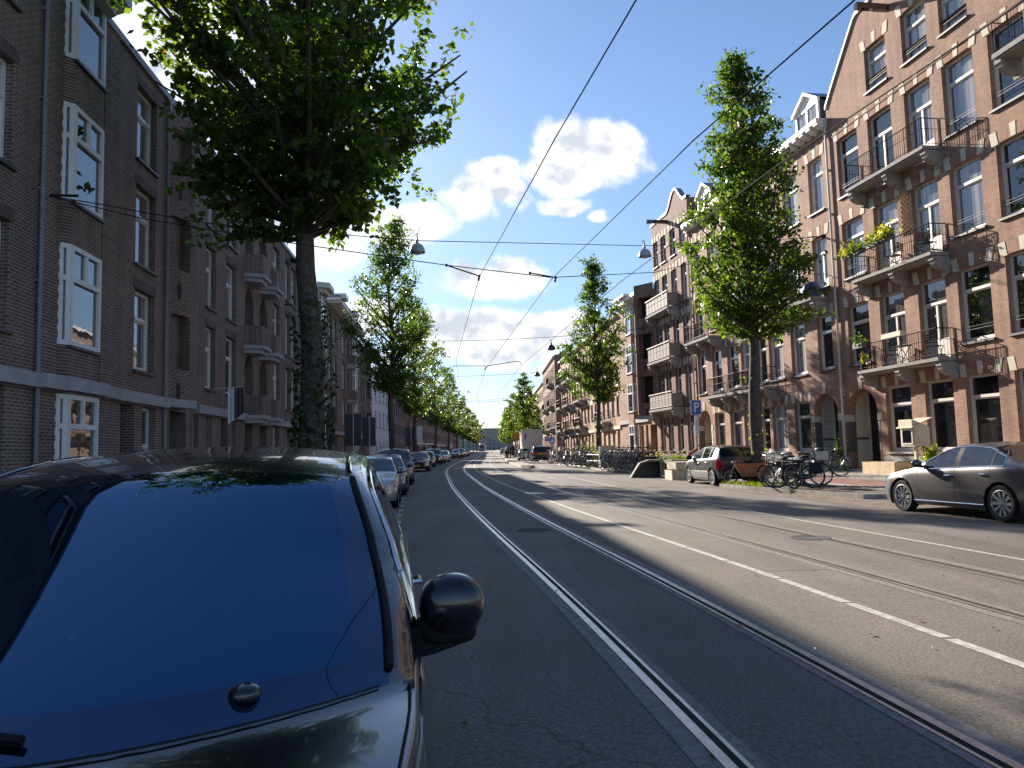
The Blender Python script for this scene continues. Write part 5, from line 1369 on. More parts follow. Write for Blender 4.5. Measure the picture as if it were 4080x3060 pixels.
for k, x, y, lb in (('s', -.9, 150, 'dark van-like car on the far right lane, beyond the waiting people'), ('h', -2.3, 178, 'farthest small car on the right lane')):
    c = dup(pr[k], lb, (0, 0, 0), 0, GRc); place(c, x, y, 2)
# white box truck
tr = thing('box_truck', 'white box truck seen from behind, waiting beyond the tram stop', 'truck')
m = M(); m.box(-4.6, 2.2, -1.27, 1.27, 1.02, 3.74, 0)
m.box(-4.66, -4.6, -1.27, -1.19, 1.0, 3.74, 1); m.box(-4.66, -4.6, 1.19, 1.27, 1.0, 3.74, 1); m.box(-4.66, -4.6, -1.19, 1.19, 3.64, 3.74, 1); m.box(-4.66, -4.6, -1.19, 1.19, 1.0, 1.1, 1)
m.build('cargo_box', [MT['white'], MT['white']], tr)
m = M(); m.box(-4.64, -4.602, -1.18, 1.18, 1.12, 3.62, 0); m.box(-4.648, -4.64, .78, .92, 2.5, 3.2, 1); m.build('tail_lift', [MT['cream'], MT['iron']], tr)
m = M(); m.box(-4.5, 3.9, -.45, .45, .62, 1.0); m.box(-4.6, -4.5, -1.2, 1.2, .5, .72); m.build('chassis', MT['iron'], tr)
m = M(); m.box(2.3, 4.1, -1.15, 1.15, .7, 2.7); m.build('cab', MT['whitep'], tr)
tm, rm = wheel_meshes(.42, .3, 6, .6, 'wide')
for x in (-2.9, 3.0):
    for sg in (1, -1):
        w = obj('wheel', tm, tr, (x, sg * 1.05, .42), 0 if sg > 0 else math.pi); obj('rim', rm, w)
for sg in (1, -1):
    m = M(); m.box(-4.63, -4.602, sg * 1.0 - .12, sg * 1.0 + .12, .56, .68); m.build('tail_light', MT['tail'], tr)
tr.location = (2.15, 101.0, zg(101)); tr.rotation_euler = (0, 0, R(92.5))
# tram far down the street
tm_ = thing('tram', 'white and blue tram approaching far down the street', 'tram')
m = M(); sec = [(-1.15, .35), (-1.2, 1.1), (-1.2, 2.3), (-1.05, 3.0), (-.75, 3.3), (.75, 3.3), (1.05, 3.0), (1.2, 2.3), (1.2, 1.1), (1.15, .35)]
m.prism(sec, 'x', -25, -1.2, 0); A = [(-1.2, *p) for p in sec]; B = [(-.15 - .25 * (p[1] > 1.5) * (p[1] - 1.5), p[0] * .86, p[1]) for p in sec]
for i in range(len(sec)): j = (i + 1) % len(sec); m.poly([A[i], A[j], B[j], B[i]], 0)
m.poly(B, 0); m.build('body', MT['whitep'], tm_)
m = M(); m.poly([(.02 - .25, -.86, 1.3), (.02 - .25, .86, 1.3), (-.42, .82, 2.75), (-.42, -.82, 2.75)]); m.build('windscreen', MT['cglass'], tm_)
m = M(); m.box(-.3, .03, -.95, .95, .75, .98); m.box(-.3, .02, -1.0, 1.0, .36, .5); m.build('bumper', MT['blue'], tm_)
for sg in (1, -1): m = M(); m.ball((-.16, sg * .72, 1.1), (.08, .12, .1), 8, 5); m.build('headlight', MT['lamp'], tm_)
tm_.location = (rx(285) + .66, 285, zg(285)); tm_.rotation_euler = (0, 0, R(-90 + 1.8))
# ---------------------------------------------------------------- the near black car that fills the lower left
sN = dict(L=4.35, W=1.80, H=1.60, bz=1.0, wb=2.65, fo=.86, wr=.32, sig=.045, crown=.055, step=.06,
    top=[(0, .80), (.08, .92), (.25, .985), (.60, 1.008), (.92, 1.022), (.96, 1.030), (1.72, 1.51), (1.86, 1.56), (2.1, 1.60), (2.6, 1.635), (3.4, 1.62), (3.9, 1.53), (4.2, 1.1), (4.32, 1.0), (4.35, .9)],
    belt=[(0, .70), (.3, .90), (.8, .965), (1.2, .99), (2.5, 1.04), (3.9, 1.08), (4.35, .9)],
    plan=[(0, .62), (.1, .80), (.3, .93), (.7, .985), (1.2, 1.0), (3.6, 1.0), (4.1, .93), (4.35, .8)],
    roofw=[(0, .9), (1.05, .90), (1.75, .745), (2.6, .735), (3.8, .70), (4.35, .82)],
    ws=(.96, 1.80), rw=(3.9, 4.2), sg=(1.32, 3.75), seams=[1.22, 2.28, 3.2], pillars=[(2.22, 2.34), (3.14, 3.24)],
    hl=(4, 7, .42), tl=(4, 8, .3), mir=(1.34, 1.0), plate_f=.45, plate_r=.75, gr=(.62, .72), spokes=10, rimk=.72, trim=True, mirp=None)
MT['nearp'] = carpaint('near_car_paint', (0.010, 0.010, 0.014), .35, .25)
def sky_tinted(name, ior, clear):  # blue of the reflected sky is put into the glass's specular tint
    m = pbr(name, (0.003, 0.006, 0.016), 0.012, ior=ior); N, L = m.node_tree.nodes, m.node_tree.links; b = N['Principled BSDF']; b.inputs['Specular Tint'].default_value = (.22, .54, 1.0, 1)
    t = N.new('ShaderNodeBsdfTransparent'); t.inputs[0].default_value = (.42, .50, .60, 1); x = N.new('ShaderNodeMixShader'); x.inputs[0].default_value = clear
    L.new(b.outputs[0], x.inputs[1]); L.new(t.outputs[0], x.inputs[2]); L.new(x.outputs[0], N['Material Output'].inputs['Surface']); return m
MT['nglass'] = sky_tinted('near_windscreen', 3.3, .38)
MT['frit'] = pbr('windscreen_frit', (0.002, 0.003, 0.008), 0.02, ior=2.1)
MT['frit'].node_tree.nodes['Principled BSDF'].inputs['Specular Tint'].default_value = (.25, .5, 1.0, 1)  # same sky-reflection blue coloured into the frit
sN.update(bow=[(0, .14), (.6, .48), (.96, .54), (1.3, .32), (1.78, .06), (2.4, .02), (3.0, 0), (4.35, 0)], nomirror=True, pq=.925, glass=MT['nglass'], frit=(.10, .05), fritm=MT['frit'], hand=MT['chrome'])
near, no, nd = build_car('parked_car', 'near black car with a wide blue reflecting windscreen, filling the lower left', 'car', sN, MT['nearp'], GLc, 2)
near.location = (-1.28, 3.10, 0.0); near.rotation_euler = (0, 0, R(90 + 189))
Ln, V, us, secs, iG = sN['L'], nd['V'], nd['us'], nd['secs'], nd['iG0']
# door mirror: glossy boxy shell on a black foot
def squircle(m, c, r, n=24, k=14, e=.72, mi=0):
    f = lambda v: math.copysign(abs(v) ** e, v); rings = []
    for i in range(k + 1):
        t = math.pi * i / k; q, h = max(math.sin(t), 1e-3) ** e, f(-math.cos(t))
        rings.append([m.pt((c[0] + r[0] * q * f(math.cos(2 * math.pi * j / n)), c[1] + r[1] * q * f(math.sin(2 * math.pi * j / n)), c[2] + r[2] * h)) for j in range(n)])
    for A, B in zip(rings, rings[1:]):
        for j in range(n): m.f.append([A[j], A[(j + 1) % n], B[(j + 1) % n], B[j]]); m.m.append(mi)
for sg in (1, -1):
    m = M(); x = Ln / 2 - 1.33; y = .945
    squircle(m, (x + .012, sg * (y + .01), 1.118), (.078, .100, .094), e=.88)
    o = m.build('mirror', [MT['nearp'], MT['blackp']], near, smooth=70)
    m = M(); squircle(m, (x - .004, sg * (y - .008), 1.045), (.062, .094, .045), e=.6); m.prism([(sg * (y - .16), .965), (sg * (y - .05), .98), (sg * (y + .05), 1.01), (sg * (y + .03), 1.05), (sg * (y - .10), 1.06)][::sg], 'x', x - .055, x + .045)
    m.build('mirror_foot', MT['blackp'], near, smooth=50)
    m = M(); m.tube([(lambda p: (p[0], p[1] - sg * .012, p[2] + .006))(V(i, iG + 3, sg)) for i, u in enumerate(us) if .10 < u < .95], .004, 5); m.build('bonnet_seam', MT['blackp'], near, smooth=60)
# dim cabin behind the windscreen
m = M(); m.box(Ln / 2 - 2.0, Ln / 2 - 1.05, -.70, .70, .70, .93); m.prism([(Ln / 2 - 1.75, .93), (Ln / 2 - 1.2, .93), (Ln / 2 - 1.4, 1.02), (Ln / 2 - 1.7, 1.03)], 'y', .12, .62); m.build('dashboard', MT['panel'], near, smooth=40)
m = M(); N_ = 24; T_ = Matrix.Translation((Ln / 2 - 1.95, .37, .98)) @ Matrix.Rotation(R(-62), 4, 'Y'); m.T = T_
m.tube([(.19 * math.cos(2 * math.pi * k / N_), .19 * math.sin(2 * math.pi * k / N_), 0) for k in range(N_)], .017, 8, closed=True); m.ball((0, 0, -.01), (.07, .07, .03), 10, 6); m.tube([(-.18, 0, 0), (.18, 0, 0)], .018, 6); m.build('steering_wheel', MT['greyp'], near, smooth=60)
for sg in (1, -1):
    m = M(); xs_ = Ln / 2 - 2.62; m.T = Matrix.Translation((xs_, sg * .38, 0)) @ Matrix.Rotation(R(-12), 4, 'Y'); squircle(m, (0, 0, .92), (.09, .25, .34), e=.55); squircle(m, (-.02, 0, 1.33), (.06, .14, .085), e=.6); m.build('seat', MT['greyp'], near, smooth=60)
# black rubber along the windscreen pillars
i0 = next(i for i, u in enumerate(us) if u >= .98); i1 = max(i for i, u in enumerate(us) if u <= 1.80)
for sg in (1, -1):
    m = M(); m.tube([(lambda p: (p[0], p[1], p[2] + .004))(V(i, iG + 4, sg)) for i in range(i0, i1 + 1)], .012, 6); m.build('pillar_seal', MT['blackp'], near, smooth=60)
    m = M(); hi = [V(i, iG + 3, sg) for i in range(i1 + 1, max(i for i, u in enumerate(us) if u <= 3.8))]
    m.tube([(p[0], p[1] - sg * .05, p[2] + .018) for p in hi], .011, 6); m.build('roof_rail', MT['gloss'], near, smooth=60)
# cowl, wipers, washer cap
def ws_pt(u, f):   # point on the windscreen, f = fraction of the half width
    i = min(range(len(us)), key=lambda k: abs(us[k] - u)); e = secs[i][iG + 3][0]; zt = secs[i][-1][1]; ze = secs[i][iG + 3][1]
    y = f * e; bw = smooth_curve(sN['bow'], Ln, .1)(us[i]); return Vector((Ln / 2 - us[i] + bw * (1 - f * f), y, ze + (zt - ze) * (1 - abs(f) ** 2.4)))
m = M()
for k in range(24):
    a, b = -.9 + 1.8 * k / 24, -.9 + 1.8 * (k + 1) / 24
    p, q, r_, s_ = ws_pt(.93, a), ws_pt(.93, b), ws_pt(.975, b), ws_pt(.975, a)
    m.poly([v + Vector((0, 0, .006)) for v in (p, q, r_, s_)][::-1])
m.build('cowl', MT['blackp'], near)
def top_pt(x, y):      # windscreen or bonnet surface at a local plan position
    bwf = smooth_curve(sN['bow'], Ln, .1); u = Ln / 2 - x
    for _ in range(8):
        k = min(range(len(us)), key=lambda k: abs(us[k] - u)); e = secs[k][iG + 3][0]; f = y / e
        u = Ln / 2 - x + bwf(u) * (1 - f * f)
    k = max(1, next(k for k in range(len(us)) if us[k] >= u)); t = (u - us[k - 1]) / (us[k] - us[k - 1])
    zt = secs[k - 1][-1][1] * (1 - t) + secs[k][-1][1] * t; ze = secs[k - 1][iG + 3][1] * (1 - t) + secs[k][iG + 3][1] * t
    return Vector((x, y, ze + (zt - ze) * (1 - abs(f) ** 2.4)))
Xc = Ln / 2 - 1.03
for a, b in (((Xc + .52, .10), (Xc + .37, -.62)), ((Xc + .44, -.30), (Xc + .12, -.74))):
    P = [top_pt(a[0] + (b[0] - a[0]) * k / 12, a[1] + (b[1] - a[1]) * k / 12) + Vector((0, 0, .014)) for k in range(13)]
    m = M(); m.tube(P, .009, 6); m.tube([p + Vector((.0, 0, -.01)) for p in P], .004, 4); m.build('wiper', MT['blackp'], near, smooth=60)
for y in (.46, -.30):
    p = top_pt(Ln / 2 - .70, y); m = M(); m.ball((p.x, p.y, p.z + .004), (.036, .036, .022), 16, 8); m.build('wiper_cap', MT['gloss'], near, smooth=60)

# ---------------------------------------------------------------- bicycles
def make_bike(name, label, frame='iron', crate=None, guard=True, basket=False, bag=False):
    root = thing(name, label, 'bicycle')
    r = .345
    t = M(); N = 26
    ring = [(r * math.cos(2 * math.pi * k / N), 0, r * math.sin(2 * math.pi * k / N)) for k in range(N)]
    t.tube(ring, .021, 5, closed=True); tyre = t.mesh('wheel', MT['tyre'], 60)
    s = M(); ring2 = [(p[0] * .92, 0, p[2] * .92) for p in ring]; s.tube(ring2, .011, 4, closed=True)
    for k in range(18):
        a = 2 * math.pi * k / 18; sg = .022 if k % 2 else -.022
        s.tube([(0, sg, 0), (r * .92 * math.cos(a), 0, r * .92 * math.sin(a))], .0035, 3, cap=False)
    s.tube([(0, -.05, 0), (0, .05, 0)], .02, 6); spk = s.mesh('spokes', MT['steel'])
    xf, xr = .55, -.53
    for x in (xf, xr):
        w = obj('wheel', tyre, root, (x, 0, r)); obj('spokes', spk, w)
    bb = (-.08, 0, .29); st = (-.27, 0, .78); hd = (.35, 0, .86); hd0 = (.40, 0, .66); ra = (xr, 0, r)
    m = M()
    for a, b, q in ((hd0, bb, .018), (bb, st, .017), (st, hd, .016), (hd0, hd, .02)): m.tube([a, b], q, 6)
    for sg in (-.05, .05):
        m.tube([(bb[0], sg * .6, bb[2]), (xr, sg, r)], .010, 5); m.tube([(st[0], sg * .3, st[2] - .08), (xr, sg, r)], .009, 5)
        m.tube([(hd0[0], sg * .8, hd0[2]), (xf - .04, sg, r + .1), (xf, sg, r)], .011, 5)
    m.tube([(bb[0] - .02, .0, bb[2]), (bb[0] - .12, .16, .0)], .008, 4)
    m.build('frame', MT[frame], root, smooth=50)
    m = M(); m.lathe([(.085, -.06), (.09, -.055), (.09, -.05), (.085, -.045)], 14, axis='y', c=(bb[0], 0, bb[2]))
    m.prism([(bb[0], bb[2] + .08), (xr, r + .06), (xr - .07, r), (xr, r - .06), (bb[0], bb[2] - .09)], 'y', -.065, -.03)
    for sg in (1, -1): m.tube([(bb[0], sg * .07, bb[2]), (bb[0] + sg * .12, sg * .09, bb[2] - sg * .12)], .009, 5); m.box(bb[0] + sg * .12 - .04, bb[0] + sg * .12 + .04, sg * .15 - .05, sg * .15 + .05, bb[2] - sg * .12 - .012, bb[2] - sg * .12 + .012)
    m.build('chain_guard', MT['blackp'], root)
    m = M(); m.tube([st, (-.30, 0, .90)], .012, 5); m.ball((-.33, 0, .93), (.14, .085, .04), 10, 6); m.build('saddle', MT['blackp'], root, smooth=60)
    m = M(); m.tube([hd, (.32, 0, 1.0)], .013, 5); m.tube([(.12, -.30, 1.04), (.24, -.28, 1.06), (.34, -.1, 1.03), (.34, .1, 1.03), (.24, .28, 1.06), (.12, .30, 1.04)], .012, 6); m.ball((.44, 0, .88), .04, 8, 5, 1)
    m.build('handlebar', [MT['steel'], MT['lampw']], root, smooth=60)
    m = M()
    for x, a0, a1 in ((xf, .3, 2.6), (xr, .2, 3.0)):
        A = [(x + (r + .035) * math.cos(a0 + (a1 - a0) * k / 9), (r + (r + .035) * math.sin(a0 + (a1 - a0) * k / 9))) for k in range(10)]
        for p, q in zip(A, A[1:]): m.poly([(p[0], -.028, p[1]), (p[0], .028, p[1]), (q[0], .028, q[1]), (q[0], -.028, q[1])])
    m.build('mudguard', MT['gloss'], root)
    m = M()
    for y in (-.07, .07): m.tube([(-.30, y, .74), (-.88, y, .75)], .007, 4); m.tube([(-.7, y, .75), (xr, y * .8, r)], .006, 4)
    for x in (-.4, -.6, -.8): m.tube([(x, -.07, .745), (x, .07, .745)], .006, 4)
    m.build('rack', MT['iron'], root)
    if bag:
        for sg in (1, -1): m = M(); m.box(-.80, -.42, sg * .16 - .06, sg * .16 + .06, .42, .74); m.build('pannier', MT['navy'], root)
    if crate or basket:
        m = M(); z0, z1 = .82, 1.06; x0, x1 = .42, .80
        if crate:
            for a in ((x0, x1, -.2, -.185), (x0, x1, .185, .2)): m.box(*a, z0, z1)
            for a in ((x0, x0 + .015), (x1 - .015, x1)): m.box(*a, -.184, .184, z0, z1)
            m.box(x0, x1, -.18, .18, z0 - .02, z0 - .001)
        else:
            for z in (z0, z0 + .08, z0 + .16, z1): m.tube([(x0, -.17, z), (x1, -.17, z), (x1, .17, z), (x0, .17, z)], .006, 3, closed=True)
            for k in range(9):
                for y in (-.17, .17): m.tube([(x0 + (x1 - x0) * k / 8, y, z0), (x0 + (x1 - x0) * k / 8, y, z1)], .004, 3, cap=False)
        m.build('crate' if crate else 'basket', MT[crate] if crate else MT['steel'], root)
    return root
GB = 'bicycles parked along the right pavement'
def putbike(o, x, y, h, lean=.0, z=None):
    o.location = (x, y, zg(y) + (.125 if z is None else z)); o.rotation_euler = (lean, 0, R(90 + h))
bk = make_bike('bicycle', 'black bicycle with a grey front basket, foremost of the bicycles beside the cargo bicycle', basket=True, bag=True)
bk['group'] = GB; putbike(bk, 8.55, 23.7, 72, .08)
bk2 = make_bike('bicycle', 'black city bicycle with bare rack, behind the basket bicycle near the trunk'); bk2['group'] = GB; putbike(bk2, 8.85, 24.35, 84, .1)
MT['maroon'] = pbr('maroon_paint', (0.16, 0.02, 0.03), .35); MT['teal'] = pbr('grey_green_paint', (0.12, 0.15, 0.15), .4); MT['whitebike'] = pbr('white_bike_paint', (0.6, 0.6, 0.6), .35)
bk3 = make_bike('bicycle', 'dark red bicycle with silver mudguards in the middle of the near rack', 'maroon'); bk3['group'] = GB
bk4 = make_bike('bicycle', 'black bicycle with a wooden front crate by the tree trunk', 'iron', crate='woodL', bag=True); bk4['group'] = GB
bk5 = make_bike('bicycle', 'white framed bicycle close to the grey cabinet', 'whitebike', basket=True); bk5['group'] = GB
putbike(bk4, 9.3, 25.0, 250, -.05)
def copyb(o, label, x, y, h, lean=0, z=None):
    c = dup(o, label, (0, 0, 0), 0, GB); putbike(c, x, y, h, lean, z); return c
copyb(bk2, 'dark bicycle leaning toward the brick wall behind the near trunk', 11.9, 29.6, 75, .12, .17)
copyb(bk, 'black bicycle with a basket seen end-on, beside the near trunk', 8.9, 25.9, 20, .06)
copyb(bk2, 'black bicycle with its wheel sticking out toward the road, beside the orange box', 8.2, 23.9, 25, -.12)
# the long rack between the middle tree and the concrete blocks
BK = [bk2, bk3, bk, bk5, bk4]
nth = ['first', 'second', 'third', 'fourth', 'fifth', 'sixth', 'seventh', 'eighth', 'ninth', 'tenth', 'eleventh', 'twelfth', 'thirteenth', 'fourteenth']
kinds = {id(bk2): 'black bicycle', id(bk3): 'dark red bicycle', id(bk): 'black basket bicycle', id(bk5): 'white framed bicycle', id(bk4): 'wooden crate bicycle'}
order1 = [2, 0, 1, 0, 4, 0, 2, 0, 0, 4, 0, 2]
used3 = used5 = False
rb = random.Random(9)
for i in range(12):
    y = 41.2 + i * .52; src = BK[order1[i]]; x = bx(y, 6.25) + rb.gauss(0, .08)
    if i == 2: putbike(bk3, x, y, 118, .1); continue
    copyb(src, f"{kinds[id(src)]}, {nth[i]} in the near rack counted from the grey concrete block", x, y, 112 + rb.gauss(0, 6), rb.gauss(.02, .06), (.46 if i % 2 else None))
putbike(bk5, bx(48.3, 6.0), 48.3, 100, .05)
order2 = [0, 0, 2, 0, 4, 0, 1, 0, 2, 0, 0, 4, 0, 0]
for i in range(14):
    y = 52.4 + i * .62; src = BK[order2[i]]; x = bx(y, 6.0) + rb.gauss(0, .1)
    copyb(src, f"{kinds[id(src)]}, {nth[i]} in the rack beyond the middle tree", x, y, 105 + rb.gauss(0, 8), rb.gauss(.02, .07), (.46 if i % 2 else None))
for q_, y0, n_, st, hh, lb_ in ((6.25, 41.2, 12, .52, 112, 'low steel rack with raised wheel channels under the near bicycles'), (6.0, 52.4, 14, .62, 105, 'low steel rack with raised wheel channels beyond the middle tree')):
    m = M()
    for i in range(1, n_, 2):
        y = y0 + i * st; x = bx(y, q_); z = zg(y) + .125; ux, uy = math.cos(R(90 + hh)), math.sin(R(90 + hh))
        m.tube([(x - ux * .9, y - uy * .9, z + .30), (x + ux * .95, y + uy * .95, z + .30)], .035, 6)
        for k_ in (-.6, .6): m.tube([(x + ux * k_, y + uy * k_, z), (x + ux * k_, y + uy * k_, z + .3)], .025, 6)
    for k_ in (-.6, .6):
        ux, uy = math.cos(R(90 + hh)), math.sin(R(90 + hh)); ya, yb = y0 - .3, y0 + n_ * st
        m.tube([(bx(ya, q_) + ux * k_, ya + uy * k_, zg(ya) + .16), (bx(yb, q_) + ux * k_, yb + uy * k_, zg(yb) + .16)], .025, 6)
    o = m.build('bicycle_rack', MT['lead']); tag(o, lb_, 'bicycle rack', 'bicycle racks')
for i in range(8):
    y = 42.5 + i * 2.1; src = BK[(0, 2, 0, 3, 0, 4, 0, 2)[i]]
    copyb(src, f"{kinds[id(src)]}, {nth[i]} of the back row of bicycles along the cycle path", bx(y, 4.9), y, 150 + rb.gauss(0, 30), .05, .15)
for i in range(13):
    y = 43.0 + i * 1.9; src = BK[(0, 2, 0, 0, 1, 0, 4, 0, 2, 0, 0, 2, 0)[i]]
    copyb(src, f"{kinds[id(src)]}, {nth[i]} of the middle row between the other two bicycle rows", bx(y, 5.65), y, 100 + rb.gauss(0, 22), rb.gauss(0, .1))
for i in range(5):
    y = 92 + i * 1.3; copyb(BK[(0, 3, 0, 2, 0)[i]], f"small distant bicycle, {nth[i]} beside the far brick corner", bx(y, 1.2), y, 100 + rb.gauss(0, 20), .05, .25)
# cargo bicycle with an orange box
cb = thing('cargo_bicycle', 'cargo bicycle with a large orange wooden box and black wheels, behind the dark hatchback', 'cargo bike')
t = M(); N = 26; r = .26; ring = [(r * math.cos(2 * math.pi * k / N), 0, r * math.sin(2 * math.pi * k / N)) for k in range(N)]; t.tube(ring, .026, 6, closed=True); wf = t.mesh('wheel', MT['tyre'], 60)
s_ = M(); s_.tube([(p[0] * .9, 0, p[2] * .9) for p in ring], .013, 4, closed=True)
for k in range(14): a = 2 * math.pi * k / 14; s_.tube([(0, .03 if k % 2 else -.03, 0), (r * .9 * math.cos(a), 0, r * .9 * math.sin(a))], .004, 3, cap=False)
s_.tube([(0, -.06, 0), (0, .06, 0)], .035, 8); sf = s_.mesh('spokes', MT['steel'])
w = obj('wheel', wf, cb, (1.22, 0, .26)); obj('spokes', sf, w); w = obj('wheel', wf, cb, (-.95, 0, .30)); w.scale = (1.15,) * 3; obj('spokes', sf, w)
m = M()
for sg in (-.055, .055): m.tube([(1.22, sg, .26), (1.14, sg, .50), (1.02, sg * .5, .72)], .016, 6)
m.tube([(1.05, 0, .66), (.98, 0, .88)], .02, 6); m.build('fork', MT['steel'], cb, smooth=50)
m = M(); m.tube([(1.02, 0, .70), (.86, 0, .22), (-.25, 0, .22), (-.35, 0, .30), (-.95, 0, .30)], .024, 6); m.tube([(-.35, 0, .30), (-.60, 0, .86)], .018, 6); m.tube([(-.25, 0, .24), (-.12, 0, 1.02)], .018, 6); m.build('frame', MT['iron'], cb, smooth=50)
# tapered box: longer at the top, open
b0 = [(.72, -.24), (-.18, -.24), (-.18, .24), (.72, .24)]; b1 = [(.98, -.32), (-.22, -.32), (-.22, .32), (.98, .32)]; m = M()
for i in range(4):
    j = (i + 1) % 4; P = [(*b0[i], .27), (*b0[j], .27), (*b1[j], .74), (*b1[i], .74)]; m.poly(P); m.poly([(p[0] * .975 + .006, p[1] * .95, p[2] + .001) for p in P][::-1])
    m.poly([(*b1[i], .74), (*b1[j], .74), (b1[j][0] * .975 + .006, b1[j][1] * .95, .741), (b1[i][0] * .975 + .006, b1[i][1] * .95, .741)])
m.poly([(*p, .27) for p in b0]); m.poly([(p[0], p[1] * .95, .30) for p in b0][::-1]); m.box(-.10, -.06, -.28, .28, .74, .92)
m.build('cargo_box', MT['orange'], cb)
m = M()
for sg in (1, -1):
    m.tube([(.73, sg * .245, .27), (.99, sg * .326, .745)], .013, 5)
    # lettering strip on the box side, too small to read
m.build('box_edge', MT['woodL'], cb)
for k in range(13): 
    pass
m = M(); rt = random.Random(4); x = .12
for k in range(15):
    wd = .014 + .012 * rt.random(); h = .022 if k % 4 else .03; zc = .50; f = (zc - .27) / .47; yy = .24 + .08 * f + .004
    m.box(x, x + wd, yy - .006, yy + .004, zc - h / 2, zc + h / 2); x += wd + .009
m.build('lettering', MT['woodL'], cb)
m = M(); m.tube([(-.12, -.3, 1.04), (-.02, -.1, 1.06), (-.02, .1, 1.06), (-.12, .3, 1.04)], .013, 6); m.build('handlebar', MT['steel'], cb); m = M(); m.ball((-.64, 0, .90), (.14, .09, .04), 10, 6); m.build('saddle', MT['blackp'], cb, smooth=60)
m = M(); m.ball((1.10, 0, .80), .045, 8, 6); m.build('headlight', MT['lampw'], cb, smooth=60)
m = M(); A = [(1.22 + .31 * math.cos(.1 + 2.9 * k / 10), .26 + .31 * math.sin(.1 + 2.9 * k / 10)) for k in range(11)]
for p, q in zip(A, A[1:]): m.poly([(p[0], -.035, p[1]), (p[0], .035, p[1]), (q[0], .035, q[1]), (q[0], -.035, q[1])])
m.build('mudguard', MT['gloss'], cb)
cb.scale = (.93, .93, .93)
cb.location = (8.5, 26.4, zg(26.5) + .12); cb.rotation_euler = (0, 0, R(90 + 62))

# ---------------------------------------------------------------- things on the right pavement
m = M(); m.prism([(-.75, 0), (-.65, 0), (-.22, .62), (.15, .74), (.7, .74), (.7, .82), (.12, .82), (-.30, .68)], 'y', -.6, .6)
m.box(.62, .7, -.6, .6, 0, .739); m.prism([(-.65, 0), (.619, 0), (.619, .739), (.15, .739), (-.22, .619)], 'y', .5, .58)
ob = m.build('concrete_block', MT['block']); tag(ob, 'grey sloped concrete block, hollow on the near side, left of the square block', 'concrete block')
ob.location = (bx(37.0, 7.5), 37.0, zg(37)); ob.rotation_euler = (0, 0, R(-6))
m = M(); m.box(-.5, .5, -.55, .55, 0, .80); ob = m.build('concrete_block', MT['block']); tag(ob, 'square grey concrete block between the sloped block and the pale crates', 'concrete block')
ob.location = (bx(36.4, 6.15), 36.4, zg(36.4)); ob.rotation_euler = (0, 0, R(6))
def crate(label, x, y, z, w, d, h, rz, slats=True):
    m = M(); t = .02
    m.box(-w / 2, w / 2, -d / 2, -d / 2 + t, 0, h); m.box(-w / 2, w / 2, d / 2 - t, d / 2, 0, h); m.box(-w / 2, -w / 2 + t, -d / 2 + t, d / 2 - t, 0, h); m.box(w / 2 - t, w / 2, -d / 2 + t, d / 2 - t, 0, h); m.box(-w / 2 + t, w / 2 - t, -d / 2 + t, d / 2 - t, .005, .03)
    if slats:
        for k in range(4): m.box(-w / 2, w / 2, -d / 2 + .05 + k * (d - .1) / 4, -d / 2 + .1 + k * (d - .1) / 4, h + .001, h + .03)
    o = m.build('wooden_crate', MT['woodL']); tag(o, label, 'crate', 'pale wooden crates on the kerb'); o.location = (x, y, z); o.rotation_euler = (0, 0, rz)
xx, yy = bx(33.7, 7.1), 33.7
crate('pale wooden crate at the bottom of the stack in front of the hatchback', xx, yy, zg(yy), 1.15, 1.0, .42, R(94)); crate('pale wooden crate set on top of the other crate', xx + .06, yy + .05, zg(yy) + .452, 1.0, .85, .30, R(101))
# grey utility cabinet
cbn = thing('utility_cabinet', 'narrow grey steel cabinet among the parked bicycles', 'cabinet', (bx(48.6, 6.4), 48.6, zg(48.6) + .12), R(98))
m = M(); m.box(-.25, .25, -.2, .2, 0, 1.3); m.build('body', MT['steel'], cbn); m = M(); m.box(-.28, .28, -.23, .23, 1.302, 1.36); m.build('lid', MT['lampw'], cbn); m = M(); m.box(-.22, .22, .201, .212, .08, 1.24); m.build('door', MT['lampw'], cbn)
# bicycle railing
m = M()
for y in (0, 1.6, 3.2): m.tube([(0, y, 0), (0, y, .85)], .025, 6)
for z in (.85, .45): m.tube([(0, 0, z), (0, 3.2, z)], .022, 6)
o = m.build('bicycle_railing', MT['lead']); tag(o, 'low grey steel railing between the parked bicycles and the cabinet', 'railing'); o.location = (bx(49.2, 6.5), 49.2, zg(49) + .12); o.rotation_euler = (0, 0, R(8))
# red and white barrier board
bb_ = thing('barrier_board', 'red and white striped barrier board behind the crates', 'barrier', (bx(36.0, 5.6), 36.0, zg(36) + .12), R(8))
bb_.scale = (.8, .8, .8)
m = M(); m.box(-.3, .3, -.02, .02, .25, 1.28, 0)
for k in range(3):
    z = .30 + k * .36; m.prism([(-.3, z), (.3, z + .34), (.3, z + .50), (-.3, z + .16)], 'y', -.026, -.0205, 1)
m.build('board', [MT['signw'], MT['signr']], bb_); m = M(); m.box(-.35, .35, -.2, .2, 0, .1); m.box(-.03, .03, .021, .06, .1, 1.2); m.build('foot', MT['blackp'], bb_)
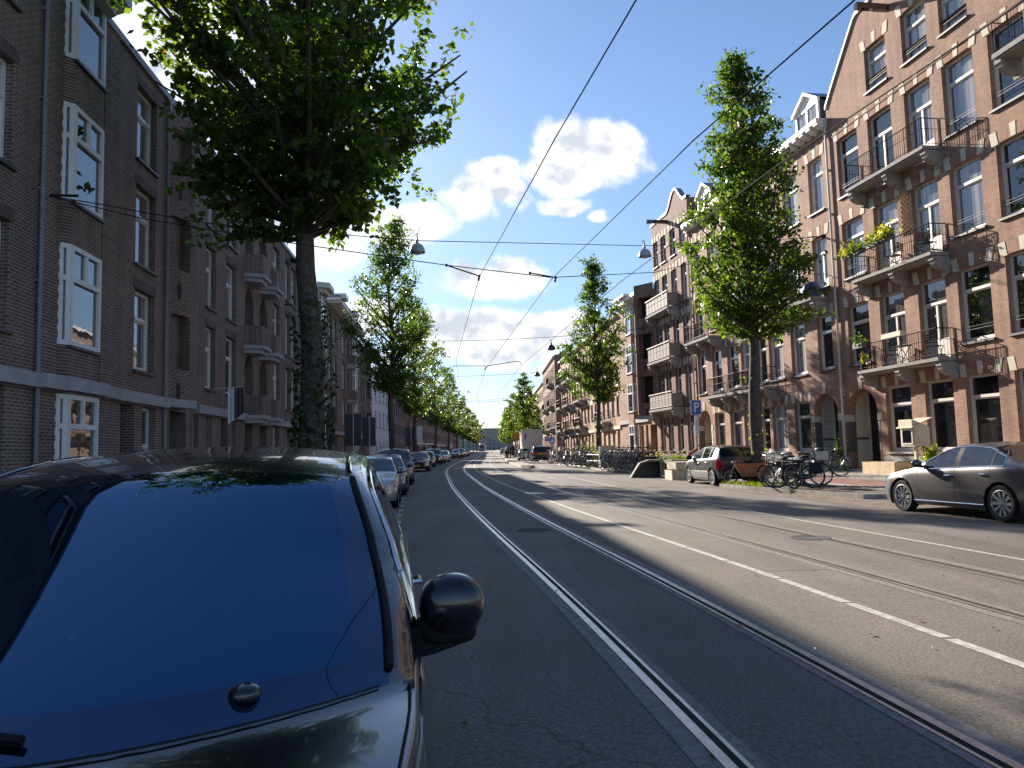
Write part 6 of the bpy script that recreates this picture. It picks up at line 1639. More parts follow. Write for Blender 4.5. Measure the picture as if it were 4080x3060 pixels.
# parking sign
ps = thing('parking_sign', 'blue parking sign with a white P and a narrow white under-plate on a steel post', 'sign', (bx(36.3, 5.25), 36.3, zg(36) + .13), R(4))
m = M(); m.tube([(0, 0, 0), (0, 0, 3.45)], .035, 8); m.build('post', MT['steel'], ps)
m = M(); m.box(-.25, .25, -.06, -.04, 2.75, 3.45, 0); m.box(-.25, .25, -.0402, -.036, 2.75, 3.45, 1); m.build('sign_plate', [MT['blue'], MT['steel']], ps)
m = M(); e = .018
for a in ((-.25, .25, 2.75, 2.75 + e), (-.25, .25, 3.45 - e, 3.45), (-.25, -.25 + e, 2.77, 3.43), (.25 - e, .25, 2.77, 3.43)): m.box(a[0], a[1], -.064, -.0602, a[2], a[3])
def sign_P(m, cx, cz, h, y):
    w = h * .16; m.box(cx - h * .26, cx - h * .26 + w, y - .004, y, cz - h / 2, cz + h / 2)
    N = 12; ro = h * .28; ri = ro - w; x0 = cx + h * .02; zc = cz + h / 2 - ro
    m.box(cx - h * .26 + w, x0, y - .004, y, cz + h / 2 - w, cz + h / 2); m.box(cx - h * .26 + w, x0, y - .004, y, zc - ro, zc - ro + w)
    for k in range(N):
        a, b = -math.pi / 2 + math.pi * k / N, -math.pi / 2 + math.pi * (k + 1) / N
        m.poly([(x0 + ri * math.cos(a), y - .004, zc + ri * math.sin(a)), (x0 + ro * math.cos(a), y - .004, zc + ro * math.sin(a)), (x0 + ro * math.cos(b), y - .004, zc + ro * math.sin(b)), (x0 + ri * math.cos(b), y - .004, zc + ri * math.sin(b))])
sign_P(m, .02, 3.11, .46, -.061); m.build('letter', MT['signw'], ps)
m = M(); m.box(-.1, .1, -.06, -.042, 1.75, 2.70); m.build('under_plate', MT['signw'], ps)
m = M()
for k in range(6): m.box(-.03 + .004 * (k % 2), .03, -.0645, -.0605, 1.88 + k * .12, 1.93 + k * .12)
m.build('lettering', MT['greyp'], ps)
# letter-box style cabinet on the house wall, bench with wooden end, wall plants
def onR(s, q, z): h = R(-8.8); return (OR[0] + s * math.sin(h) - q * math.cos(h), OR[1] + s * math.cos(h) + q * math.sin(h), z)
lb = thing('street_library', 'cream wooden cabinet with sloping lid and glazed door, on a post before the house', 'cabinet', onR(-5.65, 1.1, .02), RZR)
m = M(); m.box(-.36, .36, -.3, .3, 1.35, 2.02); m.prism([(-.33, 2.02), (.36, 2.02), (.36, 2.3), ], 'x', -.36, .36); m.build('box', MT['woodL'], lb)
m = M(); m.prism([(.42, 1.99), (.42, 2.03), (-.38, 2.36), (-.38, 2.32)], 'x', -.43, .43); m.build('lid', MT['woodL'], lb)
m = M(); m.box(-.3, .3, .301, .325, 1.42, 1.97); m.build('door', MT['cream'], lb); m = M(); m.box(-.23, .23, .326, .33, 1.48, 1.9); m.build('pane', MT['glassD'], lb)
m = M(); m.box(-.05, .05, -.05, .05, .3, 1.35); m.build('post', MT['woodL'], lb)
bn = thing('bench', 'low wooden bench with pale plank side and steel edge, against the right brick house', 'bench', onR(-2.6, 1.2, .42), RZR)
m = M(); m.box(-.04, .0, -.32, .32, .02, .52); m.box(1.9, 1.94, -.32, .32, .02, .52); m.box(0.001, 1.899, .28, .32, .02, .5); m.build('side', MT['wood'], bn)
m = M(); m.box(0.0, 1.9, -.3, .278, .46, .5); m.build('seat', MT['woodL'], bn)
m = M(); m.tube([(-.045, -.33, 0.0), (-.045, -.33, .45), (-.045, -.25, .53), (-.045, .25, .53), (-.045, .33, .45), (-.045, .33, 0.0)], .018, 6); m.build('edge', MT['steel'], bn)
bn.rotation_euler = (0, 0, RZR); bn.location = onR(-4.7, 1.0, .30)
def plant(name, label, loc, r, h, n, size, mats, seed, group='plants by the right houses', stems=5, pot=None):
    g = np.random.default_rng(seed); root = thing(name, label, 'plant', loc, 0, group); m = M(); P = []
    zb = 0
    if pot: k = M(); k.lathe([(.02, 0), (pot * .75, 0), (pot, pot * 1.5), (pot * .9, pot * 1.5), (pot * .85, pot * 1.3)], 14); k.build('pot', MT['blackp'], root); zb = pot * 1.3
    for k in range(stems):
        a = g.random() * 6.28; t = np.array([math.cos(a) * r * g.random(), math.sin(a) * r * g.random(), zb + h * (.5 + .5 * g.random())]); m.tube([(0, 0, zb), t * .5 + np.array([0, 0, .1 * h]), t], .009, 4, cap=False)
        for q in range(n // stems): s = .25 + .75 * g.random(); P.append(np.array([0, 0, zb]) * (1 - s) + t * s + g.normal(scale=.22 * r, size=3))
    P = np.array(P); P[:, 2] = np.maximum(P[:, 2], .04); m.build('stem', MT['bark'], root); leaves('foliage', P, np.tile([[0, 0, 1.0]], (len(P), 1)), size, mats, root, seed); return root
SH = ([MT['shrub'], MT['flower'], MT['leafM']], [.4, .25, .35]); SH2 = ([MT['leafM'], MT['shrub'], MT['leafD']], [.4, .35, .25])
plant('shrub', 'yellow green leafy shrub below the cream cabinet', onR(-5.7, .5, .72), .45, .8, 260, .16, SH, 1)
plant('climbing_plant', 'thin climbing plant between the two brick porches', onR(.42, .25, .4), .25, 1.7, 320, .09, SH, 2, stems=9)
plant('shrub', 'low green ground plant at the foot of the drainpipe', onR(-.3, .5, .40), .6, .3, 220, .13, SH2, 3)
for i, (y, q, h) in enumerate(((38, 4.7, .95), (39.6, 4.9, .9), (41, 4.7, .8), (44, 4.5, .8), (56, 4.3, 1.3), (59, 4.3, 1.5), (62, 4.2, 1.4))):
    plant('shrub', f"{['bushy green plant behind the striped board', 'green planter shrub behind the square concrete block', 'low green shrub behind the near bicycle rack', 'yellowish shrub at the back of the near bicycle rack', 'pale green shrub left of the middle trunk', 'tall pale shrub beyond the middle trunk', 'farthest pale shrub of the bicycle parking'][i]}", (bx(y, q), y, zg(y) + .14), .75, h, 620, .16, SH if i > 2 else SH2, 10 + i, stems=9)
for y, q, lb_ in ((36.9, 5.4, 'dark square planter behind the concrete blocks'), (38.3, 5.5, 'second dark square planter behind the concrete blocks')):
    m = M(); m.box(-.45, .45, -.35, .35, 0, .55); m.box(-.5, .5, -.4, .4, .551, .60); o = m.build('planter', MT['panel']); tag(o, lb_, 'planter', 'dark planters'); o.location = (bx(y, q), y, zg(y) + .13); o.rotation_euler = (0, 0, R(9))

# ---------------------------------------------------------------- things on the balconies of R1
def balc_chair(label, s, z, rz):
    c = thing('balcony_chair', label, 'chair', onR(s, .42, z), RZR + rz, 'slatted chairs on the balconies')
    m = M()
    for k in range(5): m.box(-.2, .2, -.2 + k * .085, -.14 + k * .085, .44, .455)
    m.build('seat', MT['iron'], c); m = M()
    for k in range(4): m.box(-.2, .2, -.225, -.21, .58 + k * .085, .63 + k * .085)
    m.build('backrest', MT['iron'], c); m = M()
    for x in (-.2, .2): m.tube([(x, -.22, .9), (x, -.17, .45), (x, .2, 0)], .013, 5); m.tube([(x, .2, .45), (x, -.2, 0)], .013, 5)
    m.build('leg', MT['iron'], c); return c
balc_chair('dark folding chair at the right end of the lowest balcony', -6.1, 4.42, R(80)); balc_chair('dark folding chair left of the small table on the lowest balcony', -3.6, 4.42, R(-90)); balc_chair('dark slatted chair at the right end of the middle balcony', -6.1, 8.13, R(90)); balc_chair('dark chair in the middle of the middle balcony', -4.3, 8.13, R(-60))
t_ = thing('balcony_table', 'small dark folding table on the lowest balcony', 'table', onR(-4.3, .42, 4.42), RZR)
m = M(); m.box(-.3, .3, -.25, .25, .68, .705); m.build('top', MT['iron'], t_); m = M()
for x in (-.22, .22): m.tube([(x, -.2, .68), (x, .2, 0)], .013, 5); m.tube([(x, .2, .68), (x, -.2, 0)], .013, 5)
m.build('leg', MT['iron'], t_)
def window_box(label, s, z, L, seed, mats, n=300, mat='panel', q=.95, r=.22):
    b = thing('flower_box', label, 'flower box', onR(s, q, z), RZR, 'flower boxes on the balcony railings')
    m = M(); m.box(-L / 2, L / 2, -.1, .1, -.18, 0); m.build('box', MT[mat], b)
    if n:
        g = np.random.default_rng(seed); P = np.stack([(g.random(n) - .5) * L * 1.1, g.normal(scale=.12, size=n), np.abs(g.normal(scale=r, size=n)) - .08], 1); leaves('foliage', P, np.tile([[0, 0, 1.0]], (n, 1)), .13, mats, b, seed)
YL = ([MT['flower'], MT['shrub']], [.7, .3])
window_box('black railing box of bright yellow flowers on the middle balcony, right of the trellis', -4.55, 9.28, .75, 5, YL, 420)
window_box('black railing box of dark and yellow leaves under the trellis', -3.85, 9.22, .7, 6, ([MT['leafM'], MT['flower']], [.6, .4]))
window_box('yellow flowering box at the left end of the middle balcony', -2.15, 9.2, .7, 7, YL, 420); window_box('dark green railing box on the middle balcony, beside the yellow left box', -2.85, 9.2, .6, 8, SH2, 220)
window_box('black railing box with sparse plants on the lowest balcony', -2.5, 5.46, .6, 9, ([MT['leafD']], [1.0]), 120); window_box('pale wooden tray hung on the lowest balcony railing', -4.6, 5.58, 1.1, 9, None, 0, 'woodL')
plant('potted_plant', 'small yellow potted plant at the left corner of the lowest balcony', onR(-2.2, .6, 4.43), .22, .55, 160, .1, YL, 30, group='plants on the balconies', pot=.14)
m = M()
for k in range(-5, 9):
    for sg in (1, -1):
        x0, z0 = -.3, k * .19; pts = []
        for t in np.linspace(0, 1, 2): pts.append((x0 + .6 * t, .02 + .012 * sg, z0 + sg * (.6 * t) * 1.2 + (0 if sg > 0 else .5)))
        a, b = pts; lo, hi = 0.0, 1.75
        def clip(a, b):
            t0, t1 = 0, 1
            for lim, s in ((lo, 1), (hi, -1)):
                da, db = s * (a[2] - lim), s * (b[2] - lim)
                if da < 0 and db < 0: return None
                if da < 0: t0 = max(t0, da / (da - db))
                if db < 0: t1 = min(t1, da / (da - db))
            return [tuple(a[i] + (b[i] - a[i]) * t for i in range(3)) for t in (t0, t1)]
        c = clip(a, b)
        if c: m.tube(c, .014, 4)
o = m.build('trellis', MT['wood']); tag(o, 'wooden diamond trellis on the brick between the two balcony doors', 'trellis'); o.location = onR(-4.46, .03, 9.35); o.rotation_euler = (0, 0, RZR)
m = M(); m.ball((0, 0, .38), (.42, .35, .4), 14, 8); m.box(-.3, .3, -.25, .25, 0, .2); o = m.build('covered_barbecue', MT['bluec'], smooth=50); tag(o, 'round object under a blue cover on the balcony above the porches', 'barbecue'); o.location = onR(1.55, .45, 8.12)

# ---------------------------------------------------------------- overhead wires and street lamps
def wire(label, pts, r=.012, sag=0, name='overhead_wire', mat='wire', group='overhead wires', n=14):
    P = []
    if sag:
        a, b = Vector(pts[0]), Vector(pts[-1])
        for k in range(n + 1): t = k / n; v = a.lerp(b, t); v.z -= 4 * sag * t * (1 - t); P.append(v)
    else: P = pts
    m = M(); m.tube(P, r, 6); o = m.build(name, MT[mat], smooth=60); return tag(o, label, 'wire', group)
W1 = [(2.0, -2, 6.0), (1.33, 7.27, 6.0), (.71, 10.6, 6.0), (-.76, 19.2, 6.0), (-2.69, 37.2, 6.05), (-4.0, 60, 6.1), (-5.6, 100, 6.4), (-8.2, 185, 6.8), (-11.0, 280, 7.3)]
W2 = [(4.9, -4, 6.0), (3.54, 7.37, 6.0), (2.73, 10.8, 6.0), (1.13, 19.5, 6.0), (-1.37, 41.1, 6.05), (-2.9, 62.3, 6.1), (-3.9, 100, 6.4), (-6.5, 185, 6.8), (-9.4, 280, 7.3)]
W3 = [(6.4, -4, 6.0), (5.3, 7.5, 6.0), (4.3, 12.0, 6.0), (3.0, 20.0, 6.0), (.6, 39.5, 6.05), (-1.2, 62, 6.1), (-3.2, 100, 6.4), (-6.0, 185, 6.8), (-9.0, 280, 7.3)]
for lb_, P in (('contact wire over the left track, the left one of the three long wires', W1), ('contact wire between the tracks, the middle one of the three long wires', W2), ('contact wire over the right track, the right one of the three long wires', W3)):
    wire(lb_, P, .0095)
AL, AR = (-10.05, 16.3, 7.39), (14.55, 34.3, 10.93)
CA = [(-10.05, 16.3, 7.39), (-9.59, 17.84, 7.66), (-8.25, 19.94, 7.85), (-6.83, 21.6, 8.09), (-2.8, 25.09, 8.62), (5.36, 30.05, 9.58), (10, 32.2, 10.2), AR]
wire('span wire with two grey bell lamps, from the left house to the right house', CA, .013)
wire('span wire that holds the contact wires, just below the lamp wire', [AL, (-8.2, 16.9, 7.0), (-5.2, 17.8, 6.62), (-1.62, 19.6, 6.42), (1.12, 20.2, 6.16), (4.6, 24.0, 7.1), (9, 29, 9.0), AR], .012)
for p, lb_ in ((AL, 'black wall anchor holding the span wires on the left brown house'), (AR, 'black wall anchor holding the span wires by the right drainpipe')):
    m = M(); m.ball((0, 0, 0), (.09, .14, .16), 8, 6); s_ = 1 if p[0] < 0 else -1; m.tube([(0, 0, 0), (s_ * .7, .05, -.02)], .03, 6); o = m.build('wall_anchor', MT['iron'], smooth=50); tag(o, lb_, 'anchor'); o.location = p
    if p[0] > 0: o.location = (14.3, 34.3, 10.93)
for (a, b), lb_ in ((((-1.62, 19.6, 6.42), (-.76, 19.2, 6.02)), 'black pull-off arm on the left contact wire'), (((.55, 20.0, 6.25), (1.2, 19.6, 6.02)), 'black pull-off arm on the middle contact wire'), (((-1.15, 41.5, 6.25), (-1.42, 41.1, 6.06)), 'small pull-off arm farther down the street')):
    m = M(); m.tube([a, b], .020, 6); m.ball(a, .04, 8, 5); m.ball(b, .04, 8, 5); m.tube([b, (b[0] - .02, b[1], b[2] - .12)], .03, 6); o = m.build('pull_off_arm', MT['iron']); tag(o, lb_, 'wire fitting')
wire('bent bracket wire joining the middle and right contact wires', [(-3.2, 41, 6.2), (-1.3, 41.0, 6.15), (.2, 40.5, 6.3), (.45, 40.2, 6.25), (.5, 40, 6.05)], .02)
for i, (y, zl, zr, n) in enumerate(((52, 9.6, 9.9, 'second'), (74, 9.4, 9.6, 'third'), (88, 7.4, 8.6, 'fourth'), (112, 9.4, 9.4, 'fifth'), (135, 8.5, 9.2, 'sixth'), (165, 9.0, 9.4, 'seventh'), (210, 9.4, 9.6, 'eighth'), (260, 9.6, 9.8, 'ninth'))):
    wire(f'{n} span wire across the street, counted from the near lamps', [(flx(y) + .1, y, zl), (frx(y) - .1, y, zr)], .013 + .00006 * y, sag=.6)
def lamp(label, p, mat, s=1.0):
    l = thing('street_lamp', label, 'street lamp', p, 0, 'bell shaped lamps hung over the street')
    m = M(); m.lathe([(.012, .30), (.03, .29), (.05, .22), (.055, .16), (.04, .12), (.12, .09), (.2, .02), (.245, -.08), (.262, -.2), (.255, -.205), (.235, -.1), (.02, .05)], 28); m.build('shade', MT[mat], l, smooth=50)
    m = M(); m.ball((0, 0, -.19), (.19, .19, .075), 16, 8); m.build('bulb_cover', MT['lampw'], l, smooth=60)
    m = M(); m.tube([(0, 0, .28), (0, 0, .45)], .02, 6); m.tube([(-.1, 0, .36), (-.05, 0, .44), (0, 0, .45)], .012, 5); m.build('hanger', MT['wire'], l)
    l.scale = (s, s, s); return l
lamp('light grey bell lamp hanging in front of the second left tree', (-2.62, 21.7, 7.5), 'lampw', .86); lamp('grey bell lamp hanging beside the gabled narrow house at right', (4.86, 27.0, 8.55), 'lampw', .9)
lamp('small dark bell lamp over the middle of the street, higher one', (2.9, 55.0, 9.0), 'lampd', 1.15); lamp('smallest dark bell lamp, below the higher dark one', (2.5, 75.0, 9.05), 'lampd', 1.15)
lamp('pale bell lamp in front of the far right tree clump', (1.9, 96, 9.6 - 1.0), 'lampw', 1.1)
wire('hanging cord between the lamp wire and the left bell lamp', [(-2.62, 21.7, 7.86), (-2.6, 22.4, 8.3)], .008)

# ---------------------------------------------------------------- boards on poles along the left pavement
for i, (u, y, wd, lb_) in enumerate(((700, 47, 1.25, 'large dark blank board on a steel pole, right of the big trunk'), (760, 57, 1.25, 'second dark blank board on a pole, before the left bay windows'), (795, 64, 1.1, 'third dark blank board on a pole, left of the white house'), (885, 92, 1.3, 'fourth dark blank board on a pole, between two left trunks'))):
    x = (u - 1106) / 1662 * y; z = zg(y); b = thing('pole_board', lb_, 'board', (x, y, z), R(-4), 'dark boards on poles')
    m = M(); m.box(-wd / 2, wd / 2, -.03, .03, 2.0, 4.35, 0); m.build('board', MT['panel'], b)
    m = M(); m.tube([(.05, -.08, 0), (.05, -.08, 4.5)], .05, 8); m.box(-wd / 2, wd / 2, -.05, -.031, 1.96, 2.0); m.box(-wd / 2, wd / 2, -.05, -.031, 4.35, 4.39); m.build('pole', MT['steel'], b)
for x, y, lb_ in ((-11.1, 88, 'left one of two narrow white hanging shop signs'), (-10.9, 90, 'right one of two narrow white hanging shop signs')):
    m = M(); m.box(-.28, .28, -.06, .06, 2.4, 4.3); m.tube([(0, 0, 0), (0, 0, 2.4)], .04, 6); o = m.build('shop_sign', MT['signw']); tag(o, lb_, 'sign'); o.location = (x, y, zg(y))
sp = thing('sign_post', 'thin grey post with a small white plate in the gap of the left car row', 'sign', (-8.7, 108, zg(108) + .1)); m = M(); m.tube([(0, 0, 0), (0, 0, 3.6)], .05, 6); m.build('post', MT['steel'], sp); m = M(); m.box(-.2, .2, -.08, -.055, 1.6, 2.2); m.build('sign_plate', MT['signw'], sp)
# flag hung from the left house
def onL(s, q, z): h = R(-5); return (OLF[0] + s * math.sin(h) + q * math.cos(h), OLF[1] + s * math.cos(h) - q * math.sin(h), z)
fl = thing('wall_flag', 'limp dark and white flag on a tilted pole at the left brown house', 'flag', onL(-2.7, .02, 4.15), RZL)
m = M(); m.tube([(0, 0, 0), (-.35, 1.0, .1)], .02, 6); m.build('pole', MT['woodL'], fl)
m = M()
for k in range(8):
    x0, x1 = -.30 - .09 * (k % 2) , -.30 - .09 * ((k + 1) % 2); y0, y1 = .45 + .07 * k, .52 + .07 * k
    m.poly([(x0, y0, .06), (x1, y1, .07), (x1 * 1.1, y1, -1.25 + .05 * k), (x0 * 1.1, y0, -1.3 + .05 * k)], 0 if k < 3 else 1)
m.build('cloth', [MT['signw'], MT['panel']], fl)
# signs near the far crossing
def csign(label, x, y, z, kind, s=.6):
    c = thing('crossing_sign', label, 'sign', (x, y, 0), R(3), 'blue crossing signs at the far corner')
    m = M(); m.box(-s / 2, s / 2, -.05, 0, z - s / 2, z + s / 2); m.build('sign_plate', MT['blue'], c)
    m = M()
    if kind == 'ped': m.prism([(-s * .36, z - s * .36), (s * .36, z - s * .36), (0, z + s * .34)], 'y', -.056, -.051); m.build('triangle', MT['signw'], c); m = M(); m.tube([(-s * .05, -.062, z + s * .02), (0, -.062, z - s * .12), (-s * .1, -.062, z - s * .3)], .02, 5); m.tube([(0, -.062, z - s * .12), (s * .1, -.062, z - s * .3)], .02, 5); m.ball((-s * .03, -.06, z + s * .1), .035, 6, 5); m.build('figure', MT['iron'], c)
    else: m.prism([(-s * .3, z - s * .06), (s * .1, z - s * .06), (s * .1, z - s * .16), (s * .34, z), (s * .1, z + s * .16), (s * .1, z + s * .06), (-s * .3, z + s * .06)], 'y', -.056, -.051); m.build('arrow', MT['signw'], c)
    m = M(); m.tube([(0, .04, zg(y)), (0, .04, z + s / 2)], .045, 6); m.build('post', MT['steel'], c)
csign('blue arrow sign, left one at the far corner', 4.86, 113, 3.2, 'arrow', .6); csign('blue pedestrian crossing sign with a white triangle, lower middle one', 5.5, 110, 2.95, 'ped', .8); csign('blue pedestrian crossing sign near the far brick corner, right one', 7.3, 117.5, 3.75, 'ped', .75)
ys_ = thing('yellow_sign', 'orange yellow notice board on a pole at the tram stop', 'sign', (.55, 92, zg(92) + .2), R(2)); m = M(); m.box(-.55, .15, -.05, 0, 2.35, 3.05, 0)
for k in range(3): m.box(-.45, .05 - .12 * (k % 2), -.056, -.0505, 2.48 + k * .18, 2.55 + k * .18, 1)
m.build('board', [MT['yellow'], MT['iron']], ys_); m = M(); m.tube([(.12, .04, 0), (.12, .04, 3.1)], .05, 6); m.build('post', MT['iron'], ys_)
sh = thing('tram_shelter', 'dark narrow tram stop shelter behind the waiting people', 'shelter', (-.35, 106, zg(106) + .2), R(2))
m = M(); m.box(-.7, .7, -1.8, 1.8, 2.5, 2.6); m.build('roof', MT['iron'], sh); m = M()
for y in (-1.7, 0, 1.7): m.box(.55, .62, y - .04, y + .04, 0, 2.5)
m.build('post', MT['iron'], sh); m = M(); m.box(.57, .6, -1.66, -.06, .3, 2.4); m.box(.57, .6, .06, 1.66, .3, 2.4); m.build('pane', MT['glassD'], sh); m = M(); m.box(-.68, -.6, -1.7, -.5, .3, 2.4); m.build('panel', MT['panel'], sh)
bl = M(); bl.lathe([(.09, 0), (.09, .8), (.06, .9), (.02, .92)], 10); o = bl.build('bollard', MT['signw'], smooth=50); tag(o, 'short white bollard at the corner of the tram stop island', 'bollard'); o.location = (1.35, 84, zg(84))
m = M(); m.box(-.04, .04, -.4, .4, 0, 1.0); m.box(-.04, .04, -.45, -.4, 0, 1.05); o = m.build('pavement_board', MT['signw']); tag(o, 'white leaning pavement board at the far brick corner', 'board'); o.location = (6.5, 97, zg(97) + .25); o.rotation_euler = (0, .25, R(4))
for x, s, lb_ in ((.0, 0, 'rainbow coloured cloth hung on a far balcony'),):
    m = M()
    for k in range(5): m.box(-.6 + .24 * k, -.36 + .24 * k - .004, -.02, .02, -.95, 0, k)
    o = m.build('balcony_cloth', [MT['signr'], MT['orange'], MT['plate'], MT['shrub'], MT['bluec']]); tag(o, lb_, 'cloth'); p = 66.1 + 30.0; o.location = (frx(p) - .95, p - 2.0, 5.1); o.rotation_euler = (0, 0, RZ5)

# ---------------------------------------------------------------- people
def person(label, x, y, z, rz, pose, top, leg, hair='hair', h=1.75, seated=False):
    """one continuous skinned body; joints given in metres, +X is where the person faces"""
    k = h / 1.75
    J = {'pel': (0, 0, .95), 'bel': (0, 0, 1.12), 'chest': (.01, 0, 1.34), 'neck': (.01, 0, 1.50), 'head': (.03, 0, 1.60), 'crown': (.02, 0, 1.71),
         'hipL': (0, .10, .90), 'kneeL': (.03, .11, .50), 'ankL': (-.01, .12, .08), 'toeL': (.16, .13, .03), 'hipR': (0, -.10, .90), 'kneeR': (.03, -.11, .50), 'ankR': (-.01, -.12, .08), 'toeR': (.16, -.13, .03),
         'shL': (0, .19, 1.43), 'elL': (.0, .25, 1.15), 'wrL': (.10, .24, .92), 'haL': (.15, .23, .84), 'shR': (0, -.19, 1.43), 'elR': (.0, -.25, 1.15), 'wrR': (.10, -.24, .92), 'haR': (.15, -.23, .84)}
    J.update(pose)
    Rr = dict(pel=.14, bel=.125, chest=.15, neck=.058, head=.092, crown=.07, hipL=.09, kneeL=.062, ankL=.045, toeL=.035, hipR=.09, kneeR=.062, ankR=.045, toeR=.035, shL=.07, elL=.05, wrL=.034, haL=.03, shR=.07, elR=.05, wrR=.034, haR=.03)
    E = [('pel', 'bel'), ('bel', 'chest'), ('chest', 'neck'), ('neck', 'head'), ('head', 'crown')]
    for s in 'LR': E += [('pel', 'hip' + s), ('hip' + s, 'knee' + s), ('knee' + s, 'ank' + s), ('ank' + s, 'toe' + s), ('chest', 'sh' + s), ('sh' + s, 'el' + s), ('el' + s, 'wr' + s), ('wr' + s, 'ha' + s)]
    names = list(J); me = bpy.data.meshes.new('person'); me.from_pydata([tuple(c * k for c in J[n]) for n in names], [(names.index(a), names.index(b)) for a, b in E], [])
    o = bpy.data.objects.new('person', me); link(o); tag(o, label, 'person')
    mod = o.modifiers.new('skin', 'SKIN'); me.skin_vertices.new() if not me.skin_vertices else None
    for n, v in zip(names, me.skin_vertices[0].data): v.radius = (Rr[n] * k, Rr[n] * k * (.8 if n in ('chest', 'bel', 'pel') else 1)); v.use_root = n == 'pel'
    o.modifiers.new('sub', 'SUBSURF').levels = 1
    dg = bpy.context.evaluated_depsgraph_get(); ev = o.evaluated_get(dg); nm = bpy.data.meshes.new_from_object(ev); o.modifiers.clear(); o.data = nm
    for mt in (top, leg, 'skin', hair, 'blackp'): nm.materials.append(MT[mt])
    hp = Vector(J['head']) * k
    for p in nm.polygons:
        c = p.center; pel = J['pel'][2] * k
        hand = any((c - Vector(J[q]) * k).length < .075 for q in ('haL', 'haR'))
        if c.z > (J['neck'][2] - .01) * k or hand: p.material_index = 2
        elif c.z < J['ankL'][2] * k + .03 and c.z < .2: p.material_index = 4
        elif c.z < pel: p.material_index = 1
        if c.z > (J['head'][2] + .02) * k and (c.x < hp.x + .035 or c.z > (J['crown'][2] + .01) * k): p.material_index = 3
    nm.polygons.foreach_set('use_smooth', [True] * len(nm.polygons))
    o.location = (x, y, z); o.rotation_euler = (0, 0, rz); return o
zi = lambda y: zg(y) + .2
person('person in black coat standing at the tram stop, left of two', -.42, 98.0, zi(98), R(200), {}, 'navy', 'navy')
person('person in dark jacket and trousers standing at the tram stop, right of the black coat', -.02, 99.2, zi(99), R(-30), {'wrR': (.2, -.15, 1.1), 'haR': (.26, -.1, 1.14)}, 'navy', 'navy', h=1.8)
person('person in pale grey coat standing beside the truck at the tram stop', .42, 98.6, zi(98.6), R(120), {}, 'greyc', 'greyc', h=1.68)
person('person with dark cap and backpack, behind the others at the tram stop', -.75, 102.5, zi(102), R(170), {}, 'panel', 'navy')
person('person in dark clothes sitting low at the left of the tram stop', -.95, 100.6, zi(100.6), R(-90),
       {'pel': (0, 0, .46), 'bel': (.02, 0, .62), 'chest': (.05, 0, .84), 'neck': (.08, 0, 1.0), 'head': (.1, 0, 1.1), 'crown': (.1, 0, 1.2), 'hipL': (.02, .1, .44), 'kneeL': (.42, .12, .46), 'ankL': (.44, .12, .08), 'toeL': (.58, .12, .03), 'hipR': (.02, -.1, .44), 'kneeR': (.42, -.12, .46), 'ankR': (.44, -.12, .08), 'toeR': (.58, -.12, .03),
        'shL': (.04, .18, .93), 'elL': (.1, .22, .66), 'wrL': (.32, .16, .56), 'haL': (.4, .13, .53), 'shR': (.04, -.18, .93), 'elR': (.1, -.22, .66), 'wrR': (.32, -.16, .56), 'haR': (.4, -.13, .53)}, 'navy', 'navy')
m = M(); m.box(-.9, .9, -.2, .2, .40, .45); m.box(-.7, -.6, -.15, .15, 0, .399); m.box(.6, .7, -.15, .15, 0, .399); o = m.build('stop_bench', MT['lead']); tag(o, 'low grey bench of the tram stop under the sitting person', 'bench'); o.location = (-.95, 100.65, zi(100.6)); o.rotation_euler = (0, 0, R(92))
person('person in dark jacket walking on the right pavement beyond the black estate', 4.25, 96, zg(96) + .02, R(95), {'kneeL': (.2, .11, .52), 'ankL': (.22, .12, .1), 'toeL': (.38, .12, .08), 'kneeR': (-.05, -.11, .5), 'ankR': (-.3, -.12, .14), 'toeR': (-.16, -.13, .04)}, 'navy', 'navy')

# ---------------------------------------------------------------- sky, sun, camera
SUN_AZ, SUN_EL = -26.0, 22.4 # degrees from the street axis (+Y) towards the right, and above the horizon
w = bpy.data.worlds.new('World'); SC.world = w; w.use_nodes = True
N, L = w.node_tree.nodes, w.node_tree.links; N.clear()
out = N.new('ShaderNodeOutputWorld'); bg = N.new('ShaderNodeBackground'); bg.inputs['Strength'].default_value = SKY_STR
sky = N.new('ShaderNodeTexSky'); sky.sky_type = 'NISHITA'; sky.sun_disc = False; sky.sun_elevation = R(SUN_EL); sky.sun_rotation = R(SUN_AZ)
sky.air_density = 1.0; sky.dust_density = SKY_DUST; sky.ozone_density = 1.6; sky.altitude = 0
tc = N.new('ShaderNodeTexCoord'); sp = N.new('ShaderNodeSeparateXYZ'); L.new(tc.outputs['Generated'], sp.inputs[0])
def mth(op, a, b=None, c=None, clamp=False):
    n = N.new('ShaderNodeMath'); n.operation = op; n.use_clamp = clamp
    for i, v in enumerate((a, b, c)):
        if v is None: continue
        if isinstance(v, (int, float)): n.inputs[i].default_value = v
        else: L.new(v, n.inputs[i])
    return n.outputs[0]
yy = mth('MAXIMUM', sp.outputs['Y'], .02)
px, pz = mth('DIVIDE', sp.outputs['X'], yy), mth('DIVIDE', sp.outputs['Z'], yy)
cb_ = N.new('ShaderNodeCombineXYZ'); L.new(px, cb_.inputs['X']); L.new(pz, cb_.inputs['Y'])
def noise(scale, det, rough, src=None, off=(0, 0, 0)):
    n = N.new('ShaderNodeTexNoise'); n.inputs['Scale'].default_value = scale; n.inputs['Detail'].default_value = det; n.inputs['Roughness'].default_value = rough
    a = N.new('ShaderNodeVectorMath'); a.operation = 'ADD'; a.inputs[1].default_value = off; L.new(src or cb_.outputs[0], a.inputs[0]); L.new(a.outputs[0], n.inputs['Vector']); return n.outputs['Fac']
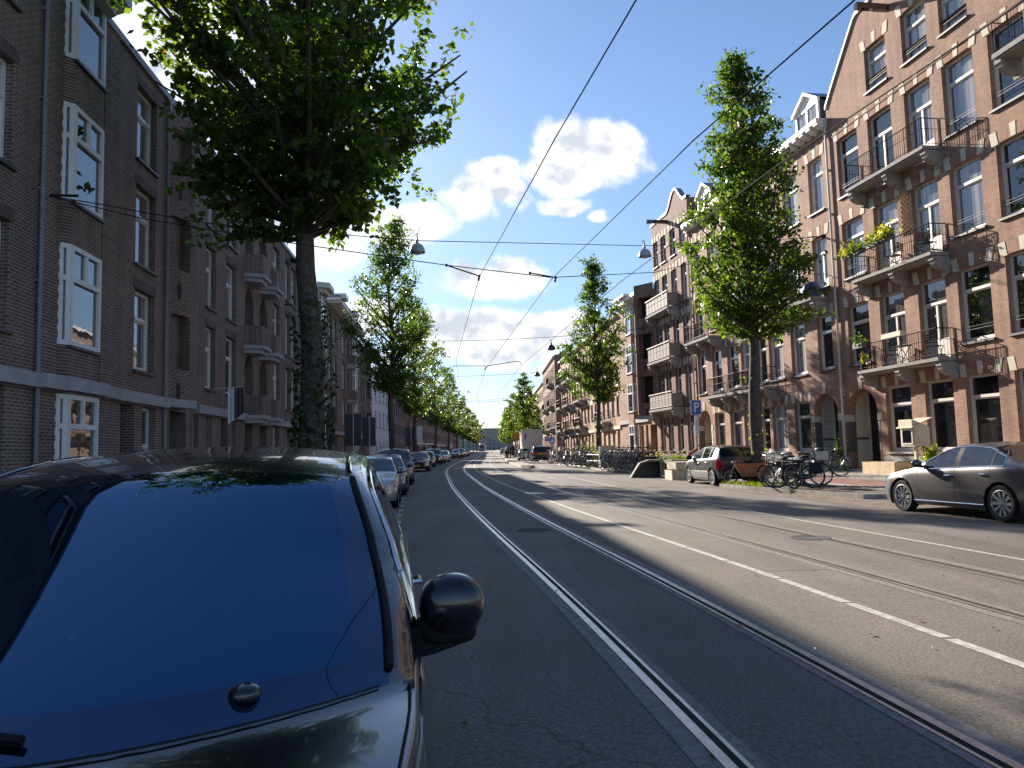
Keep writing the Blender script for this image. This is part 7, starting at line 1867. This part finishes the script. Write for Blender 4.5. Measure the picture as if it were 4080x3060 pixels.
wn = N.new('ShaderNodeTexNoise'); wn.inputs['Scale'].default_value = 7; wn.inputs['Detail'].default_value = 4; L.new(cb_.outputs[0], wn.inputs['Vector'])
ws_ = N.new('ShaderNodeSeparateColor'); L.new(wn.outputs['Color'], ws_.inputs[0])
wx = mth('ADD', px, mth('MULTIPLY', mth('SUBTRACT', ws_.outputs[0], .5), .11)); wz = mth('ADD', pz, mth('MULTIPLY', mth('SUBTRACT', ws_.outputs[1], .5), .07))
n1, n2 = noise(13, 10, .6), noise(13, 10, .6, off=(-.012, .016, 0))
n3, n4 = noise(4.5, 4, .5), noise(4.5, 4, .5, off=(-.02, .035, 0))
field = None
for cx, cz, ax, az, k in CLOUDS:
    dx = mth('DIVIDE', mth('SUBTRACT', wx, cx), ax); dz = mth('DIVIDE', mth('SUBTRACT', wz, cz), az)
    d = mth('SQRT', mth('ADD', mth('MULTIPLY', dx, dx), mth('MULTIPLY', dz, dz)))
    f = mth('MULTIPLY', mth('SUBTRACT', 1.0, d), k * 1.3)
    field = f if field is None else mth('MAXIMUM', field, f)
front = mth('GREATER_THAN', sp.outputs['Y'], .05)
fm = mth('ADD', field, mth('MULTIPLY', mth('SUBTRACT', n1, .5), 1.9))
ms = N.new('ShaderNodeMapRange'); ms.interpolation_type = 'SMOOTHSTEP'; ms.inputs[1].default_value = -.02; ms.inputs[2].default_value = .52; L.new(fm, ms.inputs[0])
mask = mth('MULTIPLY', ms.outputs[0], front)
# thick parts and undersides of the clouds are greyer
th = mth('ADD', mth('MULTIPLY', mth('SUBTRACT', fm, .25), .42), mth('ADD', mth('MULTIPLY', mth('SUBTRACT', n2, n1), 3.0), mth('MULTIPLY', mth('SUBTRACT', n4, n3), 4.5)))
sh_ = N.new('ShaderNodeMapRange'); sh_.interpolation_type = 'SMOOTHSTEP'; sh_.inputs[1].default_value = .0; sh_.inputs[2].default_value = .6; L.new(th, sh_.inputs[0])
cc = N.new('ShaderNodeMix'); cc.data_type = 'RGBA'; L.new(sh_.outputs[0], cc.inputs[0])
q = 1 / SKY_STR
cc.inputs[6].default_value = (.94 * q * CL, .95 * q * CL, .97 * q * CL, 1); cc.inputs[7].default_value = (.56 * q * CL, .60 * q * CL, .68 * q * CL, 1)
# the sky is a touch more violet-blue than the model
tint = N.new('ShaderNodeMix'); tint.data_type = 'RGBA'; tint.blend_type = 'MULTIPLY'; tint.inputs[0].default_value = 1; L.new(sky.outputs[0], tint.inputs[6]); tint.inputs[7].default_value = (*SKY_TINT, 1)
hz = N.new('ShaderNodeMapRange'); hz.interpolation_type = 'SMOOTHSTEP'; hz.inputs[1].default_value = -.02; hz.inputs[2].default_value = .42; L.new(sp.outputs['Z'], hz.inputs[0])
hc = N.new('ShaderNodeMix'); hc.data_type = 'RGBA'; L.new(hz.outputs[0], hc.inputs[0]); hc.inputs[6].default_value = (.66, .70, .78, 1); hc.inputs[7].default_value = (1, 1, 1, 1)
t2 = N.new('ShaderNodeMix'); t2.data_type = 'RGBA'; t2.blend_type = 'MULTIPLY'; t2.inputs[0].default_value = 1; L.new(tint.outputs[2], t2.inputs[6]); L.new(hc.outputs[2], t2.inputs[7]); tint = t2
mx = N.new('ShaderNodeMix'); mx.data_type = 'RGBA'; L.new(mask, mx.inputs[0]); L.new(tint.outputs[2], mx.inputs[6]); L.new(cc.outputs[2], mx.inputs[7])
L.new(mx.outputs[2], bg.inputs['Color']); L.new(bg.outputs[0], out.inputs['Surface'])
sl = bpy.data.lights.new('sun', 'SUN'); sl.energy = SUN_E; sl.angle = R(.53); sl.color = (1.0, .90, .78)
so_ = bpy.data.objects.new('sun', sl); link(so_)
d = Vector((math.sin(R(SUN_AZ)) * math.cos(R(SUN_EL)), math.cos(R(SUN_AZ)) * math.cos(R(SUN_EL)), math.sin(R(SUN_EL))))
so_.rotation_euler = d.to_track_quat('Z', 'Y').to_euler()
cam = bpy.data.cameras.new('camera'); cam.sensor_width = 36; cam.lens = 36 * 3065.5 / 4080; cam.clip_start = .05; cam.clip_end = 3000
co = bpy.data.objects.new('camera', cam); link(co); p, r = R(4.97), R(1.5)
F = Vector((0, math.cos(p), math.sin(p))); R0 = Vector((1, 0, 0)); U0 = Vector((0, -math.sin(p), math.cos(p)))
Rv = R0 * math.cos(r) - U0 * math.sin(r); Uv = R0 * math.sin(r) + U0 * math.cos(r)
co.matrix_world = Matrix(((Rv.x, Uv.x, -F.x, 0), (Rv.y, Uv.y, -F.y, 0), (Rv.z, Uv.z, -F.z, 1.58), (0, 0, 0, 1)))
SC.camera = co
SC.render.engine = 'CYCLES'
vs = SC.view_settings; vs.view_transform = 'Standard'; vs.look = 'None'; vs.exposure = EXPO; vs.gamma = 1
SC.cycles.max_bounces = 7; SC.cycles.diffuse_bounces = 3; SC.cycles.glossy_bounces = 4; SC.cycles.transmission_bounces = 4; SC.cycles.transparent_max_bounces = 6
SC.cycles.use_denoising = True
SC.cycles.sample_clamp_indirect = 6
